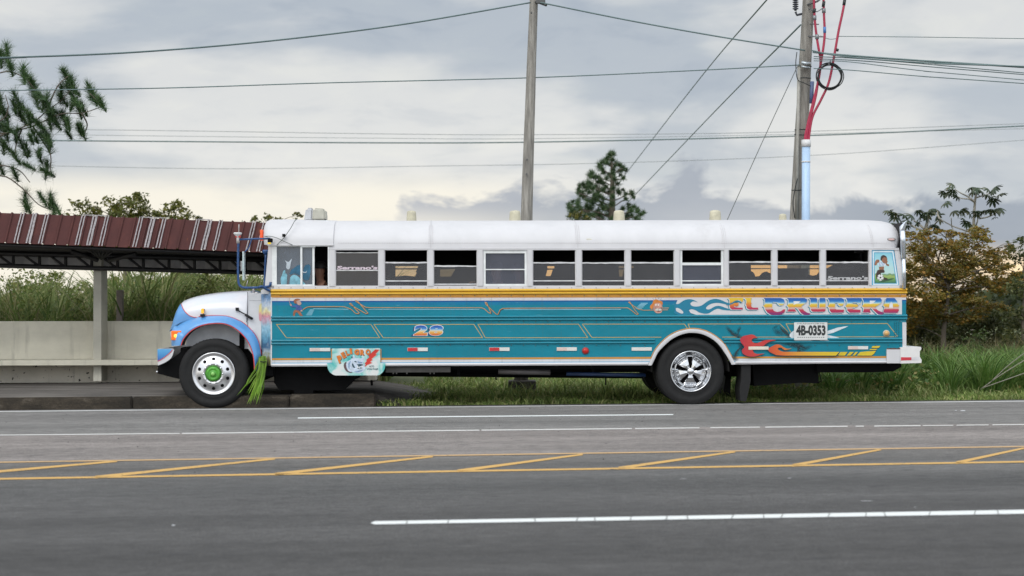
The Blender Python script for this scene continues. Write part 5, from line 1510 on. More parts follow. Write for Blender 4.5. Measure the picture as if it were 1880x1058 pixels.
art('wave_eyes', [smooth_px([(1240.5, 566), (1244, 565.6), (1250, 568.5), (1254.5, 573.5), (1252.5, 576), (1247, 574.5), (1241.5, 571), (1240.5, 566)], 3)], -.0060, M_bwhite)
# lettering: shadow, white keyline, rainbow face
def c6(pts): return [(1320 + x / 8.465, 535 + y / 8.465) for x, y in pts]
def c7(pts): return [(1500 + x / 6.825, 535 + y / 6.825) for x, y in pts]
LE = [c6([(140, 103), (374, 103), (368, 150), (352, 172), (338, 150), (300, 134), (240, 150), (212, 182), (302, 180), (300, 222), (262, 240), (230, 226), (232, 246), (252, 254), (366, 254), (366, 284), (200, 284), (172, 262), (158, 214), (168, 170), (164, 130)])]
LL = [c6([(396, 103), (512, 103), (494, 124), (496, 180), (508, 190), (496, 202), (498, 234), (520, 254), (606, 254), (606, 285), (470, 285), (432, 262), (422, 222), (414, 206), (422, 180), (420, 130)])]
L1 = [c6([(690, 105), (960, 105), (1006, 128), (1018, 170), (992, 214), (950, 218), (918, 198), (908, 172), (842, 166), (824, 182), (824, 262), (850, 305), (900, 322), (960, 310), (1004, 276), (1028, 284), (1012, 330), (962, 364), (880, 376), (800, 362), (750, 330), (716, 282), (706, 244), (684, 228), (712, 205), (712, 130)])]
L2 = [c6([(1048, 105), (1330, 105), (1368, 126), (1360, 166), (1310, 206), (1276, 234), (1318, 300), (1370, 334), (1424, 346), (1392, 371), (1322, 370), (1270, 336), (1222, 266), (1182, 244), (1180, 290), (1196, 315), (1058, 315), (1076, 280), (1076, 240), (1052, 222), (1076, 200), (1076, 130)]), c6([(1155, 152), (1155, 212), (1240, 178), (1268, 154)])]
L3 = [c6([(1396, 105), (1506, 105), (1522, 120), (1522, 258), (1558, 258), (1556, 120), (1570, 105), (1640, 105), (1652, 120), (1652, 298), (1630, 318), (1456, 318), (1426, 295), (1420, 245), (1396, 228), (1418, 205), (1418, 130)])]
L4 = [c7([(130, 85), (306, 85), (336, 103), (337, 150), (312, 182), (284, 182), (262, 162), (262, 140), (226, 140), (220, 215), (240, 229), (336, 231), (330, 266), (180, 269), (156, 240), (150, 202), (132, 186), (152, 170), (150, 118)])]
L5 = [c7([(360, 85), (556, 85), (546, 150), (526, 166), (500, 140), (446, 135), (440, 160), (500, 165), (516, 186), (480, 202), (440, 196), (446, 226), (541, 231), (541, 266), (410, 269), (376, 240), (372, 202), (352, 186), (375, 165), (375, 118)])]
L6 = [c7([(564, 85), (790, 85), (809, 108), (801, 146), (760, 176), (716, 202), (760, 240), (800, 256), (842, 269), (812, 291), (764, 289), (720, 252), (680, 207), (664, 202), (660, 240), (668, 266), (568, 266), (580, 240), (580, 202), (560, 186), (580, 166), (580, 118)]), c7([(658, 116), (658, 162), (702, 150), (734, 117)])]
L7 = [c7([(868, 85), (970, 85), (1000, 125), (1013, 168), (1030, 176), (1016, 192), (1023, 240), (1002, 271), (846, 271), (826, 256), (840, 222), (848, 192), (826, 176), (850, 150), (854, 110)]), c7([(926, 128), (904, 165), (900, 207), (949, 207), (946, 152)])]
M_key = mat('white keyline paint', (.66, .68, .70), .4); M_lsh = mat('teal letter shadow', (.006, .20, .27), .4)
rain = [(0, (.20, .02, .12)), (.12, (.40, .02, .07)), (.24, (.46, .04, .05)), (.255, (.52, .34, .32)), (.37, (.54, .36, .28)), (.39, (.58, .28, .04)), (.50, (.64, .42, .03)), (.58, (.64, .48, .08)), (.62, (.50, .60, .50)), (.68, (.14, .38, .58)), (.76, (.012, .15, .44)), (1, (.004, .05, .26))]
M_rain = grad_mat('rainbow letter face', 'z', 576, 547.5, rain, var=.05)
M_fire = grad_mat('fire letter face', 'z', 569.5, 547.5, [(0, (.36, .02, .10)), (.16, (.42, .03, .07)), (.22, (.52, .07, .03)), (.5, (.62, .22, .03)), (.75, (.66, .42, .03)), (1, (.64, .46, .03))])
def shift(loops, dx, dy): return [[(x + dx, y + dy) for x, y in l] for l in loops]
rain_l = [L1, L2, L3, L4, L5, L6, L7]
letter_root = None
for nm, L_, m_ in [('letter', LE, M_fire), ('letter', LL, M_fire)] + [('letter', l, M_rain) for l in rain_l]:
    o = art(nm, [L_], -.0135, m_)
    art('letter_shadow', [shift(L_[:1], -2.4, 2.2)], -.0060, M_lsh, o); art('letter_keyline', [shift(L_[:1], -1.1, 1.1)], -.0095, M_key, o)
    if len(L_) > 1: art('letter_counter', [L_[1]], -.0112, M_key, o)
# lick of teal crossing the E
art('wave_tip', [smooth_px([(1333, 556.5), (1341, 557), (1347, 553.4), (1352, 551.8), (1358, 553), (1362.5, 557), (1356, 554.8), (1350, 554.8), (1345, 558), (1338, 560.2), (1333, 560.2)], 3)], -.0150, M_wave)
# 28
def num_mat(): return grad_mat('blue to red number face', 'z', 616.5, 597.5, [(0, (.45, .03, .03)), (.15, (.58, .14, .03)), (.38, (.66, .38, .08)), (.50, (.60, .50, .30)), (.60, (.30, .48, .62)), (.72, (.04, .20, .50)), (1, (.01, .06, .32))])
M_num = num_mat()
for ch, x0, x1 in (('2', 762.0, 784.2), ('8', 789.5, 812.2)):
    bm = bmesh.new(); text_px(bm, ch, x0 - 4 - 3.0, 598.6, x1 - 3.0, 617.8, -.0035, .075, 4); so_ = obj('number_shadow', bm, M_navy, bus)
    bm = bmesh.new(); text_px(bm, ch, x0 - 3.6, 596.4, x1 + .6, 617, -.0055, .085, 3); obj('number_outline', bm, M_key, so_)
    bm = bmesh.new(); text_px(bm, ch, x0 - 2.5, 597.5, x1 - .6, 616.2, -.0075, .06, 3); obj('number_face', bm, M_num, so_)
# panel pinstripes
yt, yb = 595.8, 620.3
panels = [[(507.5, yt), (681, yt), (697, yb), (526, yb)], [(686.5, yt), (870, yt), (886, yb), (703.5, yb)], [(877.5, yt - .2), (1062, yt - .4), (1079, yb - .2), (891, yb)], [(1069, yt - .5), (1256, yt - .6), (1264, yb - 14.5)], ]
lines('panel_pinstripe', panels[:3], 1.1, -.003, M_gold, True)
lines('panel_pinstripe', [[(1264, 606), (1256.5, yt - .6), (1069, yt - .5), (1086.5, yb - .6), (1214, yb - 1)],
                          [(1268, 606), (1263, yt - .6), (1432, yt - 1), (1447, 610)], [(1326, yb - 1.2), (1451, yb - 1.3)],
                          [(1452, 611), (1443, yt - 1), (1470, yt - 1)], [(1518, yt - 1.0), (1629, yt - 1.6), (1647.5, yb - 3), (1645, yb - 1.8), (1515, yb - 1.6)]], 1.1, -.003, M_gold)
# heartbeat stripes
hb1 = smooth_px([(556, 569), (561, 565.5), (569, 563.3), (600, 563.2), (628, 563.2), (637, 565), (646, 569), (652, 575), (658, 576)], 4)
hb = [hb1 + [(659.5, 574.5), (654, 569), (644, 556.8), (641.5, 557.5), (644, 560), (672, 576.2), (675.5, 575), (671, 570), (656, 552.5), (652.5, 551.6), (653.5, 553.5), (664, 560), (671, 564.2), (679, 565), (884, 565.2), (889, 567), (897, 574.2), (900.5, 575.5), (901, 573), (893, 555.5), (890.5, 555), (892, 559), (911, 577), (914, 577.5), (918, 569), (923, 566.3), (935, 566)],
      [(935, 566), (1152, 565.3), (1158, 569), (1169, 577.8), (1171.6, 576.5), (1166, 570), (1156, 554.3), (1153.6, 555)], [(1153.6, 555), (1164, 562.5), (1172, 568), (1182, 569.8), (1226, 569)], [(1212, 565.8), (1228, 565.6)]]
lines('heartbeat_shadow', [[(x + 1.0, y + 1.2) for x, y in hb[0] if 636 < x < 680], [(x + 1.2, y + .8) for x, y in hb[0] if 885 < x < 940], [(x + .8, y + 1) for x, y in hb[1] if x > 1152], [(x, y + 1) for x, y in hb[0] if 556 < x < 625]], 1.5, -.0028, mat('dark stripe shadow', (.03, .05, .06), .5))
lines('heartbeat_stripe', hb, 1.15, -.0040, mat('tan stripe paint', (.50, .26, .10), .45))
M_hl = mat('pale blue highlight paint', (.22, .48, .60), .45)
lines('heartbeat_highlight', [[(575, 567), (640, 568)], [(676, 568), (880, 568.2)], [(925, 568.6), (1140, 568.2)]], 1.0, -.0034, M_hl)
bm = bmesh.new()
for k in range(6):
    y = 569 + k * 1.9; ribbon(bm, [(569 - k * 1.2 - k * .25, y), (577 - k * .9, y)], 1.0, -.0032)
for k in range(5):
    y = 557 + k * 2.3; ribbon(bm, [(1176 - k * 2.2, y), (1189 - k * 2.6, y)], 1.3, -.0032)
obj('speed_lines', bm, M_hl, bus)
# small painted walking figure with cap and stick
M_fur = mat('painted rust brown', (.28, .10, .05), .5, var=.3, scale=25); M_face = mat('painted pink grey', (.42, .28, .24), .5, var=.25, scale=25)
fg = art('painted_walker', [smooth_px([(540, 570), (538, 576), (538.6, 582.5), (541, 582.5), (542, 576), (545, 573), (549, 577.5), (552.5, 582), (557, 581.5), (554, 577), (550, 571), (545, 568.5)], 2), smooth_px([(539, 552), (542.5, 549), (548, 548.6), (551.5, 550.5), (548, 552), (546, 556), (543, 558), (540, 556)], 2)], -.0045, M_fur)
art('walker_coat', [smooth_px([(543.5, 559.5), (549, 561), (554.5, 564), (555, 569), (552, 570), (545, 569.8), (543, 568), (543.5, 564), (537, 564.5), (533.5, 562), (535, 560.5), (540, 562)], 2)], -.0050, mat('painted blue coat', (.04, .08, .26), .5, var=.3, scale=25), fg)
art('walker_face', [smooth_px([(544, 553.5), (548, 551.6), (552, 554), (553.5, 558), (550, 560.8), (546, 559)], 2), smooth_px([(531.8, 559), (534, 558), (536, 560.5), (534, 562.3)], 2), smooth_px([(551.5, 570), (554.5, 569), (555.5, 571.5), (552.5, 572.5)], 2)], -.0055, M_face, fg)
bm = bmesh.new(); ribbon(bm, [(531, 546.8), (531.3, 554), (533, 559)], .8, -.0055); obj('walker_stick', bm, M_face, fg)
# painted laughing head with an orange cap
hd = art('painted_head', [smooth_px([(1199, 557), (1204, 553), (1212, 555), (1215.5, 560), (1215.8, 570), (1213, 574.5), (1205, 575), (1200, 570)], 2)], -.0045, mat('painted pinkish skin', (.50, .26, .20), .5, var=.3, scale=25))
art('head_cap', [smooth_px([(1193, 565), (1194, 561), (1198, 557), (1199, 552.5), (1204, 549.5), (1209, 551.5), (1216, 554), (1216, 560), (1210, 556), (1202, 557.5), (1199.5, 563), (1197, 568.5), (1193, 565)], 2)], -.0055, mat('painted orange cap', (.55, .18, .03), .5, var=.2, scale=20), hd)
art('head_mouth', [smooth_px([(1202, 565), (1208, 567), (1215, 564.5), (1215, 570.5), (1209, 572.5), (1203, 570)], 2)], -.0055, mat('painted dark mouth', (.10, .02, .02), .5), hd)
bm = bmesh.new()
for k in range(4): q = [(1203.2 + k * 2.9, 566.6), (1205.6 + k * 2.9, 566.9), (1205.4 + k * 2.9, 571), (1203.4 + k * 2.9, 570.6)]; sheet(bm, [q], -.0062)
for x in (1204, 1208.5): sheet(bm, [smooth_px([(x - 1.5, 560), (x, 558), (x + 1.6, 560), (x, 562)], 2)], -.0062)
obj('head_teeth_and_eyes', bm, mat('painted ivory', (.66, .64, .58), .5), hd)
bm = bmesh.new()
for a_ in (-60, -35, -12, 15, 38, 60):
    t = R(a_); ribbon(bm, [(1206 + math.sin(t) * 10, 557 - math.cos(t) * 8.6), (1206 + math.sin(t) * 14, 557 - math.cos(t) * 10.8)], .5, -.0040)
obj('head_rays', bm, M_navy, hd)
# red fireball with cracks, second flame and its yellow tail
def crack_mat():
    t = NT('airbrushed crack shade'); v = t.coord('Object')
    n = t.noise(v, 7, 5, .7, 1.5)
    t.b.inputs['Base Color'].default_value = (.008, .045, .06, 1); t.b.inputs['Roughness'].default_value = .45
    tr = t.N('ShaderNodeBsdfTransparent'); mx = t.N('ShaderNodeMixShader')
    uv = t.N('ShaderNodeVertexColor'); uv.layer_name = 'fade'
    f = t.math('MULTIPLY', uv.outputs[0], t.ramp(n, [(.34, .5), (.54, 1.0)]))
    t.L(f, mx.inputs[0]); t.L(tr.outputs[0], mx.inputs[1]); t.L(t.b.outputs[0], mx.inputs[2]); t.L(mx.outputs[0], t.out.inputs[0]); return t.m
M_crack = crack_mat()
def smudge(name, blobs, v):
    """soft edged airbrush shade: discs whose paint thins towards the rim"""
    bm = bmesh.new(); cl = bm.loops.layers.float_color.new('fade')
    for i, (x, y, rx, ry, a_, s) in enumerate(blobs):
        N_ = 18; ctr = P(x, y); vv = v - i * .00012
        c0 = bm.verts.new((ctr.x, vv, ctr.z)); ring = []
        for k in range(N_):
            t = 2 * PI * k / N_; dx, dy = math.cos(t) * rx, math.sin(t) * ry
            X, Y = dx * math.cos(a_) - dy * math.sin(a_), dx * math.sin(a_) + dy * math.cos(a_)
            q = P(x + X, y + Y); ring.append(bm.verts.new((q.x, vv, q.z)))
        for k in range(N_):
            f = bm.faces.new((c0, ring[k], ring[(k + 1) % N_]))
            for l in f.loops: l[cl] = (s, s, s, 1) if l.vert is c0 else (0, 0, 0, 1)
    return obj(name, bm, M_crack, bus)
smudge('crack_shading', [(1341, 609, 14, 5, .9, .9), (1352, 615, 18, 5, .55, .9), (1356, 606, 10, 3.5, -1.1, .8), (1350, 652, 14, 6, -.9, .85), (1362, 640, 18, 6, 1.2, .8), (1372, 628, 12, 12, 0, .7), (1430, 610, 14, 8, .4, .75), (1444, 612, 16, 5, .9, .8), (1424, 600, 10, 3, -.5, .5),
                         (1462, 634, 20, 7, .2, .95), (1478, 640, 16, 5, -.4, .8), (1468, 646, 12, 4, 1.3, .8), (1448, 632, 16, 5, .1, .7), (1350, 660, 8, 4, 0, .7)], -.0030)
M_cr = mat('black crack paint', (.012, .03, .035), .5)
art('crack_lines', [smooth_px([(1337, 603), (1345, 611), (1358, 620), (1366, 624), (1357, 621.5), (1344, 613.5)], 2), smooth_px([(1360, 600), (1357, 610), (1353, 617), (1356, 610)], 2), smooth_px([(1364, 634), (1354, 646), (1349, 657), (1350, 647), (1360, 636)], 2),
                    smooth_px([(1430, 598), (1438, 606), (1449, 614), (1455, 622), (1447, 616), (1436, 609)], 2), smooth_px([(1450, 626), (1460, 632), (1470, 634), (1482, 642), (1470, 637), (1463, 648), (1464, 637), (1452, 630)], 2)], -.0040, M_cr)
art('white_burst', [smooth_px([(1462, 604), (1452, 611), (1449.5, 618), (1458, 625), (1466, 628), (1484, 628.5), (1492, 626), (1478, 623), (1500, 624), (1516, 628), (1524, 624), (1542, 621), (1528, 617), (1518, 614.5), (1530, 611), (1546, 604), (1557, 599), (1536, 602), (1518, 608), (1500, 606)], 2)], -.0050, mat('airbrushed white burst', (.58, .63, .66), .45, var=.18, scale=12))
M_red = grad_mat('fireball red', 'x', 1355, 1415, [(0, (.40, .02, .04)), (.5, (.50, .04, .03)), (1, (.46, .03, .03))], var=.2)
fire1 = smooth_px([(1378, 614.2), (1384, 615.5), (1389, 620.5), (1384, 620.6), (1379, 624), (1382, 629), (1390, 630), (1401, 625.5), (1412, 623.8), (1424, 624.5), (1413, 627), (1405, 631.5), (1400, 635.5), (1386, 636), (1381, 640), (1383, 647), (1390, 650), (1403, 649), (1394, 652), (1386, 654.4), (1374, 654.4), (1364, 650), (1361.4, 643), (1366, 637), (1360.5, 630), (1358, 623), (1364, 617)], 3)
fs_ = art('fire_shadow', [[(x + 1.2, y + 1.4) for x, y in fire1]], -.0275, M_cr)
art('fireball', [fire1], -.0285, M_red)
fire2 = smooth_px([(1407, 641), (1414, 637.5), (1424, 632.6), (1432, 633.5), (1437, 637), (1445, 640.5), (1453, 639.2), (1446, 642), (1439, 642.6), (1434, 638.6), (1428, 638.8), (1428.5, 642.5), (1436, 645.6), (1441, 646)], 3) + [(1540, 646.2), (1534, 653), (1440, 653), (1424, 652), (1413, 646.5)]
art('fire_shadow', [[(x + .4, y + 1.5) for x, y in fire2]], -.0275, M_cr)
M_of = grad_mat('orange to yellow flame', 'x', 1407, 1540, [(0, (.50, .045, .02)), (.2, (.58, .12, .02)), (.45, (.60, .28, .03)), (.8, (.62, .42, .02)), (1, (.60, .44, .02))])
art('long_flame', [fire2], -.0288, M_of)
M_yf = mat('yellow flame paint', (.60, .44, .02), .4)
tail = [[(1543, 646.4), (1556, 646.4), (1551, 653), (1537.5, 653)], [(1560, 646.4), (1567.5, 646.4), (1561, 653), (1554.5, 653)], [(1570.5, 646.4), (1575, 646.4), (1569.5, 653), (1565, 653)],
        smooth_px([(1579, 646.6), (1590, 645.3), (1600, 645), (1608, 644.2), (1604, 650), (1600, 653), (1580, 653), (1573, 653)], 1), [(1601.5, 635.6), (1616, 635.2), (1613, 638.8), (1600, 639)], [(1597, 641.2), (1610.5, 640.6), (1608.5, 642.6), (1596, 643)]]
art('flame_shadow', [[(x + .2, y + 1.2) for x, y in q] for q in tail], -.0030, M_cr)
art('flame_tail', [tail[0], tail[1], tail[2], tail[3], tail[4], tail[5]], -.0040, M_yf)
# plate with the number 4B-0353
bm = bmesh.new(); a_, b_ = P(1457, 624.5), P(1518, 592); box(bm, (a_.x, -.036, a_.z), (b_.x, -.028, b_.z), .003)
plate = obj('number_plate', bm, mat('plate white', (.60, .61, .60), .4, var=.06), bus)
bm = bmesh.new(); text_px(bm, '4B-0353', 1460.6, 597.2, 1514.6, 616.2, -.0375, .05); obj('plate_digits', bm, mat('plate black', (.02, .024, .025), .5), plate)
bm = bmesh.new(); text_px(bm, 'TRANSPORTE', 1461.5, 593.4, 1512.5, 595.6, -.0372, .02)
for k in range(13): x = 1463 + k * 3.9; sheet(bm, [[(x, 618.8), (x + 2.2, 618.8), (x + 2.2, 620.2), (x, 620.2)]], -.0372)
obj('plate_small_print', bm, mat('plate grey print', (.16, .17, .17), .5), plate)
# reflective strips, red and amber lamps
M_rw = mat('white reflector', (.62, .61, .58), .35, var=.08); M_rr = mat('red reflector', (.48, .025, .03), .35); M_rp = mat('sun-bleached reflector', (.60, .47, .42), .4, var=.1)
def strip(x0, x1, y0, y1, left=None, right=None, out=0.0):
    bm = bmesh.new(); a_, b_ = P(x0, y1), P(x1, y0)
    box(bm, (a_.x, -.012 - out, a_.z), (b_.x, -.002, b_.z), .004); o = obj('reflector_strip', bm, right or M_rw, bus)
    if left:
        bm = bmesh.new(); m_ = P((x0 + x1) / 2, y0).x; box(bm, (a_.x + .004, -.0145, a_.z + .003), (m_, -.0115, b_.z - .003)); obj('reflector_half', bm, left, o)
strip(568.5, 606.5, 639, 645.2, M_rp); strip(748, 785.5, 638.3, 645, M_rr); strip(898, 935.5, 638, 644.6, M_rr); strip(1022, 1059, 637.8, 644.4, M_rp); strip(1159.5, 1196.5, 637.8, 644.2)
strip(1373.5, 1410.5, 636.3, 642.3, None, mat('cream reflector', (.64, .60, .50), .4), .021); strip(1556.5, 1593.5, 635.6, 641.8, M_rp)
bm = bmesh.new(); c = lp(1074.8, 644.2, 0); lathe(bm, [(S(6.8), 0), (S(6.8), -.012), (S(5.4), -.016)], c, 'y', 24); l_ = obj('round_lamp', bm, mat('dark red rim', (.16, .05, .06), .4), bus)
bm = bmesh.new(); lathe(bm, [(S(5.4), -.014), (S(4.6), -.028), (S(2.5), -.036), (.001, -.038)], c, 'y', 24); obj('lens', bm, mat('red lens', (.45, .015, .01), .12), l_)
bm = bmesh.new(); c = lp(1627, 612.3, 0); lathe(bm, [(S(6.4), 0), (S(6.4), -.014), (S(4.8), -.020)], c, 'y', 24); l_ = obj('round_lamp', bm, mat('pale lamp rim', (.45, .42, .34), .4), bus)
bm = bmesh.new(); lathe(bm, [(S(4.8), -.018), (S(4.2), -.034), (S(2.2), -.044), (.001, -.046)], c, 'y', 24); obj('lens', bm, mat('amber lens', (.60, .36, .13), .15), l_)
# vertical body seams with rivets
bm = bmesh.new()
for x in (1642.5, 1646, 1650):
    y = 593
    while y < 619: c = P(x, y); lathe(bm, [(.0005, -.010), (.006, -.008), (.009, -.001)], (c.x, 0, c.z), 'y', 6); y += 3.6
obj('seam_rivets', bm, mat('dark teal rivets', (.004, .09, .12), .6), bus)
# danger board hung on the skirt
board = [(610, 640), (698, 639.5), (698.5, 666.5)] + smooth_px([(707.5, 667), (707.2, 674), (704, 682), (697, 688.3), (692, 689.3)], 3) + [(616, 689.3)] + smooth_px([(612, 688), (605, 682.5), (601.5, 674), (601, 667)], 3) + [(610, 667)]
bm = bmesh.new(); sheet(bm, [board], -.030, .012)
def board_mat():
    t = NT('aqua airbrushed board'); v = t.coord('Object')
    n = t.noise(v, 4.5, 3, .5, .6); t.col(t.ramp(n, [(.40, (.62, .64, .63)), (.50, (.42, .60, .58)), (.62, (.10, .44, .42)), (.72, (.03, .34, .33))])); t.b.inputs['Roughness'].default_value = .4; return t.m
bd = obj('danger_board', bm, board_mat(), bus)
bm = bmesh.new(); ribbon(bm, [(699.2, 641), (699.4, 656), (699.4, 665)], 1.6, -.004); ribbon(bm, [(608.8, 641), (608.8, 656), (608.8, 658)], 1.6, -.004); obj('board_border', bm, M_orange, bus)
M_pel = mat('orange danger letters', (.60, .17, .02), .45, var=.15, scale=20); M_psh = mat('dark letter shade', (.04, .05, .10), .5)
LET = [('P', 624.2, 659.5, 8.0, 14.5, -.35), ('E', 631.0, 652.2, 6.6, 11.5, -.48), ('L', 638.0, 648.0, 6.0, 10.0, -.36), ('I', 644.5, 645.0, 4.2, 10.5, -.15), ('G', 655.2, 646.6, 9.2, 10.6, .02), ('R', 665.6, 647.2, 8.4, 10.6, .05), ('O', 675.8, 646.4, 9.0, 10.6, .10)]
for ch, x, y, w_, h_, a_ in LET:
    bm = bmesh.new(); text_px(bm, ch, x - w_ / 2 + .8, y - h_ / 2 + .9, x + w_ / 2 + .8, y + h_ / 2 + .9, -.0312, .085, 0, a_); s_o = obj('board_letter_shade', bm, M_psh, bd)
    bm = bmesh.new(); text_px(bm, ch, x - w_ / 2, y - h_ / 2, x + w_ / 2, y + h_ / 2, -.0325, .075, 0, a_); obj('board_letter', bm, M_pel, bd)
def c4(pts): return [(590 + x / 13.22, 620 + y / 13.22) for x, y in pts]
bolt = c4([(1310, 285), (1410, 290), (1310, 400), (1345, 410), (1210, 520), (1245, 530), (1180, 590), (1240, 605), (1110, 660), (1045, 715), (1080, 640), (1050, 630), (1110, 560), (1085, 545), (1170, 470), (1140, 440)])
art('lightning_shade', [[(x + .8, y + .8) for x, y in bolt]], -.0312, mat('pink bolt glow', (.55, .30, .25), .5), bd)
art('lightning_bolt', [bolt], -.0325, mat('red lightning paint', (.52, .03, .02), .4), bd)
# painted bulldog: collar, head, ear, brow, jaw, mouth, teeth
dg1 = art('bulldog_collar', [smooth_px(c4([(560, 620), (600, 590), (640, 640), (640, 720), (680, 790), (750, 830), (740, 855), (680, 850), (600, 810), (555, 730), (545, 670)]), 2)], -.0312, mat('brown collar paint', (.10, .06, .07), .5, var=.4, scale=30), bd)
art('bulldog_head', [smooth_px(c4([(600, 640), (640, 570), (720, 530), (760, 450), (800, 420), (820, 480), (900, 500), (980, 500), (1040, 470), (1045, 540), (1020, 600), (1030, 650), (1070, 710), (1060, 780), (990, 840), (880, 860), (780, 830), (700, 830), (640, 780), (610, 710)]), 2)], -.0320, mat('pale bluish dog paint', (.50, .58, .68), .5, var=.22, scale=22), dg1)
art('bulldog_dark', [smooth_px(c4([(750, 620), (780, 640), (800, 690), (830, 720), (800, 735), (765, 710), (745, 660)]), 2), smooth_px(c4([(860, 650), (930, 640), (1010, 650), (1000, 690), (940, 690), (880, 740), (900, 690)]), 2), smooth_px(c4([(730, 470), (760, 450), (760, 500), (735, 500)]), 2), smooth_px(c4([(820, 560), (870, 590), (830, 600), (800, 580)]), 2), smooth_px(c4([(870, 735), (990, 720), (980, 745), (890, 755)]), 2)], -.0328, mat('dark teal mouth paint', (.01, .05, .07), .5), dg1)
art('bulldog_teeth', [c4([(870, 740), (890, 670), (912, 730)]), c4([(975, 730), (990, 650), (1010, 720)]), c4([(915, 745), (930, 712), (948, 745)])], -.0336, mat('painted tooth white', (.68, .69, .68), .5), dg1)
art('bulldog_wrinkles', [smooth_px(c4([(650, 640), (700, 570), (720, 575), (690, 660), (690, 760), (660, 720)]), 2), smooth_px(c4([(790, 830), (900, 800), (1000, 790), (980, 815), (880, 845)]), 2), smooth_px(c4([(880, 570), (960, 590), (1010, 580), (980, 620), (900, 620)]), 2)], -.0330, mat('steel blue shade paint', (.20, .30, .45), .5, var=.3, scale=30), dg1)
bm = bmesh.new(); text_px(bm, 'ALTO', 678, 671, 687, 674.4, -.0325, .04); text_px(bm, 'VOLTAJE', 673.5, 676.2, 694.5, 680, -.0325, .04); obj('board_small_text', bm, mat('dark teal letters', (.01, .10, .11), .5), bd)

# ================================================================== people seen through the bus windows
def skin_fig(name, joints, edges, radii, m):
    me = bpy.data.meshes.new(name); me.from_pydata([tuple(j) for j in joints], edges, [])
    o = bpy.data.objects.new(name, me); C.objects.link(o); me.materials.append(m)
    o.modifiers.new('skin', 'SKIN'); 
    sv = me.skin_vertices[0].data if len(me.skin_vertices) else None
    if sv is None:
        bm_ = bmesh.new(); bm_.from_mesh(me); bm_.verts.layers.skin.verify(); bm_.to_mesh(me); bm_.free(); sv = me.skin_vertices[0].data
    for i, r_ in enumerate(radii): sv[i].radius = (r_, r_) if not isinstance(r_, tuple) else r_
    sv[0].use_root = True
    s = o.modifiers.new('sub', 'SUBSURF'); s.levels = 2; s.render_levels = 2
    me.validate()
    return o
def seated(label, local, face, shirt, skinc, hairc, scale=1.0, arm_up=False):
    """a seated passenger: hips, spine, neck, head, bent arms and thighs; clothes and hair are children"""
    base = BM @ Vector(local)
    root = empty('person', base); root.rotation_euler = (0, 0, face); root.scale = (scale,) * 3
    tag(root, label, 'person', 'people riding in the bus')
    J = [(0, 0, .0), (.02, 0, .18), (.02, 0, .34), (.0, 0, .47), (-.01, 0, .54), (-.02, 0, .60), (-.03, 0, .70), (-.02, 0, .78),      # pelvis..head top
         (.0, .17, .45), (-.08 if not arm_up else -.14, .22, .22 if not arm_up else .36), (-.28 if not arm_up else -.30, .16, .16 if not arm_up else .44), (-.36, .14, .17 if not arm_up else .50),
         (.0, -.17, .45), (-.08, -.22, .22), (-.28, -.16, .16), (-.36, -.14, .17),
         (-.05, .10, -.02), (-.42, .12, .0), (-.44, .12, -.42), (-.54, .12, -.45),
         (-.05, -.10, -.02), (-.42, -.12, .0), (-.44, -.12, -.42), (-.54, -.12, -.45)]
    E = [(0, 1), (1, 2), (2, 3), (3, 4), (4, 5), (5, 6), (6, 7), (3, 8), (8, 9), (9, 10), (10, 11), (3, 12), (12, 13), (13, 14), (14, 15), (0, 16), (16, 17), (17, 18), (18, 19), (0, 20), (20, 21), (21, 22), (22, 23)]
    rr = [.14, .13, .15, .10, .055, .075, .10, .07, .06, .045, .034, .028, .06, .045, .034, .028, .09, .065, .045, .035, .09, .065, .045, .035]
    b = skin_fig('body', J, E, rr, skinc); b.parent = root
    for sgn in (1, -1):
        bm = bmesh.new()
        hx, hy, hz = (-.38, .14 * sgn, .17)
        if arm_up and sgn == 1: hz = .52
        for k, ln in enumerate((.055, .065, .07, .062, .05)):
            yy = hy + (k - 2) * .018; tube(bm, [(hx + .03, hy + (k - 2) * .012, hz), (hx - .01 - ln * .5, yy, hz - .004), (hx - .01 - ln * .9, yy, hz - .025)], [.011, .009, .006], 6)
        o_ = obj('fingers', bm, skinc, root)
    # shirt over the torso and upper arms, hair cap, nose and eyes
    s = skin_fig('shirt', J[:4] + [J[8], J[9], J[12], J[13]], [(0, 1), (1, 2), (2, 3), (3, 4), (4, 5), (3, 6), (6, 7)], [.155, .145, .165, .108, .075, .058, .075, .058], shirt); s.parent = root
    bm = bmesh.new(); bmesh.ops.create_uvsphere(bm, u_segments=16, v_segments=10, radius=.115, matrix=Matrix.Translation((-.012, 0, .725)) @ Matrix.Diagonal((1, .88, 1.02, 1)))
    bmesh.ops.delete(bm, geom=[v for v in bm.verts if v.co.z < .70 and v.co.x < .03 or v.co.z < .63], context='VERTS'); obj('hair', bm, hairc, root, smooth=True)
    bm = bmesh.new(); tube(bm, [(-.115, 0, .70), (-.145, 0, .665), (-.12, 0, .655)], [.008, .016, .012], 6)
    for y in (-.036, .036): bmesh.ops.create_icosphere(bm, subdivisions=1, radius=.011, matrix=Matrix.Translation((-.118, y, .70)))
    tube(bm, [(-.112, -.025, .625), (-.122, 0, .622), (-.112, .025, .625)], .007, 5)
    obj('face', bm, mat('face shade', (.20, .09, .06), .6), root)
    return root
M_sk = mat('brown skin', (.34, .17, .11), .55, var=.1); M_sk2 = mat('light brown skin', (.46, .26, .17), .55, var=.1); M_hair = mat('black hair', (.012, .010, .009), .6)
q = P(914, 520, .30); seated('passenger in a dusky pink shirt leaning by the white-framed fourth window', (q.x, .32, q.z - .50), R(2), mat('dusky pink cloth', (.46, .22, .18), .9), M_sk2, M_hair, 1.0, True)
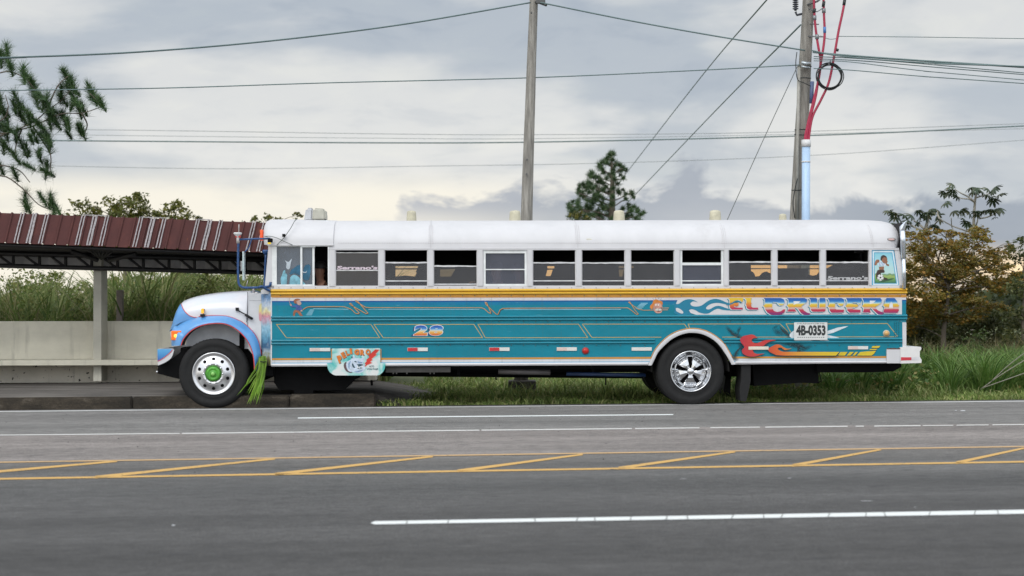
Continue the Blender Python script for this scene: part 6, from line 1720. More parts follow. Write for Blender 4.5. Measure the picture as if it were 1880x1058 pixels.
q = P(951, 520, .32); seated('passenger in a light blue shirt behind the pink-shirted one at the white-framed window', (q.x + .05, .36, q.z - .50), R(-3), mat('light blue cloth', (.16, .30, .50), .9), M_sk, M_hair, 1.0)
q = P(590, 520, .45); seated('driver in a dark red top at the open sliding window', (q.x, .45, q.z - .50), R(0), mat('dark red cloth', (.20, .02, .02), .9), M_sk, M_hair, 1.0)

# ================================================================== bunch of long green leaves tied behind the front wheel
lb = empty('leaf_bunch', BM @ P(477, 700, -.02)); tag(lb, 'bunch of long fresh green leaves hanging behind the front wheel', 'leaf bunch')
lbm = lb.matrix_world; lb0 = BM @ P(477, 700, -.02)
Vs, Ts, off = [], [], 0
bm = bmesh.new()
random.seed(5)
for i in range(34):
    x0 = random.uniform(478, 488); y0 = random.uniform(653, 662)
    x1 = random.uniform(452, 476) ; y1 = random.uniform(722, 746)
    if i == 0: x1, y1 = 434, 727
    if i == 1: x1, y1 = 440, 722
    v0 = random.uniform(-.10, .02); pts = []
    for k in range(9):
        t = k / 8; bow = math.sin(t * PI) * random.uniform(1, 4)
        x = x0 + (x1 - x0) * t ** 1.15 + bow; y = y0 + (y1 - y0) * t
        pts.append(BM @ P(x, y, v0 + .02 * math.sin(t * 3 + i)) - lb0)
    wd = random.uniform(.010, .020)
    a = random.uniform(-.5, .5)
    L_ = [(bm.verts.new(p + Vector((math.cos(a) * wd * (1 - (k / 8) ** 4), math.sin(a) * wd, .0))), bm.verts.new(p + Vector((0, -.004, 0))), bm.verts.new(p - Vector((math.cos(a) * wd * (1 - (k / 8) ** 4), math.sin(a) * wd, 0)))) for k, p in enumerate(pts)]
    for k in range(8):
        for j in range(2): bm.faces.new((L_[k][j], L_[k + 1][j], L_[k + 1][j + 1], L_[k][j + 1]))
o = obj('leaves', bm, leaf_mat('fresh palm leaf', [(.10, .20, .015), (.18, .34, .03), (.30, .45, .07)], .4, .25), lb)
bm = bmesh.new(); tube(bm, [BM @ P(478, 664, -.12) - lb0, BM @ P(484, 665, -.14) - lb0, BM @ P(490, 664, -.08) - lb0], .008, 6); obj('tie', bm, M_rub, lb)

# ================================================================== utility poles, cables, conduit
def M_wood_():
    t = NT('grey weathered pole wood'); v = t.coord('Object', (9, 9, .8))
    n = t.noise(v, 3, 6, .65); g = t.noise(t.coord('Object', (1, 1, .5)), 1.4, 4)
    c = t.ramp(n, [(.3, (.14, .13, .115)), (.55, (.26, .245, .22)), (.75, (.38, .36, .325))])
    c = t.mix(1.0, c, t.ramp(g, [(.3, .75), (.7, 1.2)]), 'MULTIPLY'); t.col(c); t.b.inputs['Roughness'].default_value = .9; t.bump(n, .6, .01); return t.m
M_wood = M_wood_()
def pole(x0, y0, w0, x1, y1, w1, Y, label):
    """x/y/width in pixels at foot and at the top of the frame"""
    a, b = wp(x0, y0, Y), wp(x1, y1, Y); up = (b - a)
    top = a + up * 1.22
    r0, r1 = w0 * Y / F / 2, w1 * Y / F / 2
    root = empty('utility_pole', a); tag(root, label, 'utility pole')
    bm = bmesh.new(); n = 14; pts = []; rs = []
    for k in range(n): t = k / (n - 1); pts.append(a + (top - a) * t - a + Vector((random.uniform(-.006, .006), 0, 0))); rs.append(r0 + (r1 - r0) * t * 1.22)
    tube(bm, pts, rs, 18); obj('shaft', bm, M_wood, root)
    return root, a
PA, pa0 = pole(956.5, 721, 27, 980, 0, 15.5, 27.3, 'weathered wooden utility pole rising behind the middle of the bus')
bm = bmesh.new(); c = wp(958.5, 722, 27.3) - pa0; box(bm, (c.x - .24, -.22, -.06), (c.x + .24, .22, .215), .02); obj('footing', bm, mat('dark concrete footing', (.085, .078, .072), .95, var=.3, scale=6, bump=.4), PA)
bm = bmesh.new(); 
for z_ in (3.2, 3.45, 6.0): p = Vector((.03 * z_, -.12, z_ + .6)); tube(bm, [p, p + Vector((0, -.05, 0))], .018, 6)
tube(bm, [wp(975, 4, 27.3) - pa0, wp(990, 5, 27.2) - pa0, wp(1003, 10, 27.1) - pa0], .025, 6); box(bm, tuple(wp(988, 4, 27.15) - pa0 - Vector((.03, .03, .03))), tuple(wp(998, 0, 27.15) - pa0 + Vector((.03, .03, .03))), .01)
obj('bolts_and_clamp', bm, mat('dark galvanised steel', (.10, .10, .10), .5, .6), PA)
PYR = 27.2
PB, pb0 = pole(1447, 723, 30, 1484, 0, 21, PYR, 'wooden utility pole carrying red cables and a black cable coil')
bm = bmesh.new(); c = wp(1450, 723, PYR) - pb0; box(bm, (c.x - .28, -.24, -.1), (c.x + .28, .26, .26), .03); obj('footing', bm, mat('pale stone footing', (.24, .23, .20), .95, var=.3, scale=5, bump=.4), PB)
def W(pts, Y): return [wp(x, y, Y if not isinstance(Y, (list, tuple)) else Y[i]) for i, (x, y) in enumerate(pts)]
def polycab(name, pts_px, Y, r_, m, parent, org, per=8, n=6):
    bm = bmesh.new(); tube(bm, [p - org for p in curve_pts(W(pts_px, Y), per)], r_, n); return obj(name, bm, m, parent)
M_redc = mat('crimson insulated cable', (.34, .018, .055), .45, var=.2, scale=12); M_blk = mat('black cable', (.014, .017, .018), .5); M_steelw = mat('grey galvanised fitting', (.22, .23, .24), .45, .5)
pf = PYR - .28
bm = bmesh.new()
for pts in ([(1556, -40), (1549, 12), (1540, 55), (1532, 100), (1522, 150), (1508, 182), (1492, 214), (1486, 245), (1484.5, 262)], [(1511, -40), (1512.5, 20), (1514, 60), (1512, 85), (1508, 110), (1503, 140), (1498, 175), (1488, 215), (1482, 245), (1480.5, 262)], [(1493, -40), (1495.5, 30), (1499, 65), (1503, 90), (1506.5, 112), (1504, 140), (1496, 175), (1486, 215), (1478.8, 248), (1477.8, 262)]):
    tube(bm, [p - pb0 for p in curve_pts(W(pts, pf), 6)], .021, 8)
obj('red_cables', bm, M_redc, PB)
bm = bmesh.new()
for x, y, h_ in ((1550, 5, 10), (1537, 92, 4), (1512, 8, 10), (1495, 20, 8)): tube(bm, [wp(x + .8, y - h_ / 2, pf) - pb0, wp(x - .8, y + h_ / 2, pf) - pb0], .027, 8)
obj('cable_sleeves', bm, M_blk, PB)
bm = bmesh.new()
for x, y in ((1512.5, 20), (1495.5, 33), (1500, 68)): tube(bm, [wp(x, y - 4, pf) - pb0, wp(x, y + 4, pf) - pb0], .032, 8)
tube(bm, [wp(1484, 16, PYR - .12) - pb0, wp(1500, 22, pf) - pb0, wp(1513, 14, pf) - pb0], .01, 5)
tube(bm, [wp(1488, 44, PYR - .1) - pb0, wp(1503, 45, pf) - pb0], .012, 5); tube(bm, [wp(1484, 67, PYR - .1) - pb0, wp(1516, 68, pf) - pb0], .012, 5)
tube(bm, curve_pts([wp(1506, 66, pf) - pb0, wp(1522, 72, pf) - pb0, wp(1535, 71, pf) - pb0, wp(1541, 67, pf) - pb0], 5), .006, 5)
tube(bm, [wp(1483, 9, PYR - .1) - pb0, wp(1500, 3, PYR - .3) - pb0, wp(1516, -10, PYR - .5) - pb0], .02, 5)
obj('cable_fittings', bm, M_steelw, PB)
bm = bmesh.new(); tube(bm, [wp(1514, 50, pf) - pb0, wp(1514, 61, pf) - pb0], .026, 8); obj('blue_tape', bm, mat('blue tape', (.06, .18, .45), .4), PB)
bm = bmesh.new(); tube(bm, [wp(1491, 150, PYR - .17) - pb0, wp(1489.5, 190, PYR - .17) - pb0], .035, 8); obj('navy_box', bm, mat('slate blue plastic', (.08, .11, .22), .5), PB)
bm = bmesh.new()
tube(bm, [wp(1479.8, 270, pf) - pb0, wp(1479.3, 420, pf) - pb0, wp(1478, 700, pf) - pb0], .071, 18); obj('conduit', bm, mat('pale blue plastic conduit', (.38, .52, .70), .4, var=.04), PB)
bm = bmesh.new(); tube(bm, [wp(1480, 257, pf) - pb0, wp(1480, 270, pf) - pb0], .080, 18); tube(bm, [wp(1479.6, 296, pf) - pb0, wp(1479.6, 298.5, pf) - pb0], .076, 18); obj('conduit_collar', bm, mat('off-white plastic', (.60, .60, .60), .4), PB)
bm = bmesh.new()                                              # slim grey pipe up the left side, straps round the pole
tube(bm, [wp(1463, 405, PYR - .15) - pb0, wp(1464.5, 260, PYR - .15) - pb0, wp(1467, 120, PYR - .15) - pb0], .030, 8); obj('side_pipe', bm, mat('grey-brown pipe', (.30, .29, .26), .6), PB)
bm = bmesh.new()
for y in (122, 143, 238, 248, 350):
    x = 1484 - (y / 723) * 37; tube(bm, [wp(x - 13, y + random.uniform(-2, 2), PYR - .12) - pb0, wp(x, y, PYR - .19) - pb0, wp(x + 12, y + random.uniform(-3, 1), PYR - .12) - pb0], .010, 5); obj('strap', bm, M_blk, PB); bm = bmesh.new()
tube(bm, curve_pts([wp(1463, 96, PYR - .2) - pb0, wp(1461, 118, PYR - .2) - pb0, wp(1464, 145, PYR - .2) - pb0, wp(1475, 152, PYR - .22) - pb0, wp(1488, 158, PYR - .2) - pb0], 5), .008, 5)
tube(bm, curve_pts([wp(1459, 400, PYR - .2) - pb0, wp(1456, 372, PYR - .2) - pb0, wp(1460, 345, PYR - .2) - pb0, wp(1464, 328, PYR - .2) - pb0], 5), .009, 5)
obj('loose_cable', bm, M_blk, PB)
bm = bmesh.new(); tube(bm, [wp(1471.5, 115, PYR - .19) - pb0, wp(1488, 118, PYR - .19) - pb0], .03, 4); tube(bm, [wp(1471, 122, PYR - .19) - pb0, wp(1487, 125, PYR - .19) - pb0], .018, 4); obj('steel_band', bm, mat('bright steel band', (.50, .55, .58), .3, .7), PB)
bm = bmesh.new(); 
for k in range(8): lathe(bm, [(.02, 0), (.052, .01), (.052, .022), (.02, .032)], tuple(wp(1460.5, 18 - k * 4, PYR - .05) - pb0), 'z', 14)
tube(bm, [wp(1460.5, 22, PYR) - pb0, wp(1463, 28, PYR) - pb0, wp(1476, 25, PYR) - pb0], .022, 6); tube(bm, [wp(1460.5, -20, PYR) - pb0, wp(1460.5, 20, PYR) - pb0], .022, 8)
obj('insulator', bm, mat('slate grey porcelain', (.06, .065, .08), .3), PB)
coil = empty('cable_coil', wp(1523, 140, pf - .03)); tag(coil, 'black cable coil hanging from the wires beside the right-hand pole', 'cable coil')
bm = bmesh.new()
for k in range(9):
    rx, rz = random.uniform(.19, .225), random.uniform(.20, .235); ox, oz = random.uniform(-.015, .02), random.uniform(-.03, .012); ph = random.uniform(0, 6)
    pts = [Vector((math.cos(ph + 2 * PI * j / 36) * rx + ox, random.uniform(-.004, .004) + (k - 4) * .010, math.sin(ph + 2 * PI * j / 36) * rz + oz)) for j in range(37)]
    tube(bm, pts, .0085 if k < 8 else .005, 6, caps=False)
obj('loops', bm, M_blk, coil)
bm = bmesh.new(); tube(bm, [(0, -.02, .20), (.01, -.03, .27)], .012, 5); tube(bm, [(-.02, -.05, .20), (-.02, .05, .20)], .016, 5); obj('coil_tie', bm, M_steelw, coil)
# overhead lines; each its own object, strung between real depths
def wire(pts_px, Y, r_, label, m=None, group='overhead lines crossing the sky'):
    pts = W(pts_px, Y)
    if pts_px[0][0] < 0 or pts_px[0][1] < 0: pts.insert(0, pts[0] + (pts[0] - pts[1]).normalized() * 16)       # runs on beyond the frame
    if pts_px[-1][0] > 1890: pts.append(pts[-1] + (pts[-1] - pts[-2]).normalized() * 16)
    if pts_px[-1][1] > 310: pts.append(pts[-1] + (pts[-1] - pts[-2]).normalized() * (10 if pts_px[-1][0] < 1200 else 5))
    org = pts[0].copy(); bm = bmesh.new()
    tube(bm, [p - org for p in curve_pts(pts, 10)], r_, 5)
    o = obj('overhead_wire', bm, m or M_wire, None); o.location = org; tag(o, label, 'wire', group); return o
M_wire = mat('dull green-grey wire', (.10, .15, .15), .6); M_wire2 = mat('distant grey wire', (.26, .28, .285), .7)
wire([(-120, 110), (0, 106.5), (250, 96), (500, 75), (740, 45), (974, 5)], [20, 20.8, 22.4, 24, 25.6, 27.1], .013, 'thick cable rising from the left edge to the top of the middle pole')
wire([(992, 5), (1150, 37), (1310, 66), (1478, 93)], [27.1, 27.1, 27.0, 27.0], .013, 'cable dropping from the middle pole to the right-hand pole')
wire([(-120, 168), (0, 166.5), (300, 162), (600, 152.5), (960, 143.5), (1250, 131), (1470, 119.5)], [27.9, 27.8, 27.6, 27.5, 27.45, 27.3, 27.0], .010, 'second cable down, crossing the middle pole to the right pole')
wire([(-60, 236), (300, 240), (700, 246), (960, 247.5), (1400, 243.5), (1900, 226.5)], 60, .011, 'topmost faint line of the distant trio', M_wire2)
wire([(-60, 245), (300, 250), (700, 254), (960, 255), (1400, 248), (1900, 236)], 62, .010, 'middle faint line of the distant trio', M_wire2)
wire([(-60, 257), (300, 260), (700, 262.5), (960, 261.5), (1300, 254.5), (1600, 245), (1900, 230.5)], 58, .024, 'dark lowest line of the distant trio')
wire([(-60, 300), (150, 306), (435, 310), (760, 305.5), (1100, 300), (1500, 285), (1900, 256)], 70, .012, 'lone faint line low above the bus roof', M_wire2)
wire([(1425, -20), (1290, 138), (1150, 318)], [27.1, 46, 67], .015, 'steep stay wire running up past the dark pine')
wire([(1470, 46), (1320, 197), (1162, 362)], [27.1, 45, 66], .015, 'stay wire slanting from the right-hand pole down to the pine')
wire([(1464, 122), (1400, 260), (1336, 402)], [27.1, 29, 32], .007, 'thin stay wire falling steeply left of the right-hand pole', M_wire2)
wire([(1541, 67), (1700, 68.5), (1900, 71.5)], [26.9, 26.5, 26.1], .006, 'single thin line to the right edge above the black bundle')
wire([(1492, 96), (1530, 100), (1620, 107), (1740, 115), (1900, 125)], [26.9, 26.8, 26.4, 26.0, 25.6], .017, 'thickest upper cable of the black bundle')
wire([(1490, 93), (1540, 103), (1640, 112), (1750, 118), (1900, 123)], [26.8, 26.7, 26.3, 25.9, 25.6], .012, 'cable twined under the thickest one of the black bundle')
wire([(1494, 104), (1580, 108), (1700, 118), (1900, 136)], [26.9, 26.6, 26.2, 25.6], .008, 'third cable down of the black bundle')
wire([(1494, 108), (1580, 112), (1720, 124), (1900, 139)], [26.9, 26.6, 26.2, 25.6], .008, 'fourth cable down of the black bundle')
wire([(1494, 112), (1560, 114), (1700, 131), (1900, 149)], [26.9, 26.6, 26.2, 25.6], .007, 'fifth cable down of the black bundle')
wire([(1494, 126), (1560, 129), (1700, 141), (1900, 155)], [26.9, 26.6, 26.2, 25.6], .008, 'lowest cable of the black bundle')

# ================================================================== vegetation
M_bark = mat('grey-brown bark', (.11, .09, .07), .9, var=.35, scale=8, bump=.5, stretch=(2, 2, .5))
M_barkl = mat('pale bark', (.26, .24, .20), .9, var=.25, scale=8)
def branch_pts(a, b, sag=.0, wob=.05):
    a, b = Vector(a), Vector(b); d = (b - a).length; m1 = a.lerp(b, .35) + Vector((random.uniform(-wob, wob), random.uniform(-wob, wob), random.uniform(0, wob) + sag)) * d
    m2 = a.lerp(b, .7) + Vector((random.uniform(-wob, wob), random.uniform(-wob, wob), random.uniform(0, wob) + sag)) * d
    return curve_pts([a, m1, m2, b], 4)
def make_tree(name, label, cat, trunk_px, trunk_r, clusters, Y, lmat, bark, leaf=.12, dens=900, aspect=.5, tilt=.6, group=None, flat=.75, depth=1.0, base_z=None):
    """trunk given as pixels at depth Y; clusters: (px, py, radius_px, dy) each a clump of leaves on its own limb"""
    tp = [wp(x, y, Y) for x, y in trunk_px]
    tp[0].z = SL * tp[0].x - .1
    org = tp[0].copy(); root = empty(name, org); tag(root, label, cat, group)
    bm = bmesh.new(); cp = curve_pts([p - org for p in tp], 5); n = len(cp)
    tube(bm, cp, [trunk_r * (1 - .75 * i / (n - 1)) for i in range(n)], 8)
    V, T = [], []
    for cl in clusters:
        px, py, rp, dy = cl[:4]
        if cat == 'shrub': rp *= 1.35
        c = wp(px, py, Y + dy); rr = rp * (Y + dy) / F
        cl_ = c - org
        # limb from the nearest lower trunk point
        cand = [p for p in cp if p.z < cl_.z - .1] or [cp[0]]
        s = min(cand, key=lambda p: (p - cl_).length + .2 * abs(p.z - cl_.z))
        L_ = (cl_ - s).length
        bp = branch_pts(s, cl_, .03, .07); r_ = min(trunk_r * .45, .008 + L_ * .008)
        tube(bm, bp, [r_ * (1 - .75 * i / (len(bp) - 1)) for i in range(len(bp))], 5)
        for _ in range(3):
            e = cl_ + Vector((random.gauss(0, .5), random.gauss(0, .5), random.gauss(.1, .4))) * rr
            tube(bm, branch_pts(bp[-4], e, 0, .1), [r_ * .35, r_ * .3] + [r_ * .2] * 11, 4)
        k = max(30, int(dens * (rr ** 2)))
        # several sub-clumps make the outline uneven
        ns = 7
        sub = rng.normal(0, .55, (ns, 3)) * np.array([rr, rr * depth, rr * flat]) + np.array(cl_)
        which = rng.integers(0, ns, k)
        pts = sub[which] + rng.normal(0, .30, (k, 3)) * np.array([rr, rr * depth, rr * flat])
        v, t = leaves(pts, leaf, tilt, aspect); V.append(v); T.append(t)
    obj('trunk', bm, bark, root)
    v, t = merge(list(zip(V, T))); tri_mesh('crown', v, t, lmat, root)
    return root
L_olive = leaf_mat('olive leaves', [(.06, .075, .014), (.11, .12, .02), (.18, .165, .028), (.09, .11, .022)])
L_rust = leaf_mat('olive and rust leaves', [(.11, .105, .022), (.18, .135, .022), (.36, .18, .022), (.13, .13, .026), (.26, .185, .03), (.095, .10, .02)])
L_dark = leaf_mat('dark undergrowth leaves', [(.040, .055, .016), (.08, .095, .026), (.14, .14, .04)])
L_bush = leaf_mat('bush leaves', [(.03, .055, .012), (.06, .10, .02), (.10, .14, .035)])
random.seed(21)
# small olive trees above the shelter roof
make_tree('broadleaf_tree', 'small yellow-green tree showing above the red roof left of its companion', 'tree', [(235, 560), (232, 480), (228, 410)], .14, [(150, 378, 14, 0), (172, 392, 20, .5), (205, 385, 24, 0), (240, 372, 22, 0), (252, 362, 12, .3), (228, 400, 26, -.3), (262, 392, 18, 0), (190, 410, 26, 0), (255, 415, 26, 0), (150, 400, 14, 0), (140, 420, 20, .4), (210, 440, 34, 0), (160, 460, 30, 0), (260, 460, 30, 0)], 42, L_olive, M_bark, .12, 2400, group='trees behind the bus shelter')
make_tree('broadleaf_tree', 'smaller olive tree right of the larger one, above the red roof', 'tree', [(325, 560), (322, 480), (320, 420)], .11, [(290, 392, 13, 0), (312, 384, 15, 0), (332, 376, 11, .2), (342, 392, 12, 0), (300, 405, 18, 0), (330, 408, 20, 0), (366, 402, 4, 0), (310, 435, 28, 0), (345, 440, 22, 0)], 42.5, L_olive, M_bark, .12, 2300, group='trees behind the bus shelter')
make_tree('broadleaf_tree', 'treetops peeping just left of the bus roof', 'tree', [(500, 560), (498, 480), (495, 420)], .10, [(468, 402, 6, 0), (492, 398, 7, 0), (475, 415, 12, 0), (512, 404, 6, 0), (545, 396, 6, 0), (500, 425, 22, 0), (535, 430, 20, 0), (455, 440, 20, 0)], 43, L_olive, M_bark, .12, 2000, group='trees behind the bus shelter')
# rusty olive spreading tree right of the bus
cl = []
for x, y, r_ in ((1672, 452, 17), (1690, 440, 12), (1700, 470, 20), (1730, 452, 16), (1745, 430, 10), (1762, 448, 16), (1785, 432, 14), (1800, 425, 9), (1812, 440, 9), (1780, 462, 22), (1740, 480, 24), (1700, 500, 24), (1670, 490, 20), (1660, 520, 20), (1690, 535, 24), (1725, 515, 26), (1765, 500, 26),
                 (1805, 482, 20), (1830, 470, 14), (1845, 460, 9), (1855, 452, 5), (1830, 500, 18), (1795, 520, 22), (1760, 540, 24), (1720, 555, 22), (1680, 570, 22), (1656, 560, 18), (1825, 530, 14), (1700, 425, 7), (1722, 425, 8), (1668, 430, 8), (1845, 488, 10), (1862, 505, 10), (1790, 555, 18), (1700, 590, 18), (1740, 585, 16), (1775, 580, 18), (1815, 565, 16), (1665, 600, 16), (1690, 560, 20), (1840, 520, 14)):
    cl.append((x, y, r_ * 1.3, random.uniform(-1.2, 1.5)))
make_tree('spreading_tree', 'wide olive and rust leaved tree right of the bus', 'tree', [(1735, 668), (1732, 620), (1738, 570), (1742, 520)], .07, cl, 32, L_rust, M_bark, .080, 6500, .5, .35, flat=.55)
make_tree('shrubby_tree', 'dark dense tree at the far right edge beside the spreading one', 'tree', [(1880, 668), (1878, 600), (1880, 520)], .05, [(1880, 440, 16, 0), (1870, 470, 20, 0), (1890, 480, 26, 0), (1872, 540, 22, 0), (1895, 530, 30, 0), (1865, 580, 22, 0), (1880, 600, 26, .5), (1905, 450, 24, 0), (1862, 622, 20, 0), (1900, 640, 28, 0)], 31, L_dark, M_bark, .08, 3500)
make_tree('undergrowth_shrub', 'dark shrub below the rusty tree, nearest the bus tail', 'shrub', [(1685, 680), (1688, 640), (1690, 600)], .03, [(1665, 590, 20, 0), (1690, 600, 24, 0), (1672, 625, 22, 0), (1700, 630, 24, 0), (1660, 650, 20, -.3), (1690, 655, 22, 0), (1715, 600, 18, .5)], 33.5, L_dark, M_bark, .09, 5000, group='dark undergrowth right of the bus')
make_tree('undergrowth_shrub', 'dark shrub around the foot of the rusty tree', 'shrub', [(1745, 680), (1748, 640), (1750, 610)], .03, [(1730, 610, 20, 0), (1755, 600, 24, 0), (1780, 590, 22, 0), (1740, 640, 24, 0), (1770, 635, 26, 0), (1725, 655, 18, 0)], 34.5, L_dark, M_bark, .09, 5000, group='dark undergrowth right of the bus')
make_tree('undergrowth_shrub', 'dark shrub between the rusty tree and the right edge', 'shrub', [(1820, 680), (1822, 640), (1824, 600)], .03, [(1800, 590, 22, 0), (1828, 580, 22, 0), (1850, 600, 22, 0), (1810, 625, 24, 0), (1840, 635, 24, 0), (1795, 650, 18, 0)], 34, L_dark, M_bark, .09, 5000, group='dark undergrowth right of the bus')
make_tree('leafy_bush', 'brighter green bush low under the rusty tree', 'shrub', [(1785, 685), (1785, 660), (1785, 640)], .04, [(1770, 632, 14, 0), (1792, 625, 15, 0), (1785, 648, 14, 0), (1762, 650, 12, 0)], 30.8, L_bush, M_bark, .07, 2400)

# cecropia trees: bare pale limbs with drooping umbrella leaves at the tips
def cecropia(label, trunk_px, r0, limbs, leaves_px, Y, size):
    tp = [wp(x, y, Y) for x, y in trunk_px]; tp[0].z = SL * tp[0].x - .1; org = tp[0].copy()
    root = empty('umbrella_leaf_tree', org); tag(root, label, 'tree', 'umbrella-leaved trees right of the bus')
    bm = bmesh.new(); cp = curve_pts([p - org for p in tp], 6); tube(bm, cp, [r0 * (1 - .6 * i / (len(cp) - 1)) for i in range(len(cp))], 8)
    for l in limbs:
        q = curve_pts([wp(x, y, Y + random.uniform(-.2, .2)) - org for x, y in l], 5); tube(bm, q, [r0 * .42 * (1 - .5 * i / (len(q) - 1)) for i in range(len(q))], 6)
    obj('trunk', bm, M_barkl, root)
    bm = bmesh.new()
    for x, y, s in leaves_px:
        c = wp(x, y, Y + random.uniform(-.35, .35)) - org; r_ = size * s
        nl = 9; tl = Matrix.Rotation(random.uniform(-.7, .7), 3, 'X') @ Matrix.Rotation(random.uniform(-.7, .7), 3, 'Y'); ph = random.uniform(0, 6)
        for k in range(nl):
            a_ = ph + 2 * PI * k / nl; d = Vector((math.cos(a_), math.sin(a_), 0)); sd = Vector((-math.sin(a_), math.cos(a_), 0)); rr = r_ * random.uniform(.75, 1.1)
            pr = None
            for t, wd, dz in ((.05, .03, 0), (.35, .13, -.03), (.65, .17, -.16), (.88, .11, -.34), (1.0, .01, -.48)):
                m = [tl @ (d * t * rr * .95 + sd * wd * rr + Vector((0, 0, dz * rr - .02 * rr))), tl @ (d * t * rr * .95 + Vector((0, 0, dz * rr))), tl @ (d * t * rr * .95 - sd * wd * rr + Vector((0, 0, dz * rr - .02 * rr)))]
                vs = [bm.verts.new(c + q_) for q_ in m]
                if pr:
                    bm.faces.new((pr[0], vs[0], vs[1], pr[1])); bm.faces.new((pr[1], vs[1], vs[2], pr[2]))
                pr = vs
    obj('crown', bm, leaf_mat('umbrella leaves', [(.018, .040, .018), (.034, .058, .026), (.055, .075, .038), (.10, .10, .04)], .6, .2), root)
def z8(pts): return [(1640 + x / 5.88, 320 + y / 5.88) + tuple(r) for x, y, *r in pts]
random.seed(3)
cecropia('tall umbrella-leaved tree standing clear against the slate cloud', [(1786, 668), (1786, 560), (1787, 430), (1790, 370), (1793, 355)], .05,
         [z8([(880, 295), (800, 240), (730, 205), (665, 165)]), z8([(872, 300), (820, 270), (740, 262), (690, 240)]), z8([(895, 255), (940, 240), (1010, 220), (1080, 190)]), z8([(885, 570), (905, 520), (925, 450), (1000, 410)]), z8([(930, 480), (1010, 465), (1090, 430), (1130, 390)]), z8([(868, 640), (750, 600), (640, 560), (530, 500)]), z8([(770, 660), (680, 635), (635, 580), (625, 470)])],
         z8([(630, 105, .8), (600, 140, .7), (640, 180, .9), (540, 200, .8), (600, 210, .8), (690, 240, .7), (570, 315, .9), (590, 290, .5), (840, 145, .9), (890, 155, .9), (950, 180, 1), (860, 200, .8), (1020, 160, .7), (1090, 145, 1.0), (1085, 165, .8), (1150, 215, .9), (1070, 205, .6), (1080, 280, 1.1), (1050, 250, .8), (1010, 225, .8), (660, 400, .8), (740, 390, 1.0), (820, 420, .8), (760, 440, .5), (760, 480, .5), (790, 520, .9), (800, 545, .7), (900, 405, .8), (940, 400, .8), (900, 440, .6), (1000, 390, .8), (1060, 385, .9), (1130, 375, 1.0), (1150, 400, .7), (1090, 465, .5), (1020, 410, .5)]), 36, .20)
cecropia('shorter umbrella-leaved tree rising close to the bus tail', [(1697, 668), (1698, 560), (1698, 440), (1702, 410), (1705, 398)], .065,
         [z8([(345, 600), (300, 560), (260, 530), (220, 500)]), z8([(340, 620), (270, 590), (210, 560), (150, 520)]), z8([(355, 600), (400, 570), (440, 550), (480, 500)]), z8([(530, 510), (500, 480), (480, 440), (480, 400)])],
         z8([(10, 420, .9), (20, 470, .9), (15, 530, .8), (120, 440, 1), (200, 450, 1), (150, 500, .9), (250, 530, .8), (150, 560, .7), (270, 400, .8), (330, 420, 1.1), (370, 430, 1), (400, 395, .8), (360, 470, .9), (290, 470, .8), (480, 390, .8), (480, 445, .9), (500, 490, .8), (460, 560, .9), (475, 590, .6), (200, 620, .5), (-60, 400, .6), (-40, 395, .6), (-20, 440, .6)]), 35, .195)

# pines: tufts of needles on the ends of the twigs
L_pine = leaf_mat('pine needles', [(.022, .060, .022), (.045, .105, .03), (.085, .14, .04)], .5, .15)
def needle_tufts(cs, rad, n, droop=0.0, up=.35, wdt=.012):
    V, T = [], []
    m = len(cs); c = np.repeat(np.array([list(x) for x in cs]), n, axis=0); r_ = np.repeat(np.array(rad), n)
    k = len(c); d = rng.normal(size=(k, 3)); d[:, 2] += up * 1.6; d /= np.linalg.norm(d, axis=1)[:, None]
    L_ = (r_ * rng.uniform(.7, 1.15, k))[:, None]; s = np.cross(d, rng.normal(size=(k, 3))); s /= np.linalg.norm(s, axis=1)[:, None]
    b = c + d * L_ * .08 + rng.normal(0, .12, (k, 3)) * r_[:, None]; w_ = wdt
    V = np.stack([b - s * w_ * .5, b + s * w_ * .5, b + d * L_ + np.array([0, 0, -1]) * L_ * droop], 1).reshape(-1, 3)
    return V, np.arange(k * 3).reshape(-1, 3)
def z5(pts): return [(x / 2.938, 60 + y / 2.938) + tuple(r) for x, y, *r in pts]
YP = 30.2
org = wp(-190, 700, YP); org.z = SL * org.x - .1
root = empty('pine_tree', org); tag(root, 'near pine whose long-needled boughs reach in at the left edge', 'tree', 'pines')
bm = bmesh.new(); top = wp(-150, -200, YP); tube(bm, [Vector((0, 0, 0)), wp(-180, 400, YP) - org, wp(-165, 150, YP) - org, top - org], [.26, .20, .15, .08], 12)
boughs = [[(-165, 420), (-60, 290), (0, 250), (60, 232), (110, 210), (150, 208), (185, 197)], [(-160, 330), (-50, 250), (10, 245), (60, 225), (85, 205), (112, 185), (130, 165)], [(-160, 280), (-60, 180), (0, 134), (40, 140), (65, 165)], [(-165, 430), (-60, 350), (0, 323), (40, 345), (70, 375), (100, 388)], [(60, 232), (80, 262), (93, 285), (92, 318)], [(150, 208), (160, 228), (156, 245)],
          [(-160, 300), (-60, 230), (0, 222), (15, 200), (10, 175)], [(-160, 380), (-50, 310), (0, 304), (35, 313), (55, 335)], [(85, 205), (105, 160), (125, 140)], [(40, 238), (30, 265), (28, 290)], [(185, 197), (178, 185), (165, 172)], [(-160, 170), (-50, 110), (0, 92)]]
for b_ in boughs:
    q = curve_pts([wp(x - (14 if i == 0 and x < -100 else 0), y, YP - (0 if i == 0 and x < -100 else .4) + (0 if i == 0 else random.uniform(-.15, .15))) - org for i, (x, y) in enumerate(b_)], 4); tube(bm, q, [.015 * (1 - .75 * i / (len(q) - 1)) + .004 for i in range(len(q))], 5)
obj('trunk', bm, M_bark, root)
